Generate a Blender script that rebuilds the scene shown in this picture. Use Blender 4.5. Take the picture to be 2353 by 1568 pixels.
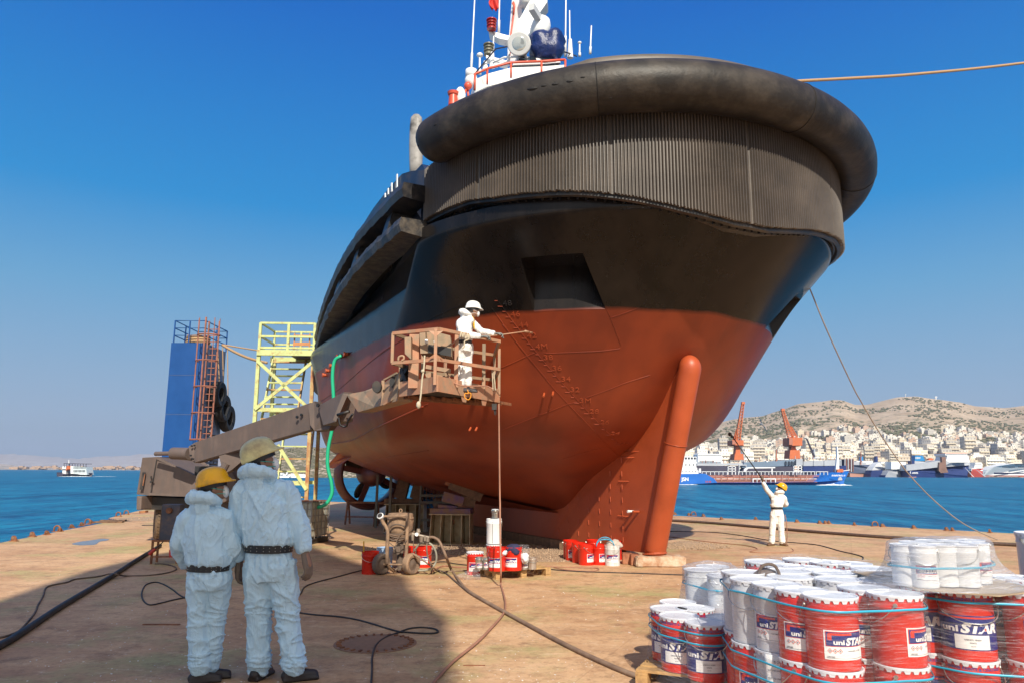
import bpy, bmesh, math, random
import numpy as np
from mathutils import Vector, Matrix, Euler, noise
from mathutils.bvhtree import BVHTree

for o in list(bpy.data.objects): bpy.data.objects.remove(o, do_unlink=True)
S = bpy.context.scene
COL = S.collection
R = math.radians
PI = math.pi
random.seed(7); RNG = np.random.RandomState(7)

# ---------------------------------------------------------------- camera
FPX, CX, CY, CZ = 1700., 1176., 784., 1.75      # focal length and centre for a picture 2352 px wide
PITCH = math.atan(296/1700.); ROLL = R(0.24)
cam = bpy.data.cameras.new('camera'); cam.lens = 36*FPX/2352; cam.sensor_width = 36
cam.clip_start = .1; cam.clip_end = 30000
camo = bpy.data.objects.new('camera', cam); COL.objects.link(camo); S.camera = camo
camo.matrix_world = Matrix.Translation((0, 0, CZ)) @ Matrix.Rotation(PI/2+PITCH, 4, 'X') @ Matrix.Rotation(ROLL, 4, 'Z')

# ---------------------------------------------------------------- sky and sun
SUN_AZ = R(11.); SUN_EL = R(39.)                # sun behind the camera, a little to the right
SUN_DIR = Vector((math.sin(SUN_AZ)*math.cos(SUN_EL), -math.cos(SUN_AZ)*math.cos(SUN_EL), math.sin(SUN_EL)))
W_ = bpy.data.worlds.new('World'); S.world = W_; W_.use_nodes = True
nt = W_.node_tree; nt.nodes.clear()
sky = nt.nodes.new('ShaderNodeTexSky'); sky.sky_type = 'NISHITA'; sky.sun_disc = False
sky.sun_elevation = SUN_EL; sky.sun_rotation = math.atan2(SUN_DIR.x, SUN_DIR.y)
sky.air_density = 1.0; sky.dust_density = 1.2; sky.ozone_density = 1.5; sky.altitude = 10
bg = nt.nodes.new('ShaderNodeBackground'); bg.inputs['Strength'].default_value = .125
wo = nt.nodes.new('ShaderNodeOutputWorld')
tc = nt.nodes.new('ShaderNodeTexCoord'); sx = nt.nodes.new('ShaderNodeSeparateXYZ'); nt.links.new(tc.outputs['Generated'], sx.inputs[0])
rp = nt.nodes.new('ShaderNodeValToRGB'); el = rp.color_ramp.elements       # deep polarised blue overhead, pale haze at the horizon
for i_, (p_, c_) in enumerate([(0., (.36, .47, .60)), (.06, (.33, .465, .64)), (.22, (.135, .385, .66)), (.33, (.012, .275, .67)), (.55, (.0, .140, .57)), (1., (.0, .09, .42))]):
    if i_ >= len(el): el.new(p_)
    el[i_].position = p_; el[i_].color = c_+(1,)
nt.links.new(sx.outputs[2], rp.inputs[0])
vm = nt.nodes.new('ShaderNodeVectorMath'); vm.operation = 'SCALE'; vm.inputs['Scale'].default_value = 1/.125/1.2; nt.links.new(rp.outputs[0], vm.inputs[0])
mxw = nt.nodes.new('ShaderNodeMix'); mxw.data_type = 'RGBA'; mxw.inputs[0].default_value = .985
nt.links.new(sky.outputs[0], mxw.inputs[6]); nt.links.new(vm.outputs[0], mxw.inputs[7])
# whitish glow around the sun, added behind the camera as fill light
nz = nt.nodes.new('ShaderNodeVectorMath'); nz.operation = 'NORMALIZE'; nt.links.new(tc.outputs['Generated'], nz.inputs[0])
dt = nt.nodes.new('ShaderNodeVectorMath'); dt.operation = 'DOT_PRODUCT'; nt.links.new(nz.outputs[0], dt.inputs[0]); dt.inputs[1].default_value = tuple(SUN_DIR)
mr = nt.nodes.new('ShaderNodeMapRange'); mr.interpolation_type = 'SMOOTHSTEP'; mr.inputs['From Min'].default_value = .25; mr.inputs['From Max'].default_value = 1.; nt.links.new(dt.outputs['Value'], mr.inputs['Value'])
au = nt.nodes.new('ShaderNodeMix'); au.data_type = 'RGBA'; nt.links.new(mr.outputs[0], au.inputs[0]); nt.links.new(mxw.outputs[2], au.inputs[6]); au.inputs[7].default_value = (5.6, 5.5, 5.4, 1)
nt.links.new(au.outputs[2], bg.inputs[0]); nt.links.new(bg.outputs[0], wo.inputs[0])
sl = bpy.data.lights.new('sun', 'SUN'); sl.energy = 5.0; sl.angle = R(.53); sl.color = (1, .93, .80)
so = bpy.data.objects.new('sun', sl); COL.objects.link(so); so.location = (20, -40, 60)
so.rotation_euler = SUN_DIR.to_track_quat('Z', 'Y').to_euler()
S.view_settings.view_transform = 'Standard'; S.view_settings.look = 'None'
S.view_settings.exposure = 0.25; S.view_settings.gamma = 1.0
try:
    S.cycles.transparent_max_bounces = 16; S.cycles.max_bounces = 8
except Exception: pass

# ---------------------------------------------------------------- picture point -> world point at a real depth or height
def ray(px, py):
    u = px-CX; v = py-CY; c, s = math.cos(ROLL), math.sin(ROLL)
    u, v = u*c+v*s, -u*s+v*c
    c, s = math.cos(PITCH), math.sin(PITCH)
    return np.array([u/FPX, c+v/FPX*s, s-v/FPX*c])
def atz(px, py, z=0.): d = ray(px, py); return Vector(np.array([0, 0, CZ])+d*((z-CZ)/d[2]))
def atY(px, py, Y): d = ray(px, py); return Vector(np.array([0, 0, CZ])+d*(Y/d[1]))

# ---------------------------------------------------------------- object helpers
def tag(o, label=None, cat=None, group=None, kind=None):
    if label: o['label'] = label
    if cat: o['category'] = cat
    if group: o['group'] = group
    if kind: o['kind'] = kind
    return o
def empty(name, loc, rz=0, label=None, cat=None, group=None):
    o = bpy.data.objects.new(name, None); COL.objects.link(o)
    o.location = loc; o.rotation_euler = (0, 0, rz); o.empty_display_size = .2
    return tag(o, label, cat, group)
def copy_tree(o, parent=None):
    c = o.copy(); COL.objects.link(c)
    if parent is not None: c.parent = parent
    for ch in list(o.children): copy_tree(ch, c)
    return c
def link_mesh(name, me, mats, parent=None, smooth=False, loc=None, world=False):
    o = bpy.data.objects.new(name, me); COL.objects.link(o)
    for m in (mats if isinstance(mats, (list, tuple)) else [mats]): me.materials.append(m)
    if smooth is True: me.shade_smooth()
    elif smooth:
        me.shade_smooth()
        try: me.set_sharp_from_angle(angle=smooth)
        except Exception: pass
    if parent is not None:
        o.parent = parent
        if world:   # vertices given in world space
            bpy.context.view_layer.update() if False else None
            M = Matrix.LocRotScale(parent.location, parent.rotation_euler, parent.scale)
            p = parent.parent
            while p is not None:
                M = Matrix.LocRotScale(p.location, p.rotation_euler, p.scale) @ M; p = p.parent
            me.transform(M.inverted())
    if loc is not None: o.location = loc
    return o
def frame(d):
    d = Vector(d).normalized(); u = d.cross(Vector((0, 0, 1)))
    if u.length < 1e-4: u = Vector((1, 0, 0))
    u.normalize(); return d, u, u.cross(d).normalized()
class MB:
    def __init__(s): s.v = []; s.f = []; s.m = []
    def add(s, vs, fs, m=0):
        b = len(s.v); s.v += [tuple(v) for v in vs]
        s.f += [tuple(b+i for i in f) for f in fs]; s.m += [m]*len(fs); return s
    def box(s, c, d, rz=0, m=0, M=None, taper=1.):
        x, y, z = d[0]/2, d[1]/2, d[2]/2; P = []
        for sz in (-1, 1):
            k = taper if sz > 0 else 1
            for sx, sy in ((-1, -1), (1, -1), (1, 1), (-1, 1)): P.append(Vector((sx*x*k, sy*y*k, sz*z)))
        if M is not None: P = [M @ p for p in P]
        elif rz: r = Matrix.Rotation(rz, 3, 'Z'); P = [r @ p for p in P]
        c = Vector(c); P = [p+c for p in P]
        return s.add(P, [(0, 3, 2, 1), (4, 5, 6, 7), (0, 1, 5, 4), (1, 2, 6, 5), (2, 3, 7, 6), (3, 0, 4, 7)], m)
    def bar(s, a, b, w, h=None, m=0):      # rectangular bar from a to b
        h = h or w; a = Vector(a); b = Vector(b); d, u, n = frame(b-a); P = []
        for p in (a, b):
            for i, j in ((-1, -1), (1, -1), (1, 1), (-1, 1)): P.append(p+u*(i*w/2)+n*(j*h/2))
        return s.add(P, [(0, 3, 2, 1), (4, 5, 6, 7), (0, 1, 5, 4), (1, 2, 6, 5), (2, 3, 7, 6), (3, 0, 4, 7)], m)
    def tube(s, pts, r, n=8, m=0, caps=True, closed=False):
        pts = [Vector(p) for p in pts]; N = len(pts)
        rr = r if hasattr(r, '__len__') else [r]*N; V = []
        d0, u, w = frame(pts[1]-pts[0])
        for i, p in enumerate(pts):
            if closed: t = pts[(i+1) % N]-pts[i-1]
            else: t = pts[min(i+1, N-1)]-pts[max(i-1, 0)]
            t.normalize()
            u = (u-t*u.dot(t))
            if u.length < 1e-5: u = frame(t)[1]
            u.normalize(); w = t.cross(u)
            for k in range(n):
                a = 2*PI*k/n; V.append(p+(u*math.cos(a)+w*math.sin(a))*rr[i])
        F = []
        for i in range(N if closed else N-1):
            j = (i+1) % N
            for k in range(n): F.append((i*n+k, i*n+(k+1) % n, j*n+(k+1) % n, j*n+k))
        if caps and not closed: F.append(tuple(range(n))[::-1]); F.append(tuple((N-1)*n+k for k in range(n)))
        return s.add(V, F, m)
    def cyl(s, a, b, r, r2=None, n=16, m=0): return s.tube([a, b], [r, r if r2 is None else r2], n, m)
    def lathe(s, prof, c=(0, 0, 0), n=24, m=0, M=None):   # prof list of (r, z)
        V = []; F = []; c = Vector(c)
        for r, z in prof:
            for k in range(n):
                a = 2*PI*k/n; p = Vector((r*math.cos(a), r*math.sin(a), z))
                if M is not None: p = M @ p
                V.append(p+c)
        for i in range(len(prof)-1):
            for k in range(n): F.append((i*n+k, i*n+(k+1) % n, (i+1)*n+(k+1) % n, (i+1)*n+k))
        if prof[0][0] > 1e-6: F.append(tuple(range(n))[::-1])
        if prof[-1][0] > 1e-6: F.append(tuple((len(prof)-1)*n+k for k in range(n)))
        return s.add(V, F, m)
    def loft(s, rings, m=0, close=True, caps=True):
        n = len(rings[0]); V = [p for r in rings for p in r]; F = []
        for i in range(len(rings)-1):
            for k in range(n if close else n-1): F.append((i*n+k, i*n+(k+1) % n, (i+1)*n+(k+1) % n, (i+1)*n+k))
        if caps: F.append(tuple(range(n))[::-1]); F.append(tuple((len(rings)-1)*n+k for k in range(n)))
        return s.add(V, F, m)
    def prism(s, poly, dv, m=0):           # polygon (3d points) extruded by the vector dv
        n = len(poly); P = [Vector(p) for p in poly]; dv = Vector(dv)
        return s.add(P+[p+dv for p in P], [tuple(range(n))[::-1], tuple(range(n, 2*n))]+[(k, (k+1) % n, n+(k+1) % n, n+k) for k in range(n)], m)
    def ball(s, c, r, n=12, m=0, sc=(1, 1, 1), M=None):
        pr = [(max(1e-4, math.sin(PI*i/(n//2)))*r if 0 < i < n//2 else 1e-4, -math.cos(PI*i/(n//2))*r) for i in range(n//2+1)]
        V = []; F = []; c = Vector(c)
        for rr, z in pr:
            for k in range(n):
                a = 2*PI*k/n; p = Vector((rr*math.cos(a)*sc[0], rr*math.sin(a)*sc[1], z*sc[2]))
                if M is not None: p = M @ p
                V.append(p+c)
        for i in range(len(pr)-1):
            for k in range(n): F.append((i*n+k, i*n+(k+1) % n, (i+1)*n+(k+1) % n, (i+1)*n+k))
        return s.add(V, F, m)
    def mesh(s, name, fix=True):
        me = bpy.data.meshes.new(name); me.from_pydata(s.v, [], s.f)
        me.polygons.foreach_set('material_index', s.m)
        if fix:
            b = bmesh.new(); b.from_mesh(me); bmesh.ops.recalc_face_normals(b, faces=b.faces); b.to_mesh(me); b.free()
        me.update(); return me
    def build(s, name, mats, parent=None, smooth=R(35), world=False, loc=None, bevel=0, fix=True):
        me = s.mesh(name, fix)
        if bevel:
            b = bmesh.new(); b.from_mesh(me)
            es = [e for e in b.edges if len(e.link_faces) == 2 and e.calc_face_angle(0) > R(50)]
            bmesh.ops.bevel(b, geom=es, offset=bevel, segments=2, affect='EDGES', profile=.7); b.to_mesh(me); b.free()
        return link_mesh(name, me, mats, parent, smooth, loc, world)
def spline(P, n=8, closed=False):
    P = [Vector(p) for p in P]; N = len(P); out = []
    rng = range(N if closed else N-1)
    for i in rng:
        if closed: a, b, c, d = P[i-1], P[i], P[(i+1) % N], P[(i+2) % N]
        else: a, b, c, d = P[max(i-1, 0)], P[i], P[i+1], P[min(i+2, N-1)]
        for k in range(n):
            t = k/n; out.append(.5*((2*b)+(c-a)*t+(2*a-5*b+4*c-d)*t*t+(3*b-a-3*c+d)*t**3))
    if not closed: out.append(P[-1])
    return out

# ---------------------------------------------------------------- materials
class NT:
    def __init__(s, name):
        s.m = bpy.data.materials.new(name); s.m.use_nodes = True; s.t = s.m.node_tree; s.b = s.t.nodes['Principled BSDF']; s.out = s.t.nodes['Material Output']
    def n(s, typ, **kw):
        x = s.t.nodes.new('ShaderNode'+typ)
        for k, v in kw.items():
            if k[0] == '_': setattr(x, k[1:], v)
            else: x.inputs[k.replace('__', ' ')].default_value = v
        return x
    def l(s, a, b): s.t.links.new(a, b)
    def co(s, sc=None, kind='Object'):
        c = s.n('TexCoord').outputs[kind]
        if sc is not None:
            mp = s.n('Mapping'); mp.inputs['Scale'].default_value = sc; s.l(c, mp.inputs[0]); return mp.outputs[0]
        return c
    def pos(s): return s.n('NewGeometry').outputs['Position']
    def mapn(s, src, sc, rot=(0, 0, 0)):
        mp = s.n('Mapping'); mp.inputs['Scale'].default_value = sc; mp.inputs['Rotation'].default_value = rot; s.l(src, mp.inputs[0]); return mp.outputs[0]
    def noise(s, src, scale, detail=4, rough=.55, dist=0):
        x = s.n('TexNoise', Scale=scale, Detail=detail, Roughness=rough, Distortion=dist); s.l(src, x.inputs['Vector']); return x.outputs['Fac']
    def ramp(s, src, stops, interp='LINEAR'):
        x = s.n('ValToRGB'); e = x.color_ramp.elements; x.color_ramp.interpolation = interp
        for i, (p, c) in enumerate(stops):
            if i >= len(e): e.new(p)
            e[i].position = p; e[i].color = (c, c, c, 1) if not hasattr(c, '__len__') else tuple(c)+(1,)
        s.l(src, x.inputs[0]); return x.outputs[0]
    def mix(s, fac, a, b, typ='MIX'):
        x = s.n('Mix', _data_type='RGBA', _blend_type=typ)
        if isinstance(fac, (int, float)): x.inputs[0].default_value = fac
        else: s.l(fac, x.inputs[0])
        for v, i in ((a, 6), (b, 7)):
            if isinstance(v, (tuple, list)): x.inputs[i].default_value = tuple(v)[:3]+(1,)
            else: s.l(v, x.inputs[i])
        return x.outputs[2]
    def math(s, op, a, b=None, c=None, clamp=False):
        x = s.n('Math', _operation=op); x.use_clamp = clamp
        for i, v in enumerate((a, b, c)):
            if v is None: continue
            if isinstance(v, (int, float)): x.inputs[i].default_value = v
            else: s.l(v, x.inputs[i])
        return x.outputs[0]
    def bump(s, h, st=.3, d=.01, prev=None):
        x = s.n('Bump', Strength=st, Distance=d); s.l(h, x.inputs['Height'])
        if prev is not None: s.l(prev, x.inputs['Normal'])
        return x.outputs[0]
    def set(s, **kw):
        for k, v in kw.items():
            i = s.b.inputs[{'col': 'Base Color', 'rough': 'Roughness', 'metal': 'Metallic', 'nor': 'Normal', 'spec': 'Specular IOR Level', 'alpha': 'Alpha', 'trans': 'Transmission Weight', 'coat': 'Coat Weight', 'ior': 'IOR'}[k]]
            if isinstance(v, (int, float)): i.default_value = v
            elif isinstance(v, (tuple, list)): i.default_value = tuple(v)[:3]+(1,)
            else: s.l(v, i)
        return s
def paint(name, col, rough=.45, metal=0, var=.25, vs=3., dirt=None, damt=.35, ds=2.2, bump=.12, bs=40., bd=.004, spec=.5, streak=False):
    """plain painted or worn surface: colour variation, optional dirt patches, fine bump"""
    t = NT(name); p = t.co()
    n1 = t.noise(p, vs, 6, .6)
    c = t.mix(t.ramp(n1, [(.3, 0.), (.7, 1.)]), tuple(max(0, x*(1-var)) for x in col), tuple(min(1, x*(1+var*.6)) for x in col))
    rg = t.math('MULTIPLY_ADD', n1, .25, rough-.12)
    if dirt:
        q = t.mapn(p, (1, 1, .18)) if streak else p
        n2 = t.noise(q, ds*(3 if streak else 1), 9, .68)
        d = t.ramp(n2, [(.62-damt*.45, 0.), (.78-damt*.3, 1.)])
        c = t.mix(d, c, dirt)
    t.set(col=c, rough=rg, metal=metal, spec=spec)
    if bump:
        t.set(nor=t.bump(t.noise(p, bs, 5, .6), bump, bd))
    return t.m
# ================================================================ SETTING
# -- deck
t = NT('rusty_deck'); P_ = t.pos()
big = t.noise(P_, .22, 5, .6); mid = t.noise(P_, 1.1, 8, .68); fine = t.noise(P_, 14, 8, .75); strk = t.noise(t.mapn(P_, (.6, 1.3, 1), (0, 0, .35)), 1.6, 7, .65)
c = t.mix(t.ramp(mid, [(.3, 0.), (.72, 1.)]), (.38, .195, .095), (.64, .39, .21))
c = t.mix(t.ramp(big, [(.42, 0.), (.62, 1.)]), c, (.62, .39, .215))
c = t.mix(t.math('MULTIPLY', t.ramp(strk, [(.5, 0.), (.7, 1.)]), .55), c, (.36, .20, .11))
grn = t.noise(t.mapn(P_, (1, 1, 1)), .5, 7, .7)
c = t.mix(t.math('MULTIPLY', t.ramp(grn, [(.50, 0.), (.64, 1.)]), .75), c, (.36, .34, .14))
dk = t.noise(P_, 2.7, 9, .8)
c = t.mix(t.math('MULTIPLY', t.ramp(dk, [(.52, 0.), (.66, 1.)]), .7), c, (.19, .105, .06))
st2_ = t.noise(t.mapn(P_, (.8, 1.2, 1), (0, 0, R(8))), 2.4, 8, .75)
c = t.mix(t.math('MULTIPLY', t.ramp(st2_, [(.52, 0.), (.62, 1.)]), .45), c, (.30, .15, .075))
st3_ = t.noise(t.mapn(P_, (.8, 1.3, 1), (0, 0, R(14))), 5., 7, .75)
c = t.mix(t.math('MULTIPLY', t.ramp(st3_, [(.55, 0.), (.66, 1.)]), .5), c, (.72, .52, .34))
c = t.mix(t.math('MULTIPLY', t.ramp(fine, [(.3, 1.), (.5, 0.)]), .5), c, (.16, .075, .035))
# pale grit patches and white paint flecks
vor = t.n('TexVoronoi', Scale=16.); t.l(P_, vor.inputs['Vector'])
gm = t.ramp(t.noise(P_, .55, 5, .7), [(.5, 0.), (.62, 1.)])
fl = t.math('MULTIPLY', t.ramp(vor.outputs['Distance'], [(.1, 1.), (.16, 0.)]), t.ramp(t.noise(P_, 5, 3, .6), [(.5, 0.), (.62, 1.)]))
c = t.mix(t.math('MULTIPLY', fl, .75), c, (.72, .68, .62))
gr = t.math('MULTIPLY', t.ramp(t.noise(P_, 55, 3, .7), [(.55, 0.), (.62, 1.)]), gm)
c = t.mix(t.math('MULTIPLY', gr, .5), c, (.62, .5, .38))
# plate seams
sep = t.n('SeparateXYZ'); t.l(t.mapn(P_, (1, 1, 1), (0, 0, R(24))), sep.inputs[0])
def seam(src, per, w):
    f = t.math('PINGPONG', src, per/2); return t.math('LESS_THAN', f, w)
sm_ = t.math('MAXIMUM', seam(sep.outputs[0], 2.2, .007), seam(sep.outputs[1], 6.1, .008))
c = t.mix(t.math('MULTIPLY', sm_, .22), c, (.25, .12, .06))
t.set(col=c, rough=t.math('MULTIPLY_ADD', mid, .3, .55), spec=.3)
b1 = t.bump(mid, .25, .03); b2 = t.bump(t.noise(P_, 60, 5, .75), .35, .006, b1); b3 = t.bump(sm_, .4, .006, b2)
t.set(nor=b3)
M_deck = t.m
M_dockside = paint('dock_side', (.05, .08, .2), .6, var=.4, dirt=(.2, .09, .05), damt=.5)
DECK = [atz(2352, 1225), atz(1550, 1183)]
deck_poly = [Vector((60, -25, 0)), Vector((60, -19.5, 0)), atz(2900, 1253.5), atz(2352, 1225), atz(1550, 1183), atz(1290, 1172), atz(760, 1151), atz(560, 1146)+Vector((-6, 1.5, 0)),
    atz(322, 1171)+Vector((-.6, 3, 0)), atz(322, 1171), atz(249, 1189), atz(306, 1195.5), atz(236, 1200), atz(0, 1245.5), atz(-900, 1425), Vector((-9, -25, 0))]
deck_poly[1] = Vector((60, atz(2352, 1225).y-40, 0)); deck_poly[2] = Vector((30, 8.5, 0))
mb = MB(); n = len(deck_poly); mb.add(deck_poly, [tuple(range(n))])
mb.add(deck_poly+[p-Vector((0, 0, 2.6)) for p in deck_poly], [(k, (k+1) % n, n+(k+1) % n, n+k) for k in range(n)], 1)
me = mb.mesh('deck'); b = bmesh.new(); b.from_mesh(me); bmesh.ops.remove_doubles(b, verts=b.verts, dist=1e-4); bmesh.ops.recalc_face_normals(b, faces=b.faces)
for f in b.faces:
    if f.material_index == 0 and f.normal.z < 0: bmesh.ops.reverse_faces(b, faces=list(b.faces)); break
b.to_mesh(me); b.free()
tag(link_mesh('dock_deck', me, [M_deck, M_dockside]), kind='structure')

# -- water
t = NT('sea'); P_ = t.pos()
n1 = t.noise(t.mapn(P_, (.7, 1.6, 1), (0, 0, R(-12))), .9, 5, .62, .4)
n2 = t.noise(t.mapn(P_, (.5, 1.5, 1), (0, 0, R(10))), .16, 4, .55)
n3 = t.noise(t.mapn(P_, (.18, 1., 1)), .012, 4, .6)
c = t.mix(t.ramp(n1, [(.38, 0.), (.62, 1.)]), (.0, .040, .125), (.006, .145, .30))
c = t.mix(t.math('MULTIPLY', t.ramp(n3, [(.45, 0.), (.6, 1.)]), .35), c, (.010, .13, .25))
n5 = t.noise(t.mapn(P_, (.10, .9, 1), (0, 0, R(4))), .10, 5, .7)
c = t.mix(t.math('MULTIPLY', t.ramp(n5, [(.48, 0.), (.62, 1.)]), .5), c, (.001, .035, .12))
rip = t.noise(t.mapn(P_, (.55, .085, 1), (0, 0, R(3))), 1., 8, .78, .3)
c = t.mix(t.ramp(rip, [(.44, 0.), (.58, .85)]), c, (.010, .20, .34))
rip2 = t.noise(t.mapn(P_, (.16, .022, 1), (0, 0, R(-2))), 1., 7, .78, .3)
c = t.mix(t.ramp(rip2, [(.50, 0.), (.62, .75)]), c, (.0, .035, .11))
t.set(col=c, rough=.36, ior=1.33, spec=.12)
t.set(nor=t.bump(n1, .9, .35, t.bump(n2, .8, 1.2)))
M_sea = t.m
mb = MB(); mb.add([(-9000, -60, -2.5), (9000, -60, -2.5), (9000, 9000, -2.5), (-9000, 9000, -2.5)], [(0, 1, 2, 3)])
tag(mb.build('sea_water', M_sea, smooth=False), kind='structure')

# -- hills
def hill_mat(name, rock, rock2, scrub, sc=1., thr=.5):
    t = NT(name); P_ = t.pos()
    n1 = t.noise(P_, .012*sc, 8, .65); n2 = t.noise(P_, .06*sc, 6, .7); n3 = t.noise(P_, .02*sc, 6, .75)
    c = t.mix(t.ramp(n1, [(.35, 0.), (.65, 1.)]), rock, rock2)
    sepz = t.n('SeparateXYZ'); t.l(P_, sepz.inputs[0])
    hz = t.math('MULTIPLY_ADD', sepz.outputs[2], -.0006/sc, .04)
    m = t.ramp(t.math('ADD', t.math('MULTIPLY_ADD', n2, .55, t.math('MULTIPLY', n3, .45)), hz), [(thr, 0.), (thr+.035, 1.)])
    c = t.mix(t.math('MULTIPLY', m, .9), c, scrub)
    t.set(col=c, rough=.95, spec=.1); t.set(nor=t.bump(n2, .7, 4.)); return t.m
M_hill = hill_mat('dry_hillside', (.36, .27, .19), (.50, .40, .30), (.10, .115, .065))
Z2 = lambda x, y: ((2250+x/1.938)/1.4728, (1300+y/1.938)/1.4728)
ridge = [(1180, 1068), (1300, 1060), (1500, 1030)]+[Z2(*p) for p in [(330, 250), (420, 228), (500, 215), (620, 205), (690, 180), (760, 160), (850, 125), (1000, 110), (1080, 98), (1140, 100), (1220, 130), (1300, 130), (1400, 105), (1500, 80), (1620, 75), (1700, 88), (1800, 100), (1900, 115), (2000, 140), (2100, 145), (2180, 152), (2250, 145), (2353, 130)]]+[(2450, 925), (2600, 950), (2900, 990), (3300, 1010)]
SH_Y, RG_Y = 730., 2300.
def ridge_z(px):
    for i in range(len(ridge)-1):
        if ridge[i][0] <= px <= ridge[i+1][0]:
            k = (px-ridge[i][0])/(ridge[i+1][0]-ridge[i][0]); y = ridge[i][1]*(1-k)+ridge[i+1][1]*k
            return atY(px, y, RG_Y).z
    return atY(ridge[0][0] if px < ridge[0][0] else ridge[-1][0], ridge[0][1] if px < ridge[0][0] else ridge[-1][1], RG_Y).z
def hill_h(X, Y):        # terrain height right of the ship
    px = CX+X/Y*FPX*.9855
    k = (Y-SH_Y)/(RG_Y-SH_Y)
    if k < 0: return -2.4+k*200
    zr = ridge_z(px+2); nz = noise.fractal(Vector((X*.004, Y*.004, 3.)), .8, 2., 5)
    if k <= 1:
        prof = .42*k+.58*k**1.9
        z = -2.4+4*min(1, k*40)+(zr)*prof+nz*16*k*(1-k)*2
        return z+noise.noise(Vector((X*.03, Y*.03, 0)))*2.5*min(1, k*6)*(1-.6*k)
    return zr*(1-.25*(k-1))-(k-1)*(k-1)*200
mb = MB(); NX, NY = 260, 80; V = []
for j in range(NY+1):
    k = -.01+1.35*j/NY; Y = SH_Y+(RG_Y-SH_Y)*k
    for i in range(NX+1):
        px = 1150+2200*i/NX; X = (px-CX)/FPX/.9855*Y; V.append((X, Y, hill_h(X, Y)))
F = [(j*(NX+1)+i, j*(NX+1)+i+1, (j+1)*(NX+1)+i+1, (j+1)*(NX+1)+i) for j in range(NY) for i in range(NX)]
mb.add(V, F); tag(mb.build('hills', M_hill, smooth=True, fix=False), kind='structure')
# low scrubby headland seen under the stern
M_head = hill_mat('headland', (.42, .33, .24), (.55, .47, .38), (.13, .13, .08), 6., .49)
hr = [(505, 1086), (530, 1072), (557, 1052), (612, 1034), (660, 1029), (712, 1025), (770, 1028), (830, 1024), (900, 1030), (980, 1045), (1060, 1070), (1100, 1086)]
mb = MB(); V = []; NX, NY = 120, 24
for j in range(NY+1):
    k = j/NY; Y = 420+140*k
    for i in range(NX+1):
        px = 505+595*i/NX
        for a_, b_ in zip(hr[:-1], hr[1:]):
            if a_[0] <= px <= b_[0]+.01: y = a_[1]+(b_[1]-a_[1])*(px-a_[0])/(b_[0]-a_[0])
        zr = atY(px, y, 560).z; X = (px-CX)/FPX/.9855*Y
        z = -3+(zr+3)*(k**.8)+noise.fractal(Vector((X*.05, Y*.05, 1)), .8, 2, 4)*2.2*math.sin(PI*min(1, k*.9+.1))
        V.append((X, Y, z))
mb.add(V, [(j*(NX+1)+i, j*(NX+1)+i+1, (j+1)*(NX+1)+i+1, (j+1)*(NX+1)+i) for j in range(NY) for i in range(NX)])
tag(mb.build('headland', M_head, smooth=True, fix=False), kind='structure')
# far coast on the left
M_far = hill_mat('far_coast', (.34, .28, .24), (.5, .45, .42), (.17, .17, .14), .6, .55)
def coast(name, prof, Y, thick, mat):
    mb = MB(); V = []; NX = 160
    for j in range(7):
        k = j/6
        for i in range(NX+1):
            px = prof[0][0]+(prof[-1][0]-prof[0][0])*i/NX
            for a_, b_ in zip(prof[:-1], prof[1:]):
                if a_[0] <= px <= b_[0]+.01: y = a_[1]+(b_[1]-a_[1])*(px-a_[0])/(b_[0]-a_[0])
            zr = atY(px, y, Y).z; X = (px-CX)/FPX/.9855*(Y+thick*k)
            V.append((X, Y+thick*k, -3+(zr+3)*math.sin(PI/2*k)*(1+.12*noise.noise(Vector((X*.01, k*3, 0))))))
    mb.add(V, [(j*(NX+1)+i, j*(NX+1)+i+1, (j+1)*(NX+1)+i+1, (j+1)*(NX+1)+i) for j in range(6) for i in range(NX)])
    return tag(mb.build(name, mat, smooth=True, fix=False), kind='structure')
coast('near_coast', [(-400, 1050), (-60, 1056), (0, 1059), (40, 1062), (80, 1068), (130, 1071), (180, 1073), (260, 1070), (330, 1073), (420, 1074), (520, 1073)], 3200, 900, M_far)
coast('far_hills', [(-500, 1030), (-100, 1040), (40, 1034), (120, 1040), (200, 1048), (260, 1042), (380, 1034), (520, 1040), (650, 1020), (800, 1030), (1000, 1050)], 11000, 2500, M_far)
# ================================================================ SLAB BEHIND THE CAMERA (added out of view, shaped to shade the foreground)
def shade_pt(px, py, Yc):     # point on the slab outline whose shadow falls at this spot of the deck
    G = atz(px, py, 0); h = math.hypot(SUN_DIR.x, SUN_DIR.y); t_ = (G.y-Yc)/(-SUN_DIR.y/h)
    return Vector((G.x+SUN_DIR.x/h*t_, Yc, t_*SUN_DIR.z/h))
YC = -11.
cr = empty('shadow_slab', (0, YC, 0), 0, 'tall blue slab on legs added out of view behind the camera to shade the near deck', 'shadow caster')
edge_ = [(1045, 1640), (1043, 1560), (1036, 1470), (1028, 1415), (985, 1388), (945, 1350), (935, 1322), (885, 1316), (860, 1302), (800, 1285), (740, 1262), (700, 1247), (640, 1246), (560, 1250), (420, 1262), (350, 1273), (240, 1300), (110, 1344), (0, 1386), (-160, 1448), (-400, 1560), (-520, 1640)]
mb = MB(); pl = [shade_pt(x, y, YC) for x, y in edge_]
zlow = min(p.z for p in pl)-3; pl = [Vector((pl[0].x, YC, zlow))]+pl+[Vector((pl[-1].x, YC, zlow))]
M_slab = paint('slab_blue', (.10, .16, .28), .5, var=.2)
mb.prism([Vector((p.x, 0, p.z)) for p in pl], (0, -.6, 0)); mb.build('shade_panel', M_slab, cr, False)
for x in (-9., -4.): mb = MB(); mb.bar((x, -.3, 0), (x, -.3, zlow+1), .6); mb.build('leg', M_slab, cr, False)
mb = MB()
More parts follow.
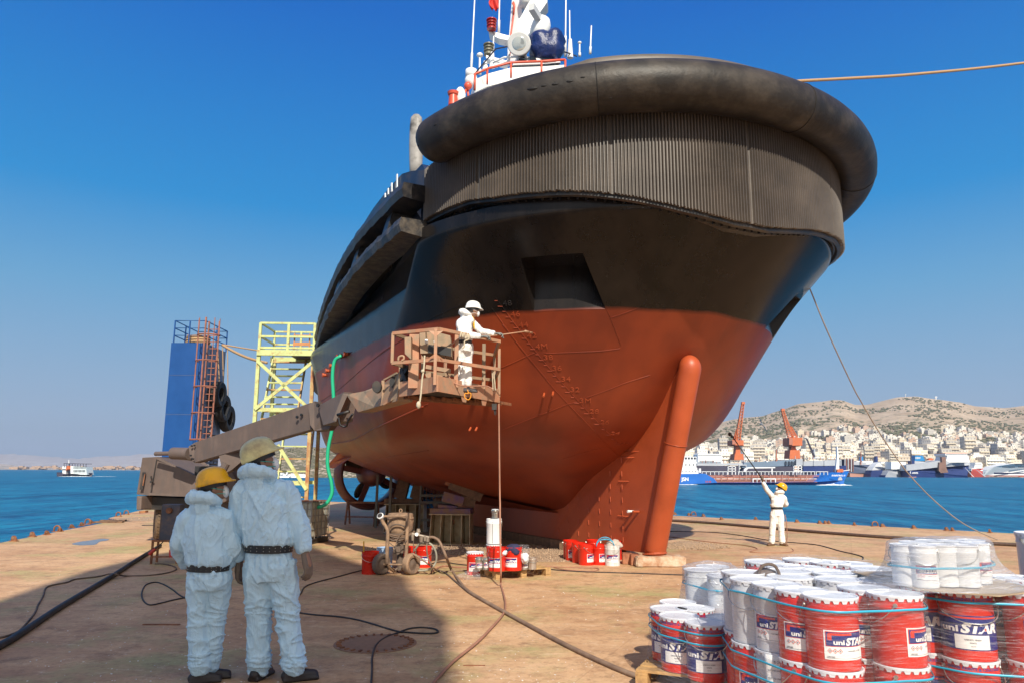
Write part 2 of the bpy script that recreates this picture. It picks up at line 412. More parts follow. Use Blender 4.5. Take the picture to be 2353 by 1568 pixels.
# ================================================================ TUG
TH = R(27); SO = Vector((2.86, 14.35, 0))
SA = Vector((-math.sin(TH), math.cos(TH), 0)); SN = Vector((-math.cos(TH), -math.sin(TH), 0))    # aft, and towards the side seen on the left
def ship(s, t, z): return SO+SA*s+SN*t+Vector((0, 0, z))
tug = empty('tugboat', SO, 0, 'black and red tugboat with white wheelhouse, propped on blocks on the dock', 'tugboat')
HZ = np.array([.75, 1.5, 2.5, 3.7, 5.05, 5.9])
HK = np.array([[3.539, -0.014, 3.534, 10.62], [2.413, 2.353, 4.671, 14.33], [0.341, 4.03, 4.268, 17.183], [-0.763, 4.432, 4.445, 16.715], [-2.025, 4.481, 4.32, 17.776], [-2.96, 4.618, 4.099, 19.484]])
EX = [1.57, 1.97, 1.35, 1.88]; LA = 7.25
def pchip(x, y, xv):
    h = np.diff(x); d = np.diff(y)/h; m = np.zeros(len(x)); m[0], m[-1] = d[0], d[-1]
    for i in range(1, len(x)-1): m[i] = 0 if d[i-1]*d[i] <= 0 else 2/(1/d[i-1]+1/d[i])
    i = min(max(np.searchsorted(x, xv)-1, 0), len(x)-2); t = (xv-x[i])/h[i]
    return y[i]*(1+2*t)*(1-t)**2+h[i]*m[i]*t*(1-t)**2+y[i+1]*t*t*(3-2*t)+h[i]*m[i+1]*t*t*(t-1)
def half_deck(s):        # half breadth at deck level
    s1 = -2.96+4.1
    if s < s1: c = min(1, max(0, (s1-s)/4.1))**(EX[0]/2); return 4.62*math.sqrt(max(0, 1-c*c))**(2/EX[1])
    if s < 4: return 4.62
    v = 4.62*(1-.31*((s-4)/10.5)**1.47)
    if s > 18: v *= math.sqrt(max(0, 1-((s-18)/4.)**2))
    return v
def level(z, U):
    zz = min(z, 5.9); s0, b, L, se = [float(pchip(HZ, HK[:, i], zz)) for i in range(4)]
    b = max(b, .05); out = []
    for u in U:
        c, sn = math.cos(u), math.sin(u)
        if c > 0: s = s0+L-L*c**(2/EX[0]); t = b*abs(sn)**(2/EX[1])
        else: s = se-LA+LA*abs(c)**(2/EX[2]); t = b*abs(sn)**(2/EX[3])
        if z > 5.05:
            k = min(1, (z-5.05)/.85); k = k*k*(3-2*k)
            if c <= 0:
                s2 = s+(22.-se)*abs(c)**.7; td = half_deck(min(s2, 21.999)); s = s*(1-k)+s2*k; t = t*(1-k)+td*k
        out.append((s, math.copysign(t, sn)))
    return out
NU = 300
UU = np.concatenate([np.linspace(-PI, -PI/2, 60)[:-1], np.linspace(-PI/2, PI/2, 181)[:-1], np.linspace(PI/2, PI, 60)[:-1]])
ZL = list(np.concatenate([np.linspace(.75, 1.4, 14), np.linspace(1.45, 5.0, 72), np.linspace(5.05, 6.15, 30)]))
NUU = len(UU)
# raw surface for the ray tests
V = []
for z in ZL:
    for s, t in level(z, UU): V.append(ship(s, t, z))
F = [(j*NUU+i, j*NUU+(i+1) % NUU, (j+1)*NUU+(i+1) % NUU, (j+1)*NUU+i) for j in range(len(ZL)-1) for i in range(NUU)]
BV = BVHTree.FromPolygons(V, F)
CAMP = Vector((0, 0, CZ))
def hp(px, py, off=0.):
    d = Vector(ray(px, py)).normalized(); h = BV.ray_cast(CAMP, d, 60)
    if h[0] is None: return None, None
    n = h[1] if h[1].dot(d) < 0 else -h[1]
    return h[0]+n*off, n
# anchor pockets: a steep-sided recess cut into the flare, one each side
def pocket_uv(px, py):
    p, n = hp(px, py); r = p-SO; s, t, z = r.dot(SA), r.dot(SN), p.z
    Uf = np.linspace(-PI/2, PI/2, 2001); L = level(z, Uf); k = min(range(2001), key=lambda i: (L[i][0]-s)**2+(L[i][1]-t)**2); return Uf[k], z
PK = [pocket_uv(*q) for q in [(1195, 597), (1340, 578), (1392, 708), (1225, 718)]]
zt_, zb_ = (PK[0][1]+PK[1][1])/2, (PK[2][1]+PK[3][1])/2
jb = min(range(len(ZL)), key=lambda j: abs(ZL[j]-zb_)); jt = min(range(len(ZL)), key=lambda j: abs(ZL[j]-zt_))
ZL[jb], ZL[jt] = zb_, zt_; ZL.insert(jt+1, zt_+.002); ZL.insert(jt, zt_-.0005)
jt += 1
def cidx(u): return int(np.argmin(np.abs(UU-u)))
cen = [(PK[0][0]+PK[3][0])/2, (PK[1][0]+PK[2][0])/2]; cen.sort(); KL, KR = [cidx(x) for x in cen]
kL2, kR2 = cidx(-cen[1]), cidx(-cen[0])
VV = []
for j, z in enumerate(ZL):
    k = min(1.25, max(-.4, (z-zb_)/(zt_-zb_)))
    e0 = PK[3][0]*(1-k)+PK[0][0]*k; e1 = PK[2][0]*(1-k)+PK[1][0]*k; lo, hi = min(e0, e1), max(e0, e1)
    w = max(0, 1-max(0, zb_-z, z-zt_)/.8)
    a1, a2 = UU[KL]*(1-w)+lo*w, UU[KR]*(1-w)+hi*w; b1_, b2_ = UU[kL2]*(1-w)-hi*w, UU[kR2]*(1-w)-lo*w
    Uw = np.interp(np.arange(NUU), [0, kL2-22, kL2, kR2, kR2+8, KL-8, KL, KR, KR+22, NUU-1], [UU[0], UU[kL2-22], b1_, b2_, UU[kR2+8], UU[KL-8], a1, a2, UU[KR+22], UU[-1]]) if kR2+8 < KL-8 else UU
    for i in range(NUU):
        if i < kL2-22 or i > KR+22: Uw[i] = UU[i]
    row = level(z, Uw); VV.append([ship(s_, t_, z) for s_, t_ in row])
def push(q, q0, j, sgn):
    base = VV[jb][q]; cur = VV[j][q]; v = Vector((base.x-cur.x, base.y-cur.y, 0))*1.12
    return cur+v
for A_, B_ in ((KL, KR), (kL2, kR2)):
    for j in range(jb, jt+1):
        for q_ in range(A_+1, B_): VV[j][q_] = push(q_, 0, j, 1)
# steep side walls: second column tight against the rim
for A_, B_ in ((KL, KR), (kL2, kR2)):
    for j in range(jb, jt+1):
        for e_, i_ in ((A_, A_+1), (B_, B_-1)):
            rim = VV[j][e_]; base = VV[jb][e_]; v = Vector((base.x-rim.x, base.y-rim.y, 0))*1.12; nb = VV[j][i_]-rim; VV[j][i_] = rim+v+(nb-v)*.06
VV = [p for r_ in VV for p in r_]
F = [(j*NUU+i, j*NUU+(i+1) % NUU, (j+1)*NUU+(i+1) % NUU, (j+1)*NUU+i) for j in range(len(ZL)-1) for i in range(NUU)]
PAINT_Z = 4.53
t = NT('hull_paint'); P_ = t.pos(); sz = t.n('SeparateXYZ'); t.l(P_, sz.inputs[0])
wob = t.math('MULTIPLY_ADD', t.noise(P_, 1.3, 3, .5), .10, -.05)
edge = t.math('MULTIPLY_ADD', t.math('ADD', sz.outputs[2], wob), 14., -14.*PAINT_Z+.5, clamp=True)
shp = t.mapn(t.mapn(P_, (1, 1, 1), (0, 0, -TH)), (.9, .9, .12), (0, R(14), 0))
pan = t.noise(shp, 1.5, 3, .5)
spr = t.noise(P_, .55, 4, .55)
red = t.mix(t.ramp(pan, [(.38, 0.), (.62, 1.)]), (.19, .029, .011), (.255, .041, .014))
red = t.mix(t.ramp(spr, [(.45, 0.), (.65, .6)]), red, (.34, .060, .016))
red = t.mix(t.math('MULTIPLY', t.ramp(t.noise(P_, 3.5, 9, .75), [(.6, 0.), (.75, 1.)]), .35), red, (.17, .032, .018))
# plate shades: the hull is sprayed in vertical bands
wv = t.n('TexBrick', Scale=1.); wv.inputs['Color1'].default_value = (.72, .72, .72, 1); wv.inputs['Color2'].default_value = (1, 1, 1, 1); wv.inputs['Mortar'].default_value = (.85, .85, .85, 1)
wv.inputs['Mortar Size'].default_value = 0.; wv.inputs['Brick Width'].default_value = .62; wv.inputs['Row Height'].default_value = 4.
t.l(t.mapn(t.mapn(P_, (1, 1, 1), (0, 0, -TH)), (1, 1, 1), (R(90), 0, 0)), wv.inputs['Vector'])
red = t.mix(.42, red, wv.outputs['Color'], 'MULTIPLY')
blk = t.mix(t.ramp(t.noise(shp, 3., 6, .65), [(.35, 0.), (.7, 1.)]), (.006, .005, .005), (.017, .013, .011))
c = t.mix(edge, red, blk)
t.set(col=c, rough=t.math('MULTIPLY_ADD', edge, -.18, t.math('MULTIPLY_ADD', t.noise(P_, 2.2, 5, .6), .2, .32)), spec=t.math('MULTIPLY_ADD', edge, -.14, .4))
plate = t.noise(shp, .9, 2, .5)
t.set(nor=t.bump(t.noise(P_, 70, 4, .6), .08, .004, t.bump(plate, .35, .05)))
M_hull = t.m
def shipmesh(name, mb, mats, smooth=R(30), parent=None, fix=True): return mb.build(name, mats, parent or tug, smooth, world=True, fix=fix)
mb = MB(); mb.add(VV, F); mb.add([V[i] for i in range(NUU)], [tuple(range(NUU))])
hull = shipmesh('hull', mb, M_hull, R(28))

# -- bow fenders: plan of the big tube
FT = dict(b=4.864, s0=-3.334, s1=1.562, pe=2.243, q=2.045)
def fplan(ph, ins=0.):
    c, s = math.cos(ph), math.sin(ph)
    s_ = FT['s1']-(FT['s1']-FT['s0'])*abs(c)**(2/FT['pe']); t_ = FT['b']*math.copysign(abs(s)**(2/FT['q']), s)
    return s_, t_
def fz(s): return 7.774-.121*(s+3.334)+.010*(s+3.334)**2
# evenly spaced plan curve, s from end to end round the bow
raw = [(FT['s1']+x, -FT['b']) for x in np.linspace(2.2, .05, 20)]+[fplan(p) for p in np.linspace(-PI/2, PI/2, 1600)]+[(FT['s1']+x, FT['b']) for x in np.linspace(.05, 2.2, 20)]
raw = np.array(raw); seg = np.r_[0, np.cumsum(np.hypot(*np.diff(raw, axis=0).T))]
def resample(step=None, n=None, a=0., b=None):
    b = seg[-1] if b is None else b; n = n or int((b-a)/step); q = np.linspace(a, b, n+1)
    c = np.c_[np.interp(q, seg, raw[:, 0]), np.interp(q, seg, raw[:, 1])]
    T = np.gradient(c, axis=0); T /= np.linalg.norm(T, axis=1)[:, None]; N = np.c_[T[:, 1], -T[:, 0]]
    mid = len(c)//2
    if N[mid][0] < 0: N = -N      # inward = aft at the nose
    return q, c, N
def seg_at_left(s): # arc position on the visible left side where plan reaches s
    m = len(raw)//2; i = m+int(np.argmin(np.abs(raw[m:, 0]-s))); return seg[i]
M_rubber = paint('fender_rubber', (.020, .016, .0135), .50, var=.5, vs=1.5, dirt=(.055, .044, .034), damt=.36, ds=1.6, bump=.5, bs=14, bd=.012, spec=.34)
M_gouge = paint('gouged_rubber', (.006, .005, .005), .7)
M_rib = paint('ribbed_rubber', (.10, .08, .065), .42, var=.3, vs=1.2, dirt=(.06, .05, .042), damt=.35, ds=.9, bump=.25, bs=30, bd=.005, spec=.5)
M_blk = paint('worn_black_steel', (.013, .013, .016), .42, var=.4, dirt=(.06, .048, .038), damt=.33, ds=3., bump=.3, bs=14, bd=.012)
aL = seg_at_left(.35)
q, c, N = resample(n=150, a=seg[-1]-aL, b=aL)
pts = []; rr = []
for i in range(len(c)):
    pts.append(ship(c[i][0], c[i][1], fz(c[i][0]))); e = min(q[i]-q[0], q[-1]-q[i]); rr.append(.395*math.sqrt(max(.0, 1-max(0, 1-e/.34)**2))+.012)
mb = MB(); mb.tube(pts, rr, 28); TBV = BVHTree.FromPolygons([Vector(v) for v in mb.v], mb.f); tubo = shipmesh('tube_fender', mb, M_rubber, True)
for x, y, w_ in [(1310, 785, .10), (1330, 782, .07), (1410, 760, .06), (1510, 745, .07), (1640, 720, .07), (1755, 685, .05), (1280, 788, .05), (450, 1105, .05), (300, 1290, .05), (2000, 870, .03), (1620, 1420, .0)]:
    if w_ == 0: continue
    d = Vector(ray((1300+x/2.6133)/1.4728, y/2.6133/1.4728)).normalized(); h_ = TBV.ray_cast(CAMP, d, 60)
    if h_[0] is None: continue
    u_ = frame(h_[1])[1]; mb = MB(); mb.ball(h_[0], w_*.8, 10, sc=(1., .25, .35), M=Matrix((u_, h_[1].normalized(), u_.cross(h_[1]).normalized())).transposed()); shipmesh('rubber_gouge', mb, M_gouge, True, parent=tubo)
for k_ in (.22, .47, .74):
    i_ = int(len(pts)*k_); p_ = pts[i_]; t__ = (pts[i_+1]-pts[i_-1]).normalized(); d_, u_, w_ = frame(t__); mb = MB(); mb.tube([p_+(u_*math.cos(a_)+w_*math.sin(a_))*(rr[i_]+.002) for a_ in np.linspace(0, 2*PI, 49)[:-1]], .007, 5, closed=True); shipmesh('joint_line', mb, M_gouge, True, parent=tubo)
# inner flat bulwark fender above the tube
q, c, N = resample(n=200, a=seg[-1]-seg_at_left(-.3), b=seg_at_left(-.3))
rings = []
for i in range(len(c)):
    e = min(q[i]-q[0], q[-1]-q[i]); hh = .70*min(1, e/2.6)**.6+.05
    z = fz(c[i][0]); o = []
    for ins, dz in [(.30, -.1), (.27, hh-.10), (.31, hh-.02), (.38, hh), (.62, hh), (.7, hh-.04), (.72, -.1)]:
        o.append(ship(c[i][0]+N[i][0]*ins, c[i][1]+N[i][1]*ins, z+dz))
    rings.append(o)
mb = MB(); mb.loft(rings); shipmesh('bulwark_fender', mb, M_rib, R(40))
# corrugated band
def band_bot(s, t):
    if t > 0: return float(np.interp(t, [0, .73, 1.68, 2.48, 3.25, 3.85, 4.26, 4.54, 5], [5.70, 5.71, 5.85, 6.01, 6.14, 6.20, 6.24, 6.32, 6.32]))
    return float(np.interp(-t, [0, .5, 1.38, 2.5, 4.2], [5.70, 5.76, 5.90, 6.02, 6.12]))
aB = seg_at_left(1.0)
step = .0147
q, c, N = resample(step=step, a=seg[-1]-aB, b=aB)
rings = []; prof = [0, 1, 1, 0]
for i in range(len(c)):
    r_ = [-.022, .022, .024, -.020][i % 4]
    if i % 172 in (0, 1, 2): r_ = -.03
    s, t_ = c[i]; zt = fz(s)-.12; zb = band_bot(s, t_)+.012*noise.noise(Vector((q[i]*3, 0, 0)))+.02*noise.noise(Vector((q[i]*14, 4, 0)))
    o = []
    for ins, z in [(.30-r_, zb), (.30-r_, zb+.02), (.30-r_, (zb+zt)/2), (.30-r_, zt), (.62, zt), (.62, zb)]:
        o.append(ship(s+N[i][0]*ins, t_+N[i][1]*ins, z))
    rings.append(o)
mb = MB(); mb.loft(rings); shipmesh('ribbed_fender', mb, M_rib, False, fix=False)
# steel channel and bolts under the band
q, c, N = resample(n=260, a=seg[-1]-aB, b=aB)
rings = []
for i in range(len(c)):
    s, t_ = c[i]; zb = band_bot(s, t_)
    rings.append([ship(s+N[i][0]*a_, t_+N[i][1]*a_, z) for a_, z in [(.36, zb+.05), (.36, zb-.055), (.42, zb-.07), (.46, zb-.02), (.56, zb-.02), (.58, zb-.05), (.80, zb-.09), (.85, zb+.05)]])
mb = MB(); mb.loft(rings); chn = shipmesh('fender_channel', mb, M_blk, R(30), fix=True)
for i in range(2, len(c)-1, 3):
    s, t_ = c[i]; zb = band_bot(s, t_); mb = MB()
    mb.cyl(ship(s+N[i][0]*.51, t_+N[i][1]*.51, zb-.075), ship(s+N[i][0]*.51, t_+N[i][1]*.51, zb-.01), .022, n=6)
    shipmesh('bolt', mb, M_blk, False, parent=chn)
# bulwark wall behind, deck
mb = MB(); rings = []
ss = [x for x in np.linspace(-2.75, 21.6, 90)]
def side_curve(off=0.):
    L = [(s, half_deck(s)-.5*min(1, max(0, 2.1-s))) for s in ss]
    return [(-2.96, 0.)]+L
outl = [(s, t_) for s, t_ in side_curve()]+[(s, -t_) for s, t_ in side_curve()[::-1][:-1]]
def sheer(s): return 7.45 if s < 3 else 7.45-.07*(s-3)
lo_ = [ship(s, t_, 6.1) for s, t_ in outl]; hi_ = [ship(s, t_, sheer(s)+.2*min(1, max(0, s-1)/1.0)) for s, t_ in outl]; hi2 = [ship(s*.99+.05, t_*.97, sheer(s)+.2*min(1, max(0, s-1)/1.0)) for s, t_ in outl]; dk_ = [ship(s*.99+.05, t_*.965, 6.4) for s, t_ in outl]
M_blue = paint('bulwark_blue_black', (.012, .022, .05), .35, var=.4, dirt=(.05, .045, .05), damt=.4)
mb.loft([lo_, hi_, hi2, dk_]); shipmesh('bulwark', mb, M_blue, R(30))
# side strakes with open brackets between them
def strake(name, s0, s1, zlo, zhi, off0, off1, mat, lump=.0):
    mb = MB(); rings = []; n = int((s1-s0)/.14)
    for i in range(n+1):
        s = s0+(s1-s0)*i/n; h = half_deck(s); dz = sheer(s)-7.45; l = lump*noise.noise(Vector((s*2.4, zlo, 1)))+lump*.7*noise.noise(Vector((s*8, zlo, 1)))
        ds = half_deck(s+.05)-half_deck(s-.05); nx, ny = -ds/.1, 1.; L_ = math.hypot(nx, ny); nx /= L_; ny /= L_
        rings.append([ship(s+nx*o, h+ny*o, z+dz) for o, z in [(off0, zlo), (off1+l, zlo+.03+l*.4), (off1+.04+l, (zlo+zhi)/2), (off1+l, zhi-.03), (off0, zhi)]])
    mb.loft(rings); o = shipmesh(name, mb, mat, R(25))
    return o
M_strake = paint('scuffed_strake', (.018, .018, .021), .5, var=.5, vs=5, dirt=(.10, .082, .064), damt=.42, ds=4, bump=.6, bs=16, bd=.02)
strake('lower_strake', .95, 21, 5.97, 6.30, -.1, .42, M_strake, .035)
strake('upper_strake', .95, 13.2, 6.64, 6.98, -.1, .40, M_blk, .02)
for s in [1.9, 4.2, 6.4, 8.6, 10.8, 12.9]:
    h = half_deck(s); mb = MB(); dz = sheer(s)-7.45
    P = [ship(s-.12, h-.1, 6.28+dz), ship(s-.12, h+.40, 6.28+dz), ship(s-.12, h+.30, 6.66+dz), ship(s-.12, h-.1, 6.66+dz)]
    mb.prism(P, SA*.30); shipmesh('strake_bracket', mb, M_blk, False)
# deck house side box by the bulwark, horn-like roller pad
mb = MB(); p0 = ship(1.4, 4.2, 7.4)
mb.prism([ship(1.2, 4.3, 7.2), ship(2.6, 4.4, 7.2), ship(2.5, 4.35, 7.75), ship(1.9, 4.3, 7.82)], SN*-.5); shipmesh('bulwark_knuckle', mb, M_blue, False)
M_pad = paint('scuffed_grey_pad', (.34, .32, .30), .5, var=.2, dirt=(.06, .055, .05), damt=.45, ds=3)
pb = atY(955, 405, 14.9); ptp = atY(957, 262, 14.9)
mb = MB(); H_ = (ptp-pb).length
mb.lathe([(.02, 0), (.13, .02), (.14, .3), (.15, H_*.5), (.14, H_*.8), (.12, H_*.94), (.06, H_*.99), (.01, H_)], pb, 20, M=Matrix.Rotation(R(-1), 3, 'Y') @ Matrix.Diagonal((1, .55, 1)))
shipmesh('roller_pad', mb, M_pad, True)
# ship's name on the bulwark: only the tops of four letters clear the strake
M_white = paint('white_paint', (.80, .80, .78), .4, var=.06, dirt=(.45, .40, .34), damt=.12, ds=5)
for px, py, h_ in [(913, 432, .30), (901, 441, .20), (893, 447, .14), (886, 454, .10)]:
    mb = MB(); d = Vector(ray(px, py)); best = None
    for k in np.arange(12, 26, .02):
        P = CAMP+d*k; r_ = P-SO
        if r_.dot(SN) < half_deck(r_.dot(SA))+.03: best = P; break
    if best is None: continue
    mb.prism([best+SA*-.02, best+SA*.04, best+SA*.06+Vector((0, 0, h_)), best+Vector((0, 0, h_))], SN*.02)
    shipmesh('name_letter', mb, M_white, False)
# -- skeg: thin fin with a round leading tube
M_red2 = paint('antifouling_red', (.40, .070, .020), .42, var=.22, vs=1.2, dirt=(.42, .08, .026), damt=.45, ds=1., bump=.12, bs=50)
mb = MB()
tb0, tb1 = Vector((.27, 0, .22)), Vector((-.93, 0, 3.62))
def tl(k): return tb0.lerp(tb1, k)
pts = []; rr = []
for k in np.linspace(0, 1, 40): p = tl(k); pts.append(ship(p.x, 0, p.z)); rr.append(.205)
for a_ in np.linspace(0, PI/2, 9)[1:]: p = tl(1)+(tb1-tb0).normalized()*.26*math.sin(a_)+Vector((.09*math.sin(a_), 0, 0)); pts.append(ship(p.x, 0, p.z)); rr.append(.205*max(.06, math.cos(a_)))
mb.tube(pts, rr, 28); skt = shipmesh('skeg_tube', mb, M_red2, True)
mb = MB(); mb.tube([ship(.27, 0, .19), ship(.275, 0, .225)], .235, 28); shipmesh('foot_plate', mb, M_red2, False, parent=skt)
mb = MB(); p = tl(.6); r0 = []
for i in range(24): a_ = 2*PI*i/24; r0.append(ship(p.x+.207*math.cos(a_), .207*math.sin(a_), p.z+.06*math.cos(a_)))
mb.tube(r0, .008, 5, closed=True); shipmesh('weld_ring', mb, M_red2, True, parent=skt)
mb = MB(); tw = .16
def skz(s): return max(.22, .22)
prof = [(tb0.x+.1, .2)]+[(x, .20) for x in (2, 4, 6, 8, 9.5)]+[(9.8, 1.6)]+[(x, 1.9) for x in (6, 4, 3)]+[(1.2, 2.6), (.3, 3.4), (-.5, 3.9), (tb1.x+.06, 3.65)]
L_ = [ship(s, tw/2+(.05 if s > 1 else 0), z) for s, z in prof]; Rr = [ship(s, -tw/2-(.05 if s > 1 else 0), z) for s, z in prof]
mb.add(L_+Rr, [tuple(range(len(L_))), tuple(range(len(L_), 2*len(L_)))[::-1]]+[(k, (k+1) % len(L_), len(L_)+(k+1) % len(L_), len(L_)+k) for k in range(len(L_))])
skeg = shipmesh('skeg_fin', mb, M_red2, False)
mb = MB()
for s in [1.1+.42*i for i in range(7)]:
    zz = .35
    ztop = min(3.2, 3.0-1.0*(s-.2)) if s < 2.2 else 1.2
    while zz < ztop:
        mb = MB(); mb.bar(ship(s, .134, zz), ship(s, .134, zz+.10), .012, .01); zz += .26; shipmesh('plug_weld', mb, M_red2, False, parent=skeg)
for z, s0_, nn in [(.86, .95, 4), (1.55, .9, 4), (2.02, .72, 5)]:
    for i in range(nn): mb = MB(); mb.tube([ship(s0_+i*.09, .10, z), ship(s0_+i*.09+.05, .135, z)], .012, 5); shipmesh('plug_weld', mb, M_red2, False, parent=skeg)
mb = MB(); mb.tube([ship(tl(k).x+.205, .088, tl(k).z) for k in np.linspace(.0, .93, 30)], .009, 5); shipmesh('tube_seam', mb, M_red2, True, parent=skeg)
mb = MB(); mb.tube([ship(-.1+.6, .09, 2.14), ship(1.08, .14, 2.12)], .009, 5); shipmesh('plate_seam', mb, M_red2, True, parent=skeg)
for i in (0, 1):
    mb = MB(); p = ship(.78-.17*i, .09, .97); mb.cyl(p, p+SN*.12, .022, n=10); mb.cyl(p+SN*.12, p+SN*.15, .03, n=6); shipmesh('drain_plug', mb, [M_white if i == 0 else M_red2][0], R(30), parent=skeg)
# -- weld beads on the shell
def bead(name, P2, r=.0055, mat=None, sub=10):
    P2 = spline([(x, y, 0) for x, y in P2], sub); out = []
    for p in P2:
        h, n = hp(p.x, p.y, .002)
        if h is not None: out.append(h)
    if len(out) > 2:
        mb = MB(); mb.tube(out, r, 5); shipmesh(name, mb, mat or M_hull, True, parent=hull)
F6 = lambda x, y: ((1700+x/2.412)/1.4728, (950+y/2.412)/1.4728)
Z4 = lambda x, y: ((1250+x/3.137)/1.4728, (950+y/3.137)/1.4728)
F2 = lambda x, y: ((1050+x/2.09)/1.4728, (1000+y/2.09)/1.4728)
bead('weld_bead', [F6(*p) for p in [(0, 355), (200, 605), (380, 830), (540, 1005), (700, 1170), (860, 1345), (1020, 1490)]])
bead('weld_bead', [F6(*p) for p in [(0, 705), (200, 610), (265, 585)]])
bead('weld_bead', [F6(*p) for p in [(0, 1212), (200, 1135), (400, 1055), (540, 1000), (610, 985)]])
bead('weld_bead', [F6(*p) for p in [(680, 950), (850, 890), (1000, 830), (1206, 765)]])
bead('weld_bead', [F6(*p) for p in [(490, 1450), (650, 1400), (860, 1345)]])
bead('weld_bead', [F6(*p) for p in [(345, 590), (600, 580), (800, 570), (960, 550)]])
bead('weld_bead', [F6(*p) for p in [(965, 520), (930, 430), (880, 300), (850, 235)]])
bead('weld_bead', [F6(*p) for p in [(885, 302), (1000, 262), (1110, 222)]])
bead('weld_bead', [Z4(*p) for p in [(1300, 290), (1450, 500), (1650, 770), (1882, 1040)]])
bead('weld_bead', [Z4(*p) for p in [(1380, 925), (1500, 875), (1740, 765)]], .006)
bead('weld_bead', [Z4(*p) for p in [(1440, 1565), (1650, 1480), (1882, 1390)]], .006)
bead('weld_bead', [Z4(*p) for p in [(60, 1565), (350, 1420), (620, 1300)]], .006)
bead('weld_bead', [Z4(*p) for p in [(0, 862), (200, 720), (440, 560)]], .008)
bead('weld_bead', [F2(*p) for p in [(75, 740), (200, 660), (350, 530), (480, 420), (580, 348)]], .008)
bead('knuckle_line', [F2(*p) for p in [(150, 1045), (300, 1018), (440, 945), (600, 870), (800, 780)]], .02)
bead('weld_bead', [F2(*p) for p in [(330, 1205), (500, 1150), (650, 1120), (836, 1090)]], .006)
bead('weld_bead', [Z4(*p) for p in [(560, 455), (760, 350), (1025, 240)]], .008)
# ================================================================ TUG: marks, stern gear, wheelhouse
_fc = {}
def glyphs(txt, bold=0., shear=0., space=1.):
    """flat text mesh, unit cap height; returns verts, faces, width"""
    key = (txt, bold, shear, space)
    if key in _fc: return _fc[key]
    cu = bpy.data.curves.new('t', 'FONT'); cu.body = txt; cu.size = 1.; cu.offset = bold; cu.shear = shear; cu.resolution_u = 3; cu.space_character = space; cu.fill_mode = 'FRONT'
    ob = bpy.data.objects.new('t', cu); COL.objects.link(ob); dg = bpy.context.evaluated_depsgraph_get()
    me = ob.evaluated_get(dg).to_mesh(); vs = [Vector(v.co) for v in me.vertices]; fs = [tuple(p.vertices) for p in me.polygons]
    ob.evaluated_get(dg).to_mesh_clear(); bpy.data.objects.remove(ob); bpy.data.curves.remove(cu)
    if not vs: return [], [], 0
    h = .73; x0 = min(v.x for v in vs); x1 = max(v.x for v in vs)
    r_ = ([Vector(((v.x-x0)/h, v.y/h, 0)) for v in vs], fs, (x1-x0)/h); _fc[key] = r_; return r_
M_mark = paint('weld_mark_red', (.36, .065, .024), .35, var=.1)
def mark(txt, px, py, h=.105):
    p, n = hp(px, py, .004)
    if p is None: return
    Rt = Vector((0, 0, 1)).cross(n).normalized(); Rt = Rt if Rt.x > 0 else -Rt; Up = n.cross(Rt); Up = Up if Up.z > 0 else -Up
    vs, fs, w = glyphs(txt, .0, 0, 1.1); mb = MB(); P = [p+Rt*(v.x*h*1.2)+Up*(v.y*h) for v in vs]
    nv = len(P); mb.add([q+n*.008 for q in P], fs)
    # side walls from boundary edges
    ec = {}
    for f in fs:
        for a_, b_ in zip(f, f[1:]+f[:1]): ec[(a_, b_)] = 1
    bd = [(a_, b_) for a_, b_ in ec if (b_, a_) not in ec]
    mb.add(P+[q+n*.008 for q in P], [(a_, b_, b_+nv, a_+nv) for a_, b_ in bd])
    shipmesh('draft_mark', mb, M_mark if p.z < PAINT_Z else M_blk, False, parent=hull)
for txt, x, y in [('22', 960, 1330), ('24', 880, 1250), ('26', 795, 1162), ('28', 710, 1076), ('3M', 630, 990), ('32', 555, 902), ('34', 482, 816), ('36', 410, 729), ('38', 340, 642), ('4M', 272, 554), ('42', 203, 466), ('44', 137, 380), ('46', 72, 294), ('48', 8, 206)]:
    mark(txt, *F6(x, y))
    for dx, dy, l in [(-45, 2, 38), (-72, -44, 26)]:
        a_, n_ = hp(*F6(x+dx, y+dy), .004); b_, _ = hp(*F6(x+dx+l, y+dy+1), .004)
        if a_ is not None and b_ is not None:
            mb = MB(); mb.bar(a_, b_, .008, .008); shipmesh('draft_tick', mb, M_mark, False, parent=hull)
bead('draft_line', [F6(*p) for p in [(-60, 130), (0, 215), (270, 575), (530, 880), (750, 1120), (958, 1336)]], .006)
# overboard discharge stubs
for x, y in [(340, 915), (412, 905)]:
    p, n = hp(*F6(x, y)); mb = MB(); mb.cyl(p, p+n*.12, .02, n=8); shipmesh('discharge_stub', mb, M_red2, R(30), parent=hull)
for x, y in [(1075, 1552), (1140, 1552)]:
    p, n = hp(*Z4(x, y)); mb = MB(); mb.cyl(p, p+n*.10, .02, n=8); shipmesh('discharge_stub', mb, M_red2, R(30), parent=hull)
for k_, (x, y) in enumerate([(235, 425), (262, 412), (210, 432), (158, 495), (130, 530), (108, 560)]):
    p, n = hp(*F2(x, y))
    if p is None: continue
    mb = MB(); mb.cyl(p-n*.02, p+n*.09, .045, n=12); mb.cyl(p+n*.06, p+n*.10, .06, n=12); shipmesh('outlet_pipe', mb, M_red2, R(30), parent=hull)
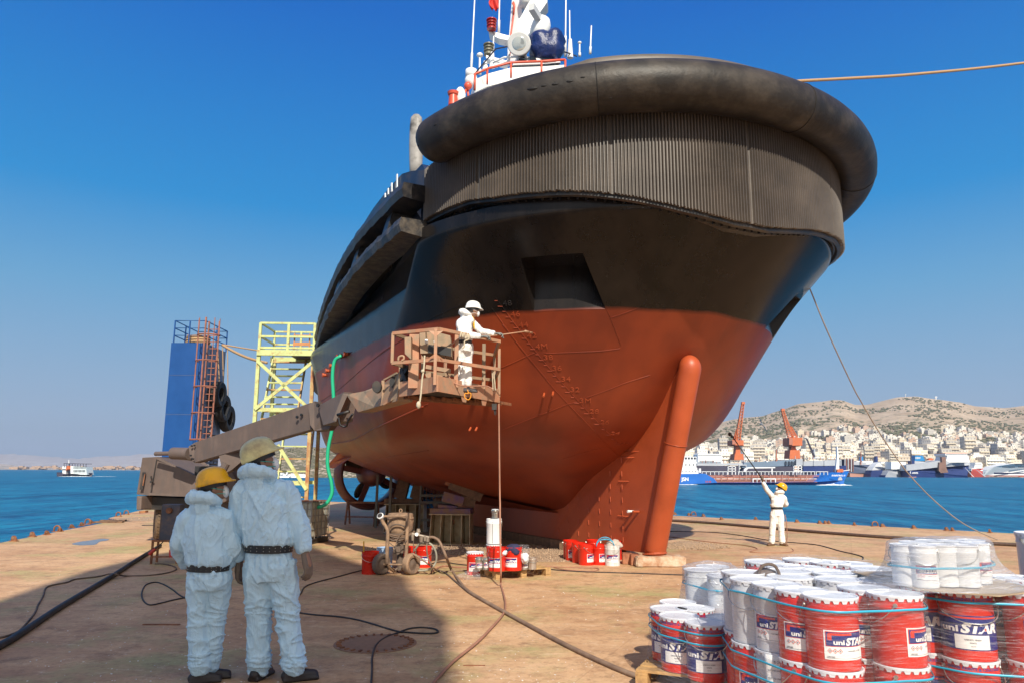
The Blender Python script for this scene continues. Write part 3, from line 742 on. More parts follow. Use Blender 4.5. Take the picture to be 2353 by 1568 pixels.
# -- stern: nozzle, hub, propeller, protecting fin
M_noz = paint('nozzle_brown_red', (.16, .045, .032), .4, var=.3, dirt=(.09, .035, .03), damt=.4)
M_bronze = paint('fouled_bronze', (.10, .07, .045), .45, metal=.3, var=.4)
def stern_unit(t_):
    # built round its own centre, shaft pointing forward-left
    c0 = ship(13.6, t_, 1.62) if t_ > 0 else ship(13.6, t_, 1.62)
    ax = (SA*-1).normalized(); d, u, w = frame(ax); Rn = 1.12
    M = Matrix((u, w, d)).transposed()
    mb = MB(); prof = [(Rn*.86, .34), (Rn*.88, .42), (Rn*.93, .46), (Rn*1.0, .42), (Rn*1.07, .2), (Rn*1.05, -.1), (Rn*.98, -.42), (Rn*.93, -.46), (Rn*.9, -.40), (Rn*.86, -.1), (Rn*.84, .1), (Rn*.86, .34)]
    V = []; F_ = []; n_ = 56
    for r_, z in prof[:-1]:
        for k in range(n_): a_ = 2*PI*k/n_; V.append(c0+M @ Vector((r_*math.cos(a_), r_*math.sin(a_), z)))
    m_ = len(prof)-1
    for i in range(m_):
        j = (i+1) % m_
        for k in range(n_): F_.append((i*n_+k, i*n_+(k+1) % n_, j*n_+(k+1) % n_, j*n_+k))
    mb.add(V, F_); shipmesh('nozzle', mb, M_noz, True)
    mb = MB(); mb.lathe([(.02, -.9), (.16, -.85), (.30, -.5), (.40, -.1), (.42, .35), (.36, .8), (.2, 1.1), (.01, 1.2)], c0, 24, M=M); hub = shipmesh('hub', mb, M_noz, True)
    for a_ in (0.2, 1.9, 3.6, 5.1):
        mb = MB(); q_ = M @ Vector((math.cos(a_), math.sin(a_), 0)); mb.bar(c0+q_*.3+d*.38, c0+q_*Rn*.92+d*.38, .07, .18); shipmesh('nozzle_strut', mb, M_noz, False)
    for k in range(4):
        a0 = k*PI/2+.5; rings = []
        for i in range(9):
            r_ = .3+(Rn*.80-.3)*i/8; wd = .5*math.sin(PI*(.22+.66*i/8))*(1 if i < 8 else .6); tw_ = R(55-28*i/8)
            e1 = Vector((math.cos(a0), math.sin(a0), 0)); e2 = Vector((-math.sin(a0), math.cos(a0), 0)); ch = e2*math.cos(tw_)+Vector((0, 0, 1))*math.sin(tw_); nn_ = e1.cross(ch)
            rings.append([c0+M @ (e1*r_+ch*(wd*x)+nn_*(y*.05)) for x, y in [(-.5, 0), (-.2, .6), (.2, .6), (.5, 0), (.2, -.5), (-.2, -.5)]])
        mb = MB(); mb.loft(rings); shipmesh('propeller_blade', mb, M_bronze, True)
    mb = MB(); mb.cyl(c0+d*.2+Vector((0, 0, .3)), c0+d*.2+Vector((0, 0, 1.9)), .34, .5, n=20); shipmesh('azimuth_leg', mb, M_noz, R(30))
stern_unit(1.75); stern_unit(-1.75)
mb = MB(); G = [F2(*p) for p in [(395, 1050), (330, 1090), (190, 1120), (110, 1210), (165, 1218), (260, 1160)]]
pl = []
for (x, y), Y in zip(G, [20.3, 20.8, 21.6, 22.6, 22.2, 20.9]): pl.append(atY(x, y, Y))
mb.prism(pl, Vector((0.03, .04, .07))); shipmesh('stern_guard_fin', mb, M_red2, False)
# -- wheelhouse and mast, at their real distance (about 20 m away, 12 m up)
Z0 = lambda x, y: ((1300+x/2.6133)/1.4728, (y/2.6133)/1.4728)
def w0(x, y, Y=20.): return atY(*Z0(x, y), Y)
M_wred = paint('rail_red', (.62, .09, .045), .4, var=.15)
M_glass = NT('wheelhouse_glass').set(col=(.02, .03, .035), rough=.06, spec=.8).m
M_grey = paint('light_grey_paint', (.55, .56, .55), .45, var=.1)
wh = empty('wheelhouse', SO, 0); wh.parent = tug; wh.location = (0, 0, 0)
def wmesh(name, mb, mats, smooth=R(30), parent=None): return mb.build(name, mats, parent or wh, smooth, world=True)
# roof: polygon in plan, fascia, red rail; corner points at true depth
rf = [w0(780, 690, 20.8), w0(905, 600, 20.0), w0(1150, 560, 19.2), w0(1395, 575, 19.2), w0(1560, 560, 19.8), w0(1700, 560, 21.5)]
zr = 12.6
def at_z(x, y, z): return atz(*Z0(x, y), z)
RF = [at_z(800, 690, 11.9), at_z(910, 640, 12.3), at_z(1120, 585, 12.6), at_z(1390, 575, 12.6), at_z(1600, 560, 12.6)]
RFb = [p+SA*5+Vector((1.2, 1., 0)) for p in reversed(RF)]
poly = RF+RFb
mb = MB(); lo_ = [Vector((p.x, p.y, p.z-.42)) for p in poly]; hi_ = [Vector((p.x, p.y, p.z-.05)) for p in poly]
cen_ = sum(poly, Vector())/len(poly); lo2 = [p+(Vector((cen_.x, cen_.y, p.z))-p)*.08+Vector((0, 0, -1.9)) for p in lo_]
mb.loft([lo_, hi_]); wmesh('roof_fascia', mb, M_white, False)
mb = MB(); mb.loft([lo2, [p+(Vector((cen_.x, cen_.y, p.z))-p)*.03 for p in lo_]]); body = wmesh('house_wall', mb, M_white, False)
for i in range(4):
    a_, b_ = lo2[i], lo2[i+1]; a2, b2 = lo_[i]+(Vector((cen_.x, cen_.y, lo_[i].z))-lo_[i])*.03, lo_[i+1]+(Vector((cen_.x, cen_.y, lo_[i].z))-lo_[i+1])*.03
    def pt(u, v): return a_.lerp(b_, u).lerp(a2.lerp(b2, u), v)
    nrm = (b_-a_).cross(a2-a_).normalized(); nrm = nrm if nrm.dot(CAMP-a_) > 0 else -nrm
    mb = MB(); mb.prism([pt(.08, .25)+nrm*.01, pt(.92, .25)+nrm*.01, pt(.92, .85)+nrm*.01, pt(.08, .85)+nrm*.01], nrm*.015); wmesh('window', mb, M_glass, False)
mb = MB(); mb.tube([p+Vector((0, 0, .10)) for p in RF], .035, 6)
for p in RF: mb.tube([p+Vector((0, 0, -.35)), p+Vector((0, 0, .10))], .03, 6)
wmesh('red_rail', mb, M_wred, True)
# sky lounge windows and top house
mb = MB(); tp = [at_z(1130, 580, 12.62), at_z(1385, 570, 12.62), at_z(1560, 555, 12.62)]
tops = [at_z(1185, 505, 13.35), at_z(1345, 500, 13.35), at_z(1540, 520, 13.35)]
back = SA*3+Vector((.7, .6, 0))
mb.add(tp+tops+[p+back for p in tp]+[p+back for p in tops], [(0, 1, 4, 3), (1, 2, 5, 4), (3, 4, 10, 9), (4, 5, 11, 10), (0, 3, 9, 6), (2, 8, 11, 5), (6, 9, 10, 7), (7, 10, 11, 8)])
top_h = wmesh('top_house', mb, M_white, False)
for a_, b_, c_, d_, u0, u1 in [(tp[0], tp[1], tops[1], tops[0], .12, .50), (tp[0], tp[1], tops[1], tops[0], .54, .9), (tp[1], tp[2], tops[2], tops[1], .12, .8)]:
    def pt(u, v): return a_.lerp(b_, u).lerp(d_.lerp(c_, u), v)
    nrm = (b_-a_).cross(d_-a_).normalized(); nrm = nrm if nrm.dot(CAMP-a_) > 0 else -nrm
    mb = MB(); mb.prism([pt(u0, .2)+nrm*.01, pt(u1, .2)+nrm*.01, pt(u1, .82)+nrm*.01, pt(u0, .82)+nrm*.01], nrm*.02); wmesh('window', mb, M_glass, False, parent=top_h)
# black/white top rail
M_dkrail = paint('dark_rail', (.03, .035, .07), .4)
mb = MB(); rl = [w0(790, 670, 19.9), w0(880, 560, 19.8), w0(985, 435, 19.6), w0(1110, 410, 19.3), w0(1300, 400, 19.1), w0(1500, 435, 19.3), w0(1640, 475, 19.8), w0(1700, 500, 20.2)]
mb.tube(rl, .022, 6); wmesh('top_rail', mb, M_dkrail, True)
mb = MB()
for x, y, y2, Y in [(1250, 400, 560, 19.1), (1100, 412, 585, 19.3)]: mb.tube([w0(x, y, Y), w0(x, y2, Y)], .035, 6)
mb.tube([w0(960, 560, 19.7), w0(1060, 510, 19.5), w0(1250, 500, 19.2)], .03, 6); mb.tube([w0(820, 650, 20), w0(1090, 540, 19.4)], .03, 6)
wmesh('rail_posts', mb, M_white, True)
# mast column
mb = MB(); Ym = 20.6
mb.loft([[w0(1085, 540, Ym), w0(1185, 540, Ym-.25), w0(1250, 520, Ym+.1), w0(1180, 520, Ym+.6)], [w0(1128, 0, Ym), w0(1225, 0, Ym-.25), w0(1262, 0, Ym+.1), w0(1200, 0, Ym+.6)], [w0(1150, -260, Ym), w0(1240, -260, Ym-.2), w0(1270, -260, Ym+.1), w0(1210, -260, Ym+.5)]])
mast = wmesh('mast', mb, M_white, False)
mb = MB(); mb.tube([w0(1105, 530, Ym-.15), w0(1120, 300, Ym-.15), w0(1145, 120, Ym-.15), w0(1150, 40, Ym-.15), w0(1140, 20, Ym-.15)], .03, 6); mb.tube([w0(1140, 130, Ym-.18), w0(1150, 60, Ym-.2), w0(1135, 30, Ym-.2)], .03, 6); wmesh('mast_pipe', mb, M_wred, True, parent=mast)
# raking radar arm with platforms
mb = MB(); mb.prism([w0(1165, 225, 19.9), w0(1290, 0, 19.9), w0(1290, -40, 19.9), w0(1440, -40, 19.9), w0(1440, 20, 19.9), w0(1370, 120, 19.9), w0(1300, 240, 19.9), w0(1210, 320, 19.9), w0(1180, 290, 19.9)], Vector((.05, .5, 0)), ); wmesh('mast_bracket', mb, M_grey, False, parent=mast)
mb = MB(); mb.prism([w0(1200, 250, 19.7), w0(1310, 235, 19.7), w0(1260, 400, 19.7), w0(1200, 330, 19.7)], Vector((.05, .35, 0))); wmesh('mast_gusset', mb, M_white, False, parent=mast)
mb = MB(); mb.bar(w0(1300, 62, 18.9), w0(1450, 300, 20.1), .17, .20); wmesh('radar_scanner', mb, M_grey, R(30), parent=mast)
mb = MB(); mb.lathe([(.02, -.35), (.24, -.33), (.28, -.1), (.27, .15), (.2, .3), (.02, .34)], w0(1380, 250, 19.6), 20, M=Matrix.Rotation(.3, 3, 'Y')); mb.cyl(w0(1380, 300, 19.6)+Vector((0, 0, -.1)), w0(1400, 330, 19.7)+Vector((0, 0, -.4)), .18, n=12); wmesh('radar_dome', mb, M_white, True, parent=mast)
mb = MB(); mb.lathe([(.01, 0), (.2, .02), (.22, .35), (.16, .5), (.02, .55)], w0(1255, 60, 20.2), 16); wmesh('horn_dome', mb, M_white, True, parent=mast)
mb = MB(); mb.prism([w0(920, 270, 20.2), w0(1110, 320, 20.3), w0(1110, 362, 20.3), w0(1010, 340, 20.2), w0(925, 295, 20.2)], Vector((.02, .35, 0))); arm = wmesh('light_arm', mb, M_white, False, parent=mast)
mb = MB(); mb.prism([w0(900, 490, 20.0), w0(1090, 540, 20.1), w0(1080, 570, 20.1), w0(900, 515, 20.)], Vector((.02, .3, 0))); wmesh('light_arm', mb, M_white, False, parent=mast)
M_redglass = NT('red_lens').set(col=(.35, .02, .015), rough=.15).m
M_bras = paint('weathered_lamp', (.16, .15, .10), .4)
for x, y0, y1, mt, nm in [(948, 180, 265, M_redglass, 'signal_lamp'), (922, 398, 490, M_bras, 'signal_lamp')]:
    b0, t0 = w0(x, y1, 20.1), w0(x, y0, 20.1); H_ = (t0-b0).length; mb = MB()
    mb.lathe([(.14, 0), (.14, H_*.12), (.11, H_*.15), (.12, H_*.3), (.15, H_*.33), (.15, H_*.40), (.11, H_*.43), (.12, H_*.6), (.15, H_*.64), (.15, H_*.70), (.11, H_*.73), (.12, H_*.88), (.16, H_*.92), (.16, H_)], b0, 18); wmesh(nm, mb, mt, R(30), parent=mast)
# searchlight
c_ = w0(1195, 400, 18.9); d, u, w = frame((CAMP-c_)+Vector((-2, 0, 6))); M = Matrix((u, w, d)).transposed()
M_lens = NT('searchlight_glass').set(col=(.55, .58, .55), rough=.1, metal=.6).m
mb = MB(); mb.lathe([(.02, -.35), (.18, -.33), (.30, -.1), (.31, .1), (.33, .11), (.33, .14), (.29, .14)], c_, 28, M=M); sl_ = wmesh('searchlight', mb, M_grey, True)
mb = MB(); mb.lathe([(.001, .16), (.15, .15), (.29, .12), (.29, .10)], c_, 28, M=M); wmesh('lens', mb, M_lens, True, parent=sl_)
# blue tarpaulin over a monitor
M_tarp = paint('blue_tarpaulin', (.008, .022, .11), .3, var=.4, bump=.5, bs=6, bd=.08)
mb = MB(); c_ = w0(1445, 405, 19.3); mb.ball(c_, .62, 28, sc=(.88, .7, .86))
for v_i, v in enumerate(mb.v):
    p = Vector(v); q_ = p-c_; k = 1+.16*noise.noise(q_*3.5)+.10*abs(noise.noise(q_*7+Vector((3, 1, 2)))); k *= 1-.18*math.exp(-(q_.z/.12)**2); k *= 1-.28*math.exp(-((q_.x+.03)/.14)**2)*(1 if q_.z > .1 else .3)
    mb.v[v_i] = tuple(c_+q_*k)
wmesh('tarpaulin', mb, M_tarp, True)
# whip aerials and small aerials
for x, y1, y0, r_, Y, xt in [(765, 690, -150, .022, 20.6, 806), (960, 465, 170, .020, 20.2, 975), (1012, 290, -140, .022, 20.3, 1022), (1600, 500, -200, .022, 20.3, 1608), (1642, 510, 95, .020, 20.2, 1638), (1727, 500, 380, .024, 20.4, 1727), (1820, 478, 230, .022, 20.6, 1831), (843, 660, 490, .03, 20.2, 845), (1392, 170, 60, .02, 20.3, 1394)]:
    mb = MB(); a_ = w0(x, y1, Y); b_ = w0(xt, y0, Y); a2 = a_.lerp(b_, .25); mb.tube([a_, a2, a2+(b_-a2)*.02, b_], [r_*1.9, r_*1.7, r_, r_*.8], 8)
    if y0 in (490, 380): mb.ball(b_, .10 if y0 == 490 else .06, 10, sc=(1, 1, .7))
    wmesh('whip_aerial', mb, M_white, True)
for x, y1, y0 in [(955, 600, 465), (893, 620, 545), (985, 590, 545), (1643, 515, 350)]:
    mb = MB(); mb.cyl(w0(x, y1, 19.9), w0(x, y0, 19.9), .09, .05, n=10); wmesh('aerial_base', mb, M_white, R(30))
# small crane light and life ring stand on the left side of the house
mb = MB(); mb.tube([w0(660, 930, 19.6), w0(720, 800, 19.8), w0(760, 740, 20)], .035, 6); mb.tube([w0(745, 880, 19.8), w0(735, 760, 19.9)], .035, 6); mb.ball(w0(740, 762, 19.8), .12, 10); wmesh('side_rail', mb, M_wred, True)
mb = MB(); mb.ball(w0(672, 850, 19.7), .22, 14, sc=(.7, .7, 1.25)); wmesh('raft_light', mb, M_white, True)
mb = MB(); mb.lathe([(.14, 0), (.12, .3), (.15, .32), (.17, .4)], w0(608, 935, 19.6), 14); mb.bar(w0(590, 900, 19.6), w0(665, 910, 19.6), .1, .08); mb.lathe([(.1, -.3), (.13, 0)], w0(605, 965, 19.6), 12); wmesh('side_lamp', mb, [M_wred], R(30))
mb = MB(); mb.ball(w0(770, 720, 20), .2, 14); mb.cyl(w0(768, 700, 20)+Vector((0, 0, .05)), w0(768, 680, 20)+Vector((0, 0, .2)), .17, n=12); wmesh('camera_dome', mb, M_white, True)
# flag on its staff
M_flag = paint('red_flag', (.60, .03, .02), .7)
mb = MB(); V_ = []; nx, nz = 8, 8
A0 = w0(1012, -60, 20.3); B0 = w0(1012, 92, 20.3)
for i in range(nx+1):
    for j in range(nz+1):
        u, v = i/nx, j/nz; p = A0.lerp(B0, v*(1-.25*u)); V_.append(p+Vector((-.30*u*(.6+.4*math.sin(v*3)), .08*math.sin(u*9+v*4), -.15*u)))
mb.add(V_, [(i*(nz+1)+j, i*(nz+1)+j+1, (i+1)*(nz+1)+j+1, (i+1)*(nz+1)+j) for i in range(nx) for j in range(nz)]); mb2 = mb.build('flag', M_flag, wh, True, world=True)
md = mb2.modifiers.new('s', 'SOLIDIFY'); md.thickness = .004
# ================================================================ DOCK GEAR
M_timber = paint('old_timber', (.22, .12, .065), .8, var=.4, vs=6, dirt=(.09, .05, .03), damt=.4, ds=5, bump=.5, bs=18, bd=.01)
M_newwood = paint('pallet_wood', (.50, .30, .12), .75, var=.3, vs=8, dirt=(.26, .15, .07), damt=.3, ds=6, bump=.3, bs=30, bd=.004)
M_beige = paint('beige_steel', (.52, .42, .25), .5, var=.2, vs=3, dirt=(.30, .13, .05), damt=.32, ds=4)
M_conc = paint('stained_concrete', (.42, .22, .12), .85, var=.3, vs=6, dirt=(.55, .46, .34), damt=.45, ds=5, bump=.6, bs=30, bd=.01)
M_rust = paint('rusty_steel', (.20, .075, .035), .75, var=.4, vs=6, dirt=(.33, .14, .06), damt=.4, ds=6, bump=.4)
M_liftc = paint('dusty_lift_paint', (.13, .093, .078), .62, var=.22, vs=3, dirt=(.10, .078, .070), damt=.4, ds=3, bump=.2, bs=60, streak=True)
M_bask = paint('overspray_pink', (.46, .215, .12), .6, var=.25, vs=4, dirt=(.33, .22, .14), damt=.45, ds=5, bump=.3)
M_baskg = paint('overspray_tan', (.30, .22, .14), .6, var=.3, vs=4, dirt=(.40, .20, .11), damt=.4, ds=4, bump=.3)
M_dark = paint('greasy_black', (.018, .017, .018), .5, var=.4, dirt=(.06, .045, .035), damt=.3)
M_tyre = paint('dusty_tyre', (.16, .105, .06), .9, var=.3, vs=5, dirt=(.05, .04, .035), damt=.35, ds=6, bump=.4)
M_tyreb = paint('black_tyre', (.012, .012, .013), .75, var=.3)
M_yel = paint('pale_yellow_green_paint', (.52, .57, .24), .5, var=.12, vs=3, dirt=(.38, .17, .06), damt=.24, ds=5)
M_yelr = paint('rusty_yellow_paint', (.52, .42, .17), .55, var=.2, vs=3, dirt=(.36, .14, .06), damt=.6, ds=4)
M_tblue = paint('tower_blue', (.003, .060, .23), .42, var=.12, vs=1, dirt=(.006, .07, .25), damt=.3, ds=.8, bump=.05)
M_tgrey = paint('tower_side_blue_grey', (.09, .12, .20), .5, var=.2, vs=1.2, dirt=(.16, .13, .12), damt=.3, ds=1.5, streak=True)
M_rope = paint('tan_rope', (.42, .26, .13), .85, var=.2, vs=30, bump=.6, bs=90, bd=.006)
M_cable = paint('black_cable', (.022, .02, .02), .6, var=.3, dirt=(.10, .07, .05), damt=.3)
M_wire = paint('rusty_wire_rope', (.10, .06, .045), .7, var=.4, vs=20, bump=.8, bs=70, bd=.01)
M_hose = paint('dusty_hose', (.21, .13, .085), .75, var=.25, vs=9, dirt=(.30, .2, .13), damt=.4)
M_hosep = paint('pink_brown_hose', (.34, .16, .10), .7, var=.2, vs=6)
M_green = NT('green_hose').set(col=(.02, .42, .22), rough=.35).m
M_plast = paint('ibc_plastic', (.62, .63, .56), .5, var=.2, vs=4, dirt=(.24, .20, .12), damt=.45, ds=3, streak=True)
M_galv = paint('galvanised', (.32, .32, .30), .4, metal=.4, var=.2, dirt=(.25, .15, .08), damt=.25)
M_tin = paint('tin_can', (.50, .50, .47), .28, metal=.85, var=.15, dirt=(.28, .25, .2), damt=.2)
M_pgrey = paint('painted_grey_green', (.15, .15, .12), .6, var=.3, dirt=(.20, .09, .05), damt=.3)
M_brick = paint('red_block', (.30, .10, .05), .85, var=.3, vs=8, dirt=(.45, .2, .1), damt=.4, bump=.5)
def zc(k, ox, oy): return lambda x, y: ((ox+x/k)/1.4728, (oy+y/k)/1.4728)
F5 = zc(4.48, 1200, 1650); F8 = zc(2.768, 1050, 1550); F1 = zc(2.941, 1500, 1600); F7 = zc(1.825, 400, 1450); FZ4 = zc(3.733, 450, 1480); FH = zc(1.9608, 1150, 1650); FL = zc(2.574, 0, 1700); FS = zc(2.24, 500, 1050); FR = zc(1.938, 2250, 1300)
def gz(f, x, y, z=0.): return atz(*f(x, y), z)
def gY(f, x, y, Y): return atY(*f(x, y), Y)

# keel blocks under the skeg
blocks = []
for i in range(19):
    s = 1.55+i*.405; p = ship(s, .02, 0)
    if i == 0:
        o = empty('keel_block', p, -TH, 'short dark timber block under the tug keel, one of a long row', 'keel block', 'blocks in a row under the keel')
        mb = MB(); mb.box((0, 0, .098), (.55, .22, .195)); mb.build('timber', M_timber, o, False, bevel=.008); b0 = o
    else:
        o = copy_tree(b0); o.location = p+Vector((random.uniform(-.03, .03), 0, 0)); o.rotation_euler = (0, 0, -TH+random.uniform(-.06, .06))
def block(name, cat, lab, c, d, rz, mat, bev=.015, grp=None, rough=.0):
    mb = MB(); mb.box((0, 0, d[2]/2), d); me = mb.mesh(name); b = bmesh.new(); b.from_mesh(me)
    bmesh.ops.bevel(b, geom=list(b.edges), offset=bev, segments=2, affect='EDGES')
    if rough:
        bmesh.ops.subdivide_edges(b, edges=list(b.edges), cuts=3, use_grid_fill=True)
        for v in b.verts: v.co += Vector((noise.noise(v.co*6), noise.noise(v.co*6+Vector((5, 0, 0))), noise.noise(v.co*6+Vector((0, 5, 0)))))*rough
    b.to_mesh(me); b.free(); o = link_mesh(name, me, mat, None, False); o.location = c; o.rotation_euler = (0, 0, rz); return tag(o, lab, cat, grp)
fp = ship(.27, 0, 0)
block('concrete_block', 'concrete block', 'large chipped red stained concrete block carrying the foot of the skeg', gz(F1, 2170, 935)+Vector((0, .22, 0)), (.92, .42, .19), .03, M_conc, .02, None, .02)
for k, (x, y, w, lab) in enumerate([(1843, 905, .20, 'squarish red block at the far left of the skeg foot, beside the paint pails'), (1915, 918, .17, 'middle red block wedged under the left of the skeg foot'), (1970, 932, .15, 'small low red block touching the big concrete block')]):
    block('support_brick', 'block', lab, gz(F1, x, y)+Vector((0, .15, 0)), (w, .3, .195 if k < 2 else .15), .1*k-.1, M_brick, .012, None, .012)

# steel support tower with timbers wedged up to the hull
def support(p, rz, lab, w=1.0, h=.70):
    o = empty('hull_support', p, rz, lab, 'hull support')
    mb = MB(); t_ = .014
    mb.box((0, .25, h/2), (w*.96, .01, h)); mb.box((0, 0, .008), (w*1.05, .62, .016)); mb.box((0, 0, h), (w*1.02, .62, .02))
    mb.build('steel_body', M_beige, o, False)
    for x in (-.5, -.24, .02, .28, .49):
        m2 = MB(); X = x*w; m2.prism([(X, -.30, 0.01), (X, .25, 0.01), (X*.95, .25, h), (X*.95, -.22, h)], (.016, 0, 0)); m2.build('rib_plate', M_beige, o, False)
        if x < .45: m3 = MB(); m3.prism([(X+.03, .1, 0.01), (X+.03+.18*w, .1, .01), (X*.95+.03+.16*w, .1, h), (X*.95+.03, .1, h)], (0, .01, 0)); m3.build('web_plate', M_beige, o, False)
    m4 = MB(); m4.tube([(.03, -.02, h*.78), (.06, -.08, h*.80), (.07, -.1, h*.70), (.04, -.06, h*.66)], .018, 8); m4.build('hook', M_rust, o)
    return o
sp1 = gz(F5, 1450, 852)+Vector((0, .3, 0))
support(sp1, R(-6), 'beige ribbed steel support with timbers stacked on it under the hull, nearest the camera')
sp2 = atz(928, 1222, 0)+Vector((0, .3, 0))
support(sp2, R(-4), 'dark shaded steel support behind the wheeled paint pump', 1.15, .78)
def timber(c, d, rx, ry, rz, lab, mat=M_timber, grp='timbers wedged under the hull', name='timber_beam'):
    mb = MB(); mb.box((0, 0, 0), d); o = mb.build(name, mat, None, False, bevel=.012); o.location = c; o.rotation_euler = (rx, ry, rz); return tag(o, lab, 'timber', grp)
zt0 = .70
M_timbr = paint('purple_stained_timber', (.26, .14, .08), .8, var=.3, dirt=(.10, .06, .20), damt=.35, ds=3, bump=.5, bs=18, bd=.01)
timber(sp1+Vector((0, 0, zt0+.075)), (1.0, .55, .13), 0, 0, R(-6), 'flat timber cap across the nearest beige steel support', M_timbr)
timber(sp1+Vector((-.12, -.02, zt0+.185)), (.45, .4, .08), .05, .08, .1, 'thin splintered wedge on the timber cap', M_timbr)
timber(sp1+Vector((.02, -.05, zt0+.36)), (.50, .42, .24), 0, R(16), .15, 'thick purple marked timber tilted on the thin wedge', M_timbr)
timber(sp1+Vector((.38, .1, zt0+.30)), (.36, .4, .22), 0, R(14), .1, 'dark timber tucked right of the purple marked one')
timber(sp1+Vector((.32, .0, zt0+.55)), (.85, .36, .20), 0, R(22), .1, 'long tilted timber across the top of the purple marked one')
timber(sp1+Vector((.08, .05, zt0+.76)), (.50, .42, .26), 0, R(18), .1, 'reddish timber block on top of the leaning pile', M_brick)
timber(sp1+Vector((.60, .1, zt0+.62)), (.42, .36, .2), 0, R(20), .1, 'dark timber end under the hull right of the pile')
for k, (dx, dz, w, h, ry, lab) in enumerate([(-.08, .09, 1.1, .14, 0, 'long flat timber cap on the shaded support'), (-.16, .30, .34, .30, 14, 'leaning timber upright on the left of the shaded support'), (-.1, .58, .34, .28, 12, 'second timber of the left leaning pile on the shaded support'), (-.02, .86, .38, .26, 12, 'timber at the top of the left leaning pile against the hull'), (.30, .36, .3, .42, 14, 'timber upright on the right of the shaded support'), (.38, .78, .36, .4, 14, 'upper timber on the right of the shaded support')]):
    timber(sp2+Vector((dx, .05, .78+dz)), (w, .35, h), 0, R(ry), 0, lab)
# steel ladder frame between the two supports
o = empty('access_ladder', atz(1000, 1225, 0), 0, 'grey green steel ladder frame standing between the two hull supports', 'ladder')
mb = MB()
for dx in (-.42, .36): mb = MB(); mb.bar((dx-.06, 0, 0), (dx, 0, 1.66), .07, .05); mb.build('upright', M_pgrey, o, False)
for z in (.38, .86, 1.05, 1.5): mb = MB(); mb.bar((-.42, 0, z), (.36, 0, z), .05, .07); mb.build('rung', M_pgrey, o, False)
mb = MB(); mb.bar((-.30, .02, 1.0), (-.05, .02, .45), .025, .025); mb.build('brace', M_dark, o, False)
# blue fan housing and ball float behind the ladder
M_bfan = paint('bright_blue_plastic', (.01, .14, .36), .35, var=.2)
o = empty('portable_fan', atY(987, 1150, 24)+Vector((0, 0, -.25)), 0, 'round blue portable fan seen through the ladder frame', 'fan')
mb = MB(); M = Matrix.Rotation(PI/2, 3, 'X'); mb.lathe([(.26, -.1), (.33, -.1), (.36, 0), (.33, .12), (.26, .12), (.26, -.1)], (0, 0, .36), 28, M=M); mb.build('housing', M_bfan, o)
for a_ in range(5): mb = MB(); e = Vector((math.cos(a_*1.256), 0, math.sin(a_*1.256))); mb.bar(Vector((0, 0, .36))+e*.05, Vector((0, 0, .36))+e*.25, .03, .13); mb.build('fan_blade', M_bfan, o, False)
mb = MB(); mb.box((0, 0, .02), (.4, .3, .04)); mb.box((0, 0, -.75), (.5, .4, 1.5)); mb.build('stand', M_rust, o, False)
o = empty('ball_float', atY(1003, 1152, 24)+Vector((0.1, 0, -.05)), 0, 'dusty orange ball float beside the blue fan', 'float'); mb = MB(); mb.ball((0, 0, 0), .24, 18); mb.lathe([(.05, .2), (.05, .3)], (0, 0, 0), 8); mb.box((0, 0, -.8), (.3, .3, 1.2)); ob_ = mb.build('ball', M_bask, o)

# trestle and props by the nozzle
def trestle(p, w, h, rz, lab):
    o = empty('trestle', p, rz, lab, 'trestle', 'low steel trestles under the stern')
    mb = MB(); mb.bar((-w/2, 0, h), (w/2, 0, h), .09, .06); mb.build('top_bar', M_rust, o, False)
    for x in (-w/2+.05, w/2-.05):
        for y in (-.22, .22): mb = MB(); mb.bar((x, y*1.1, 0), (x, y*.2, h), .05); mb.build('leg', M_rust, o, False)
    mb = MB(); mb.bar((-w/2, -.15, h*.35), (w/2, -.15, h*.35), .04); mb.build('crossbar', M_rust, o, False)
trestle(atz(832, 1203, 0), 1.1, .70, R(-6), 'low dark red steel trestle in front of the propeller nozzle')
trestle(atz(888, 1208, 0), .8, .72, R(-4), 'low dark trestle partly hidden behind the paint pump handle')
for px, yb, yt, lab in [(862, 1212, 1090, 'thin grey prop pole left of the shaded timbers'), (893, 1222, 1082, 'dark prop pole close to the shaded timbers')]:
    a_ = atz(px, yb, 0); b_ = atY(px+6, yt, a_.y); mb = MB(); mb.bar((0, 0, 0), b_-a_, .09, .07); ob_ = mb.build('prop_pole', M_pgrey, None, False); ob_.location = a_; tag(ob_, lab, 'prop')
# coiled steel springs hanging by the hull bottom
o = empty('steel_grating', atY(1005, 1120, 21.5), 0, 'row of thin rusty bars of an intake grating under the hull', 'grating')
for i in range(10): mb = MB(); mb.tube([Vector((i*.1-.5+.02*math.sin(t*3), 0, t)) for t in np.linspace(-.32, .3, 6)], .014, 5); mb.build('bar', M_rust, o)

# IBC tank
ip = atz(694, 1249, 0)+Vector((0, .45, 0))
o = empty('liquid_tank', ip, R(-12), 'square caged plastic tank on a pallet, fed by the green hose', 'tank')
mb = MB(); mb.box((0, 0, .56), (.60, .9, .82)); mb.build('bottle', M_plast, o, False, bevel=.05)
mb = MB()
for z in np.linspace(.18, .98, 6):
    mb.tube([(-.31, -.46, z), (.31, -.46, z), (.31, .46, z), (-.31, .46, z)], .012, 5, closed=True)
for x in np.linspace(-.31, .31, 6):
    mb.cyl((x, -.465, .12), (x, -.465, 1.0), .011, n=5)
for y in np.linspace(-.46, .46, 6): mb.cyl((.315, y, .12), (.315, y, 1.0), .011, n=5); mb.cyl((-.315, y, .12), (-.315, y, 1.0), .011, n=5)
mb.build('cage', M_galv, o)
mb = MB(); mb.box((0, 0, 1.0), (.62, .92, .015)); mb.build('top_plate', M_rust, o, False)
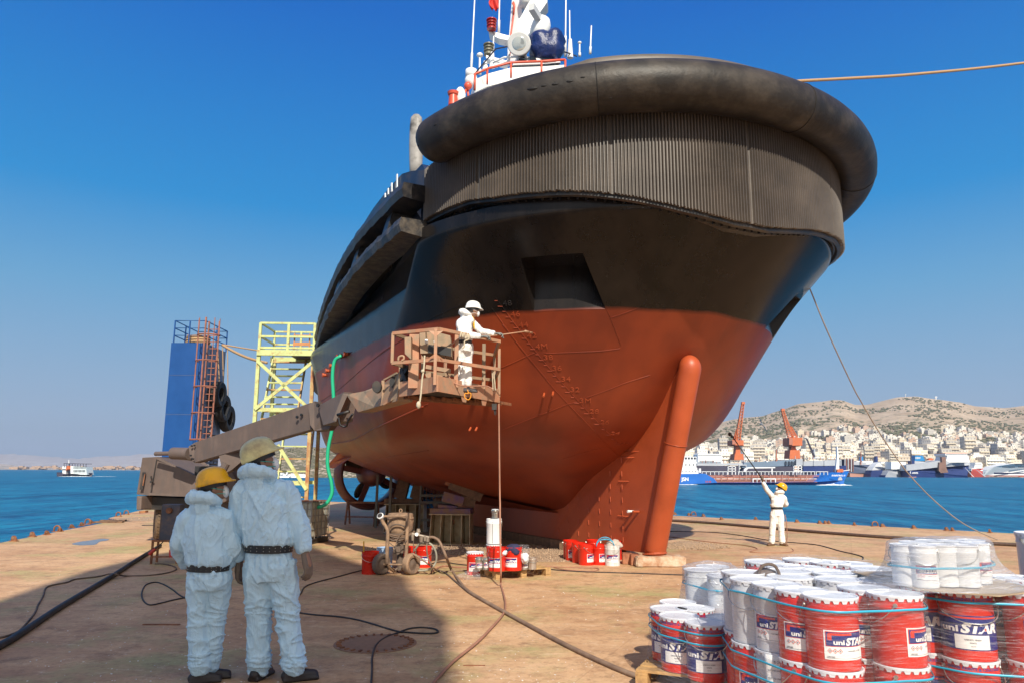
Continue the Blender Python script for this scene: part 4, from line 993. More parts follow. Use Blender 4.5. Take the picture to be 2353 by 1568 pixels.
mb = MB(); mb.box((0, 0, .11), (.66, .96, .03)); [mb.box((x, 0, .05), (.12, .96, .1)) for x in (-.25, .25)]; mb.build('pallet_base', M_dark, o, False)
mb = MB(); mb.cyl((.2, -.3, 1.0), (.2, -.3, 1.04), .05, n=12); mb.build('cap', M_white, o)
# green hose from the hull outlet to the tank
h0, n0 = hp(*F2(235, 425)); yh = h0.y-.15
P = [(212, 428), (172, 460), (157, 560), (163, 700), (172, 850), (150, 960), (126, 1080), (122, 1200), (148, 1320), (150, 1400), (110, 1470), (50, 1494)]
mb = MB(); pp = [h0+n0*.08]+[gY(F2, x, y, yh+(ip.y-.2-yh)*((i+1)/len(P))**.8) for i, (x, y) in enumerate(P)]
mb.tube(spline(pp, 8), .045, 8); tag(mb.build('green_hose', M_green, None, True), 'bright green hose hanging from the tug side to the caged tank', 'hose')

# electrical cabinet on a stand
ep = atz(378, 1292, 0); o = empty('electrical_cabinet', ep, R(6), 'dark steel switch box on a rusty stand with red plugs hanging below', 'cabinet')
mb = MB(); mb.box((.08, 0, .76), (.33, .28, .66)); mb.build('box', paint('dark_blue_box', (.045, .055, .09), .45, var=.3, dirt=(.14, .085, .06), damt=.35, ds=3), o, False, bevel=.008)
mb = MB(); mb.box((-.088, -.01, .76), (.012, .27, .62)); mb.build('side_door', M_liftc, o, False)
mb = MB(); mb.cyl((.06, -.14, .98), (.06, -.19, .98), .055, n=16); mb.cyl((.06, -.19, .98), (.06, -.21, .98), .045, n=16); mb.build('socket_cover', M_rust, o, R(40))
for x, y in ((-.2, -.13), (.26, -.13), (-.2, .16), (.26, .16)): mb = MB(); mb.bar((x, y, 0), (x, y, .43), .035); mb.build('stand_leg', M_rust, o, False)
mb = MB(); mb.bar((-.22, -.13, .42), (.28, -.13, .42), .035); mb.bar((-.22, -.13, .13), (.28, -.13, .13), .025); mb.bar((-.2, -.15, .42), (-.2, .18, .42), .035); mb.build('stand_frame', M_rust, o, False)
M_plug = paint('red_plug', (.50, .03, .02), .4, var=.2)
for x, t_, z in ((.0, -.45, .30), (.10, .12, .28)):
    mb = MB(); a_ = Vector((x, -.15, .42)); b_ = Vector((x+t_*.3, -.16, z-.02)); mb.tube([a_, a_.lerp(b_, .5)+Vector((.02, -.02, 0)), b_], .01, 6); pg = mb.build('plug_cable', M_cable, o)
    mb = MB(); d_ = (b_-a_).normalized(); mb.tube([b_, b_+d_*.05, b_+d_*.06, b_+d_*.14], [.022, .028, .034, .034], 10); mb.build('plug', M_plug, pg)
mb = MB(); mb.tube(spline([(.18, -.1, .43), (.19, -.14, .3), (.24, -.15, .2), (.33, -.12, .14)], 6), .01, 6); mb.build('plug_cable', M_cable, o)

# yellow scaffold stair tower
sy = 25.5; A_ = FS; 
tb = atz(655, 1199, 0); sy = tb.y
lx0 = atY(586, 950, sy).x; lx1 = atY(712, 950, sy).x; x0 = lx0; x1 = lx1; wd = x1-x0; dp = 1.7
ztop = atY(660, 742, sy).z; zplat = atY(655, 806, sy).z
o = empty('stair_tower', (x0, sy, 0), R(3), 'tall pale yellow steel stair tower with open ladders beside the tug', 'stair tower')
def col(x, y, z1, m=M_yel): mb = MB(); mb.bar((x, y, 0), (x, y, z1), .12, .11); mb.build('column', m, o, False)
col(0, 0, zplat); col(wd, 0, zplat, M_yelr); col(.1, dp, zplat); col(wd-.05, dp, zplat, M_yelr)
zl = [atY(655, y, sy).z for y in (830, 940, 1165)]
for z in (zl[1], zl[2]-.05, 1.3): mb = MB(); mb.bar((0, 0, z), (wd, 0, z), .08, .13); mb.build('cross_beam', M_yel, o, False); mb = MB(); mb.bar((0.1, dp, z), (wd, dp, z), .08, .12); mb.build('cross_beam', M_yel, o, False)
mb = MB(); mb.bar((-.05, -.05, zplat-.06), (wd+.08, -.05, zplat-.06), .12, .20); mb.bar((-.05, dp, zplat-.06), (wd+.08, dp, zplat-.06), .12, .20); mb.build('platform_edge', M_yel, o, False)
mb = MB(); mb.box((wd*.75, dp/2, zplat-.02), (wd*.55, dp, .03)); mb.build('platform_floor', M_dark, o, False)
for (a_, b_) in [((0, zl[0]), (wd, zl[1])), ((0, zl[1]), (wd, zl[0])), ((wd, zl[2]+.1), (wd*.3, zl[2]-1.3)), ((wd*.45, zl[1]-1.2), (wd, zl[2]+.6))]:
    mb = MB(); mb.bar((a_[0], -.08, a_[1]), (b_[0], -.08, b_[1]), .05, .11); mb.build('diagonal', M_yel, o, False)
def ladder(xa, xb, z0_, z1_, y0_, y1_, n_):
    for i in range(n_):
        k = i/(n_-1); mb = MB(); mb.bar((xa, y0_+(y1_-y0_)*k, z0_+(z1_-z0_)*k), (xb, y0_+(y1_-y0_)*k, z0_+(z1_-z0_)*k), .16, .05); mb.build('step', M_yel if i % 4 else M_yelr, o, False)
    for x in (xa, xb): mb = MB(); mb.bar((x, y0_, z0_-.1), (x, y1_, z1_+.1), .05, .14); mb.build('stringer', M_yelr if x == xb else M_yel, o, False)
ladder(.15, 1.35, zl[1]-.3, zplat-.2, .25, 1.3, 9); ladder(wd-1.15, wd-.12, zl[2]-.1, zl[1]-.35, .3, 1.3, 8); ladder(.15, 1.3, .5, zl[2], .3, 1.3, 7)
for x, z0_, m_ in ((.0, 0, M_yel), (wd*.52, 0, M_yel), (wd+.0, 0, M_yel)):
    mb = MB(); mb.bar((x, 0, zplat), (x, 0, ztop), .09); mb.build('rail_post', m_, o, False); mb = MB(); mb.bar((x+.05, dp, zplat), (x+.05, dp, ztop), .07); mb.build('rail_post', m_, o, False)
for z in (ztop, zplat+(ztop-zplat)*.52, zplat+.12):
    mb = MB(); mb.bar((0, 0, z), (wd, 0, z), .07); mb.bar((0, 0, z), (.05, dp, z), .06); mb.bar((wd, 0, z), (wd+.05, dp, z), .06); mb.bar((.05, dp, z), (wd+.05, dp, z), .06); mb.build('guard_rail', M_yel, o, False)
mb = MB(); mb.bar((wd*.6, .1, zplat+.28), (wd*.92, .1, zplat+.28), .03, .12); mb.bar((wd*.6, .1, zplat+.55), (wd*.92, .1, zplat+.55), .03, .10); mb.bar((wd*.62, .1, zplat), (wd*.62, .1, zplat+.65), .04); mb.bar((wd*.9, .1, zplat), (wd*.9, .1, zplat+.65), .04); mb.build('crate_frame', paint('orange_wood', (.50, .22, .09), .7), o, False)
mb = MB(); mb.bar((-.05, -.02, 1.3), (-.05, -.02, 1.4), .1); mb.build('bracket', M_yel, o, False)

# blue dock tower
ty = 34.; tzt = atY(430, 787, ty).z; tx0 = atY(384, 900, ty).x; tx1 = atY(462, 900, ty).x
o = empty('dock_tower', (tx0, ty, 0), 0, 'tall blue steel dock tower with a caged ladder and black tyre fenders', 'dock tower')
w_ = tx1-tx0; ang = R(91)
mb = MB(); rr = 0; side = Vector((math.cos(ang), math.sin(ang), 0))*2.7
Pp = [Vector((0, 0, 0)), Vector((w_, 0, 0)), Vector((w_, 0, 0))+side, side+Vector((0, .2, 0))]
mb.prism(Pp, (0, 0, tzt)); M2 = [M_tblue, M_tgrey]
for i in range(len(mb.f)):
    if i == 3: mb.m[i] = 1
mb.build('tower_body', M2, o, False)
for z in (tzt*.27, tzt*.56, tzt*.8): mb = MB(); mb.box((w_/2, -.004, z), (w_, .012, .015)); mb.build('weld_seam', M_tgrey, o, False)
for p in [Pp[0]+Vector((.08, .05, 0)), Pp[0]+Vector((w_*.5, .05, 0)), Pp[1]+Vector((-.05, .05, 0)), Pp[2], Pp[3], (Pp[1]+Pp[2])/2, (Pp[0]+Pp[3])/2]:
    mb = MB(); mb.bar(p+Vector((0, 0, tzt)), p+Vector((0, 0, tzt+1.05)), .05); mb.build('rail_post', M_tblue, o, False)
mb = MB()
for z in (tzt+1.05, tzt+.7, tzt+.35): mb.tube([Pp[0]+Vector((.08, .05, z)), Pp[1]+Vector((-.05, .05, z)), Pp[2]+Vector((0, 0, z)), Pp[3]+Vector((0, 0, z))], .025, 6, closed=True)
mb.build('guard_rail', M_tblue, o)
# caged ladder on the corner
M_lad = paint('rusty_orange_ladder', (.34, .12, .07), .6, var=.3, dirt=(.16, .07, .05), damt=.4)
cxl = w_+.42; zb_l = atY(455, 1010, ty).z; cg = empty('caged_ladder', (cxl, -.12, 0)); cg.parent = o
for x in (-.24, .24): mb = MB(); mb.bar((x, 0, zb_l-.4), (x, 0, tzt+1.0), .06); mb.build('stringer', M_lad, cg, False)
z = zb_l-.3
while z < tzt+.7: mb = MB(); mb.bar((-.24, 0, z), (.24, 0, z), .035); mb.build('rung', M_lad, cg, False); z += .3
z = zb_l
while z < tzt+1.1:
    mb = MB(); mb.tube([(.42*math.sin(a_)*1.15, -.1-.42*(1-abs(math.cos(a_)) if False else 0)-.42+.42*math.cos(a_)*-1+.0, z) for a_ in np.linspace(-PI*.62, PI*.62, 14)], .035, 5); mb.build('cage_hoop', M_lad, cg); z += 1.18
for a_ in (-1.5, -.8, 0, .8, 1.5): mb = MB(); mb.bar((.42*math.sin(a_)*1.15, -.52-.42*math.cos(a_), zb_l), (.42*math.sin(a_)*1.15, -.52-.42*math.cos(a_), tzt+1.0), .03 if a_ else .06); mb.build('cage_bar', M_lad, cg, False)
# draft figures and tyres on the side face
nrm = Vector((side.y, -side.x, 0)).normalized()
def onside(u, z, off=.01): return Pp[1]+side*u+nrm*off+Vector((0, 0, z))
def side_text(txt, u, z, h, name, mat, par):
    vs, fs, w = glyphs(txt, .03); mb = MB(); d = side.normalized(); mb.add([onside(u, z)+d*(v.x*h*.8)+Vector((0, 0, v.y*h)) for v in vs], fs); return mb.build(name, mat, par, False, fix=False)
z6 = atY(487, 968, ty+1).z; dz_ = 1.15
for k, tx_ in enumerate(('6', '5', '4', '3')):
    side_text(tx_, .50, z6-k*dz_, .32, 'draft_figure', M_white, o)
    for q_ in range(1, 5): mb = MB(); mb.box(onside(.52, z6-k*dz_-q_*dz_/5+.06, .015), (.22, .01, .10), rz=ang); mb.build('draft_dash', M_white, o, False)
for u, zz, r_ in ((.45, tzt*.70, .62), (.70, tzt*.62, .66), (.95, tzt*.56, .66)):
    tz = zz; c_ = onside(u, tz, .34); d, uu, ww = frame(nrm); M = Matrix((uu, ww, d)).transposed()
    t_ = empty('tyre_fender', Vector(o.location)+c_, 0, ['upper', 'middle', 'lowest'][int(u > .6)+int(u > .8)]+' black lorry tyre hung as a fender on the side of the blue dock tower', 'tyre', 'tyres on the blue tower')
    mb = MB(); mb.lathe([(r_*.55, -.16), (r_*.9, -.2), (r_, -.12), (r_, .12), (r_*.9, .2), (r_*.55, .16), (r_*.5, 0), (r_*.55, -.16)], (0, 0, 0), 32, M=M); mb.build('tyre', M_tyreb, t_)
    mb = MB(); mb.tube([Vector((0, 0, r_)), (onside(u, tzt+.1, .12)-c_)], .025, 5); mb.build('rope', M_rope, t_)
for u, z0_ in ((.35, 2.1), (.62, 2.0), (.8, 1.4)):
    for q_ in range(5): mb = MB(); mb.tube([onside(u, z0_+q_*.3, 0), onside(u, z0_+q_*.3, .16), onside(u, z0_+q_*.3+.16, .16), onside(u, z0_+q_*.3+.16, 0)], .03, 5); mb.build('rung_cleat', M_dark, o)
o2 = empty('rope_coil', Vector(o.location)+Vector((.9, .8, tzt)), 0, 'flat coil of tan rope on top of the blue tower', 'rope coil'); mb = MB(); mb.tube([Vector((.55*math.cos(a_)*(1-.03*a_/6), .4*math.sin(a_), .05+.02*a_)) for a_ in np.linspace(0, 22, 90)], .06, 6); mb.build('coil', M_rope, o2)
# mooring ropes from the tower to the stair tower / tug
for k, (pts, rad, lab) in enumerate([([(745, 258, 33), (1000, 300, 32), (1230, 330, 31)], .035, 'thin pale rope from the blue tower towards the tug'), ([(745, 262, 33), (850, 320, 32), (960, 365, 31), (1080, 395, 30)], .06, 'thick sagging tan rope from the blue tower towards the tug')]):
    f = zc(2.24, 500, 1050) if k < 0 else (lambda x, y: ((500+(x-180)/2.24)/1.4728, (1050+y/2.24)/1.4728))
    mb = MB(); mb.tube(spline([gY(f, x, y, Y) for x, y, Y in pts], 8), rad, 6); tag(mb.build('mooring_rope', M_rope, None, True), lab, 'rope')
def Ymap(Y): return float(np.interp(Y, [12.9, 13.4, 15.0, 15.9, 16.4, 17.5, 20], [10.6, 11.0, 12.3, 14.2, 15.6, 17.3, 20]))
def aY(px, py, Y): return atY(px, py, Ymap(Y))
def gYm(f, x, y, Y): return atY(*f(x, y), Ymap(Y))
# ================================================================ BOOM LIFT
lift = empty('boom_lift', atz(420, 1238, 0)+Vector((0, .5, 0)), 0, 'dusty brown boom lift on big tyres reaching its pink basket up to the hull', 'boom lift')
def lm(name, mb, mat, smooth=False, parent=None, bevel=0): return mb.build(name, mat, parent or lift, smooth, world=True, bevel=bevel)
YL = 18.4
Q = [aY(x, y, YL+d) for x, y, d in [(327, 1050, 0), (363, 1048, 0), (463, 1099, -.1), (448, 1140, -.1), (344, 1137, 0), (314, 1134, .1)]]
back = Vector((.62, 1.9, .0)); Qb = [p+back for p in Q]; Qb[1] = aY(434, 1050, YL+1.9); Qb[2] = aY(520, 1092, YL+1.7)
mb = MB(); n_ = 6; mb.add(Q+Qb, [tuple(range(6)), tuple(range(6, 12))[::-1]]+[(k, (k+1) % 6, 6+(k+1) % 6, 6+k) for k in range(6)])
hood = lm('engine_cover', mb, M_liftc)
mb = MB(); f_ = Vector((0, -.012, 0))
def fc(x, y, off=-.015): return aY(*FZ4(x, y), YL+off)
mb.prism([fc(292, 268), fc(302, 268), fc(222, 722), (fc(212, 722))], (0, .012, 0)); lm('panel_gap', mb, M_dark, parent=hood)
mb = MB(); mb.prism([fc(120, 432), fc(160, 434), fc(120, 655), fc(80, 650)], (0, .012, 0)); lm('vent_opening', mb, M_dark, parent=hood)
mb = MB(); mb.prism([fc(148, 450), fc(158, 450), fc(132, 600), fc(120, 600)], (0, -.012, 0)); lm('vent_bar', mb, M_rust, parent=hood)
mb = MB(); mb.cyl(fc(240, 552), fc(240, 552)+Vector((0, -.06, 0)), .03, n=8); mb.bar(fc(222, 560, -.04), fc(262, 545, -.04), .025); mb.bar(fc(225, 480, -.03), fc(232, 515, -.03), .03); lm('latch', mb, M_dark, parent=hood)
mb = MB(); mb.bar(fc(310, 262), fc(745, 470), .03); mb.bar(fc(745, 470), fc(860, 535), .03); lm('hinge_strip', mb, M_liftc, parent=hood)
mb = MB(); mb.prism([fc(690, 672), fc(702, 672), fc(700, 722), fc(690, 722)], (0, -.004, 0)); lm('white_mark', mb, M_white, parent=hood)
mb = MB(); mb.prism([fc(222, 690, .02), fc(800, 712, .02), fc(800, 738, .02), fc(218, 722, .02)], (0, -.05, 0)); lm('skirt', mb, M_liftc, parent=hood)
# rear bumper weight and black chassis
mb = MB(); mb.prism([aY(*FZ4(x, y), YL-.1) for x, y in [(45, 728), (110, 738), (100, 908), (40, 910)]], (0.3, 1.6, 0)); lm('bumper_weight', mb, M_liftc, bevel=.03)
mb = MB(); mb.prism([aY(*FZ4(x, y), YL+.25) for x, y in [(110, 738), (800, 765), (1150, 780), (1150, 890), (800, 905), (100, 905)]], (0.4, 1.5, 0)); lm('chassis', mb, M_dark)
mb = MB(); mb.bar(aY(330, 1172, YL), aY(330, 1177, YL), .15, .15); lm('tie_lug', mb, M_rust)
# turntable, motor housings and ram under the boom
mb = MB(); c_ = aY(532, 1112, 18.6); mb.cyl(c_-Vector((0.1, .5, 0)), c_+Vector((0.1, .5, 0)), .42, n=28); lm('reel_housing', mb, M_liftc, R(40))
mb = MB(); c_ = aY(508, 1105, 18.9); mb.box(c_, (.9, 1.1, .75)); lm('motor_box', mb, M_dark)
mb = MB(); mb.cyl(aY(525, 1200, 18.9), aY(522, 1090, 18.9), .40, n=24); lm('turntable', mb, M_liftc, R(40))
# main boom: box section with shaped ends
def section(name, prof, w, mat, par=None, bev=.012):
    # prof: list of (x, y, Y) picture outline with depth; thickness w away from the camera
    pts = [aY(x, y, Y) for x, y, Y in prof]; d = (pts[1]-pts[0]).normalized(); mb = MB()
    side_ = Vector((0, 0, 1)).cross(Vector((d.x, d.y, 0)).normalized()); side_ = side_ if side_.y > 0 else -side_
    mb.prism(pts, side_*w); return lm(name, mb, mat, parent=par, bevel=bev)
boom = section('main_boom', [(433, 1024, 17.5), (448, 1015, 17.5), (714, 923.6, 16.4), (716, 985, 16.4), (520, 1043, 17.2), (446, 1062, 17.5), (436, 1050, 17.5)], .38, M_liftc)
def bolt(x, y, Y, r=.02): mb = MB(); p = aY(x, y, Y); mb.cyl(p, p+Vector((-.02, -.03, 0)), r, n=8); lm('bolt', mb, M_dark, parent=boom)
for x, y in [(442, 1023), (448, 1022), (440, 1045), (445, 1053)]: bolt(x, y, 17.45)
for x, y in [(684, 957), (694, 952)]: bolt(x, y, 16.45, .03)
mb = MB(); mb.cyl(aY(357, 1041, 18.1), aY(398, 1040, 17.9), .05, n=12); mb.tube([aY(394, 1040, 17.9), aY(397, 1040, 17.9), aY(436, 1041, 17.7)], [.10, .14, .14], 16); lm('lift_cylinder', mb, M_liftc, R(40))
mb = MB(); mb.cyl(aY(503, 1096, 17.2), aY(520, 1063, 17.2), .09, n=12); mb.prism([aY(x, y, 17.2) for x, y in [(503, 1046), (560, 1030), (565, 1050), (532, 1078), (513, 1088)]], (0, .3, 0)); mb.prism([aY(x, y, 17.3) for x, y in [(535, 1080), (565, 1036), (602, 1030), (570, 1090)]], (0, .3, 0)); lm('boom_knuckle', mb, M_liftc)
mb = MB(); mb.cyl(aY(505, 1090, 17.1), aY(512, 1098, 17.1), .10, n=12); lm('pivot_pin', mb, M_rust, R(40))
col_ = section('boom_collar', [(708, 930, 16.35), (722, 920, 16.35), (734, 922, 16.3), (744, 948, 16.3), (765, 972, 16.3), (755, 985, 16.3), (722, 989, 16.35), (712, 975, 16.35)], .46, M_liftc)
bolt(732, 930, 16.25, .04)
section('boom_extension', [(730, 931, 16.3), (790, 899, 16.0), (776, 966, 16.0), (742, 976, 16.2)], .32, M_liftc)
section('elbow_plate', [(787, 903, 15.9), (800, 903, 15.9), (786, 935, 15.9), (772, 968, 15.9), (764, 964, 15.9)], .36, M_liftc)
jib = section('jib', [(795, 905, 15.85), (836, 897, 15.6), (880, 880, 15.3), (916, 854, 14.9), (918, 882, 14.9), (912, 920, 14.9), (860, 935, 15.3), (822, 946, 15.6)], .30, M_baskg)
for x, y in [(867.5, 889), (907, 879)]:
    mb = MB(); p = aY(x, y, 15.1); p2 = p+Vector((0, -.12, 0)); rg = [p2+Vector((.075*math.cos(a_), 0, .10*math.sin(a_))) for a_ in np.linspace(0, 2*PI, 17)[:-1]]; mb.prism(rg, (0, .14, 0)); lm('round_hole', mb, M_dark, parent=jib)
mb = MB(); mb.bar(aY(880, 873, 15.2), aY(880, 930, 15.2), .03, .05); mb.bar(aY(882, 928, 15.1), aY(910, 912, 15.0), .03); mb.bar(aY(882, 872, 15.1), aY(912, 856, 15.0), .03); lm('jib_edge', mb, M_baskg, parent=jib)
mb = MB(); mb.tube(spline([aY(778, 958, 15.8), aY(782, 975, 15.8), aY(795, 978, 15.8), aY(800, 965, 15.7), aY(810, 950, 15.6)], 6), .02, 6); mb.tube([aY(775, 952, 15.85), aY(802, 944, 15.8)], .03, 8); lm('hydraulic_hose', mb, M_dark, True)
# wheels
def wheel(c_, axle, lab):
    d, u, w = frame(axle); M = Matrix((u, w, d)).transposed(); t_ = empty('wheel', c_, 0); t_.parent = lift; t_.location = Vector(c_)-Vector(lift.location)
    mb = MB(); mb.lathe([(.28, -.18), (.44, -.20), (.495, -.15), (.50, -.05), (.50, .05), (.495, .15), (.44, .20), (.28, .18), (.26, 0), (.28, -.18)], (0, 0, 0), 40, M=M)
    mb.build('tyre', M_tyre, t_)
    mb = MB()
    for k in range(36):
        for sd in (-1, 1):
            a_ = 2*PI*(k+(.5 if sd > 0 else 0))/36; e = Vector((math.cos(a_), math.sin(a_), 0)); f2 = Vector((-math.sin(a_), math.cos(a_), 0))
            mb.box(M @ (e*.50+Vector((0, 0, sd*.085))), (.03, .055, .13), M=M @ Matrix((e, f2, Vector((0, 0, 1)))).transposed() @ Matrix.Rotation(sd*.3, 3, 'X'))
    tr = mb.build('tread', M_tyre, t_, False); tag(tr, kind='stuff')
    mb = MB(); mb.lathe([(.29, .17), (.285, .14), (.20, .10), (.12, .10), (.11, .16), (.08, .18), (.001, .18)], (0, 0, 0), 28, M=M); rm = mb.build('rim', M_liftc, t_)
    for k in range(8): mb = MB(); a_ = 2*PI*k/8; q = M @ Vector((.155*math.cos(a_), .155*math.sin(a_), .10)); mb.cyl(q, q+d*.04, .02, n=6); mb.build('wheel_nut', M_dark, rm, False)
wheel(atz(376, 1238, 0)+Vector((0, -.12, .5)), Vector((-.88, -.47, 0)), '')
wheel(atz(447, 1238, 0)+Vector((0, -.12, .5)), Vector((-.88, -.47, 0)), '')
wheel(atz(392, 1238, 0)+Vector((.3, 2.2, .5)), Vector((.88, .47, 0)), '')
wheel(atz(465, 1238, 0)+Vector((.3, 2.2, .5)), Vector((.88, .47, 0)), '')
# basket
Nn = aY(1004.6, 898.3, 13.4); z0b = Nn.z
Lf = atz(918, 910.2, z0b); Rf = atz(1146, 924, z0b)
Nn2 = atz(985, 902, z0b)
uR = (Rf-Nn).normalized(); uL = (Lf-Nn).normalized(); far = Vector((.42, .9, 0)).normalized()
Fr = Rf+Vector((-.10, .72, 0)); Fl = Lf+Vector((.28, .6, 0))
flo = [Lf, Nn2, Nn, Rf, Fr, Fl]
up = Vector((0, 0, 1))
bk = empty('basket', Nn, 0); bk.parent = lift; bk.location = Nn-Vector(lift.location)
def bm_(name, mb, mat, smooth=False, parent=None, bevel=0): return mb.build(name, mat, parent or bk, smooth, world=True, bevel=bevel)
mb = MB(); tbh = .235
for a_, b_ in zip(flo, flo[1:]+flo[:1]):
    nrm_ = (b_-a_).cross(up).normalized()*.015; mb.prism([a_, b_, b_+up*tbh, a_+up*tbh], nrm_)
bm_('toe_board', mb, M_bask)
mb = MB(); mb.prism([p+up*.05 for p in flo], up*.02); bm_('floor', mb, M_dark)
mb = MB(); cenb = sum(flo, Vector())/6
for k in range(9):
    p = Lf.lerp(Fl, .5)+(Rf-Lf)*((k+.5)/9); mb.bar(p+far*-.28+up*.02, p+far*.36+up*.02, .03, .05)
for k in range(3): mb.bar(Lf.lerp(Fl, .2+.3*k)+up*.005, Rf.lerp(Fr, .2+.3*k)+up*.005, .05, .05)
bm_('floor_bearer', mb, M_rust)
for k in (1, 2): mb = MB(); p = Nn.lerp(Rf, .35+.33*(k-1)); d_ = uR; mb.prism([p, p+d_*.20, p+d_*.16-up*.09, p+d_*.04-up*.09], Vector((0, .015, 0))); bm_('hook_plate', mb, M_bask)
zt_b = aY(998, 744, Nn.y).z; zm_b = aY(1002, 816, Nn.y).z
Lt = atz(903, 766, zt_b); Rt_ = atz(1147, 784, zt_b)
top = [Lt, Nn.copy(), Rt_, Fr.copy(), Fl.copy()]
top = [Vector((p.x, p.y, 0)) for p in top]
for z, w_, nm in ((zt_b, .045, 'top_rail'), (zm_b, .04, 'mid_rail')):
    for i in range(len(top)):
        a_, b_ = top[i], top[(i+1) % len(top)]; mb = MB(); mb.bar(Vector((a_.x, a_.y, z)), Vector((b_.x, b_.y, z)), w_, .05); bm_(nm, mb, M_bask if i < 2 else M_baskg)
def post(p, z1, z2, w_=.045, m=None, d=.045): mb = MB(); mb.bar(Vector((p.x, p.y, z1)), Vector((p.x, p.y, z2)), w_, d); bm_('post', mb, m or M_bask)
zf = z0b+.1
post(Lt, zm_b, zt_b, m=M_baskg); post(Lf, zf, zm_b, m=M_baskg); post(Nn+Vector((-.04, -.0, 0)), zf, zt_b); post(Nn.lerp(Rf, .27), zf, zt_b, .06); post(Nn.lerp(Rf, .72), zf, zt_b, .055, M_baskg); post(Rf, zf, zt_b, m=M_baskg)
post(Fr, zf, zt_b, m=M_baskg); post(Fl, zf, zt_b, m=M_baskg); post(Fl.lerp(Fr, .62), zf, zt_b, .11, M_baskg, .11); post(Fl.lerp(Fr, .3), zf, zt_b, .05, M_baskg)
mb = MB(); p = Lf.lerp(Nn, .38)+Vector((0, -.02, 0)); mb.bar(Vector((p.x, p.y, zf)), Vector((p.x, p.y, zt_b)), .155, .10); bm_('gate_column', mb, M_bask)
for z in (zt_b-.03, zm_b+.02):
    mb = MB(); c0_ = Vector((Nn.x-.04, Nn.y-.025, z)); mb.prism([c0_+Vector((-.11, .02, .0)), c0_+Vector((.11, .02, .0)), c0_+Vector((0, 0, -.09 if z > zm_b+.2 else .07))], (0, .01, 0)); bm_('gusset', mb, M_bask)
# control console inside
cb = [aY(*Z4(x, y), 13.95) for x, y in [(372, 600), (440, 590), (590, 512), (850, 575), (868, 700), (868, 770), (600, 765), (440, 790), (372, 775)]]
mb = MB(); mb.prism([aY(*Z4(x, y), 13.9) for x, y in [(530, 510), (590, 512), (600, 665), (535, 692)]], (.0, .5, 0)); mb.prism([aY(*Z4(x, y), 14.2) for x, y in [(590, 512), (855, 580), (868, 700), (600, 665)]], (0, .02, 0)); mb.prism([aY(*Z4(x, y), 13.95) for x, y in [(855, 578), (870, 700), (790, 690), (760, 700)]], (.0, .25, 0)); bm_('console_shield', mb, M_baskg)
mb = MB(); mb.prism([aY(*Z4(x, y), 13.85) for x, y in [(535, 692), (600, 665), (870, 700), (870, 800), (620, 765), (540, 768)]], (0, .42, 0)); cc = bm_('control_console', mb, M_baskg)
mb = MB(); mb.prism([aY(*Z4(x, y), 13.84) for x, y in [(625, 672), (868, 715), (866, 800), (620, 760)]], (0, -.01, 0)); bm_('control_panel', mb, M_dark, parent=cc)
mb = MB(); mb.prism([aY(*Z4(x, y), 13.7) for x, y in [(372, 600), (440, 590), (440, 830), (375, 770)]], (.0, .35, 0)); bm_('side_box', mb, M_baskg)
for x, y in [(605, 655), (615, 835), (700, 665)]: mb = MB(); mb.cyl(aY(*Z4(x, y), 13.82), aY(*Z4(x, y), 13.82)+Vector((0, -.04, .03)), .025, n=10); bm_('knob', mb, M_white if y < 800 else M_rust, R(40), parent=cc)
mb = MB(); mb.prism([aY(*Z4(x, y), 13.9) for x, y in [(590, 985), (640, 962), (700, 985), (850, 1020), (850, 1055), (600, 1020)]], (0, .3, 0)); mb.bar(aY(*Z4(600, 910), 13.9), aY(*Z4(860, 955), 13.9), .08, .06); bm_('foot_control', mb, M_baskg)
mb = MB(); mb.tube(spline([aY(*Z4(x, y), 13.35) for x, y in [(305, 845), (310, 810), (335, 795), (362, 800), (362, 830), (340, 845)]], 4), .018, 6); bm_('lifting_eye', mb, M_baskg, True)
for x1, y1, x2, y2, w_ in [(340, 930, 400, 1080, .07), (400, 900, 450, 1060, .06), (330, 1060, 400, 925, .05), (350, 905, 420, 930, .08)]: mb = MB(); mb.bar(aY(*Z4(x1, y1), 14.4), aY(*Z4(x2, y2), 14.3), w_); bm_('jib_mount', mb, M_dark)
# ropes, wrapped cord and hose on the basket
def rope_on(name, lab, cat, f, pts, Y, r, mat, sub=6, loc=None):
    mb = MB(); mb.tube(spline([gYm(f, x, y, Y if not hasattr(Y, '__len__') else Y[i]) for i, (x, y) in enumerate(pts)], sub), r, 6); return tag(mb.build(name, mat, None, True), lab, cat)
M_prope = paint('pale_rope', (.50, .42, .30), .85, var=.15, vs=30, bump=.6, bs=90, bd=.006)
rope_on('hanging_rope', 'pale knotted rope hanging from the mid rail down past the basket floor', 'rope', Z4, [(585, 790), (580, 880), (572, 960), (560, 1030), (552, 1120), (545, 1200), (532, 1290)], 13.15, .014, M_prope)
mb = MB(); mb.ball(gYm(Z4, 520, 1312, 13.15), .035, 10, sc=(1, 1, 1.6)); mb.ball(gYm(Z4, 565, 955, 13.15), .03, 8); tag(mb.build('rope_end_knot', M_prope, None, True), 'frayed knot at the lower end of the rope under the basket', 'knot')
rope_on('tied_cord', 'bundle of tan cord tied over the basket top rail beside the painter', 'cord', Z4, [(960, 600), (975, 545), (990, 600), (1005, 545), (1020, 615), (1040, 560), (1045, 610), (1060, 570), (1050, 620), (1010, 640), (1005, 690), (985, 718)], 13.5, .012, M_prope, 5)
rope_on('yellow_cord', 'small orange cord loop hanging at the basket toe board', 'cord', Z4, [(1040, 1150), (1048, 1190), (1015, 1190), (1010, 1230), (1045, 1258), (1070, 1235), (1075, 1190), (1040, 1185)], 13.75, .008, paint('orange_cord', (.75, .30, .02), .6), 5)
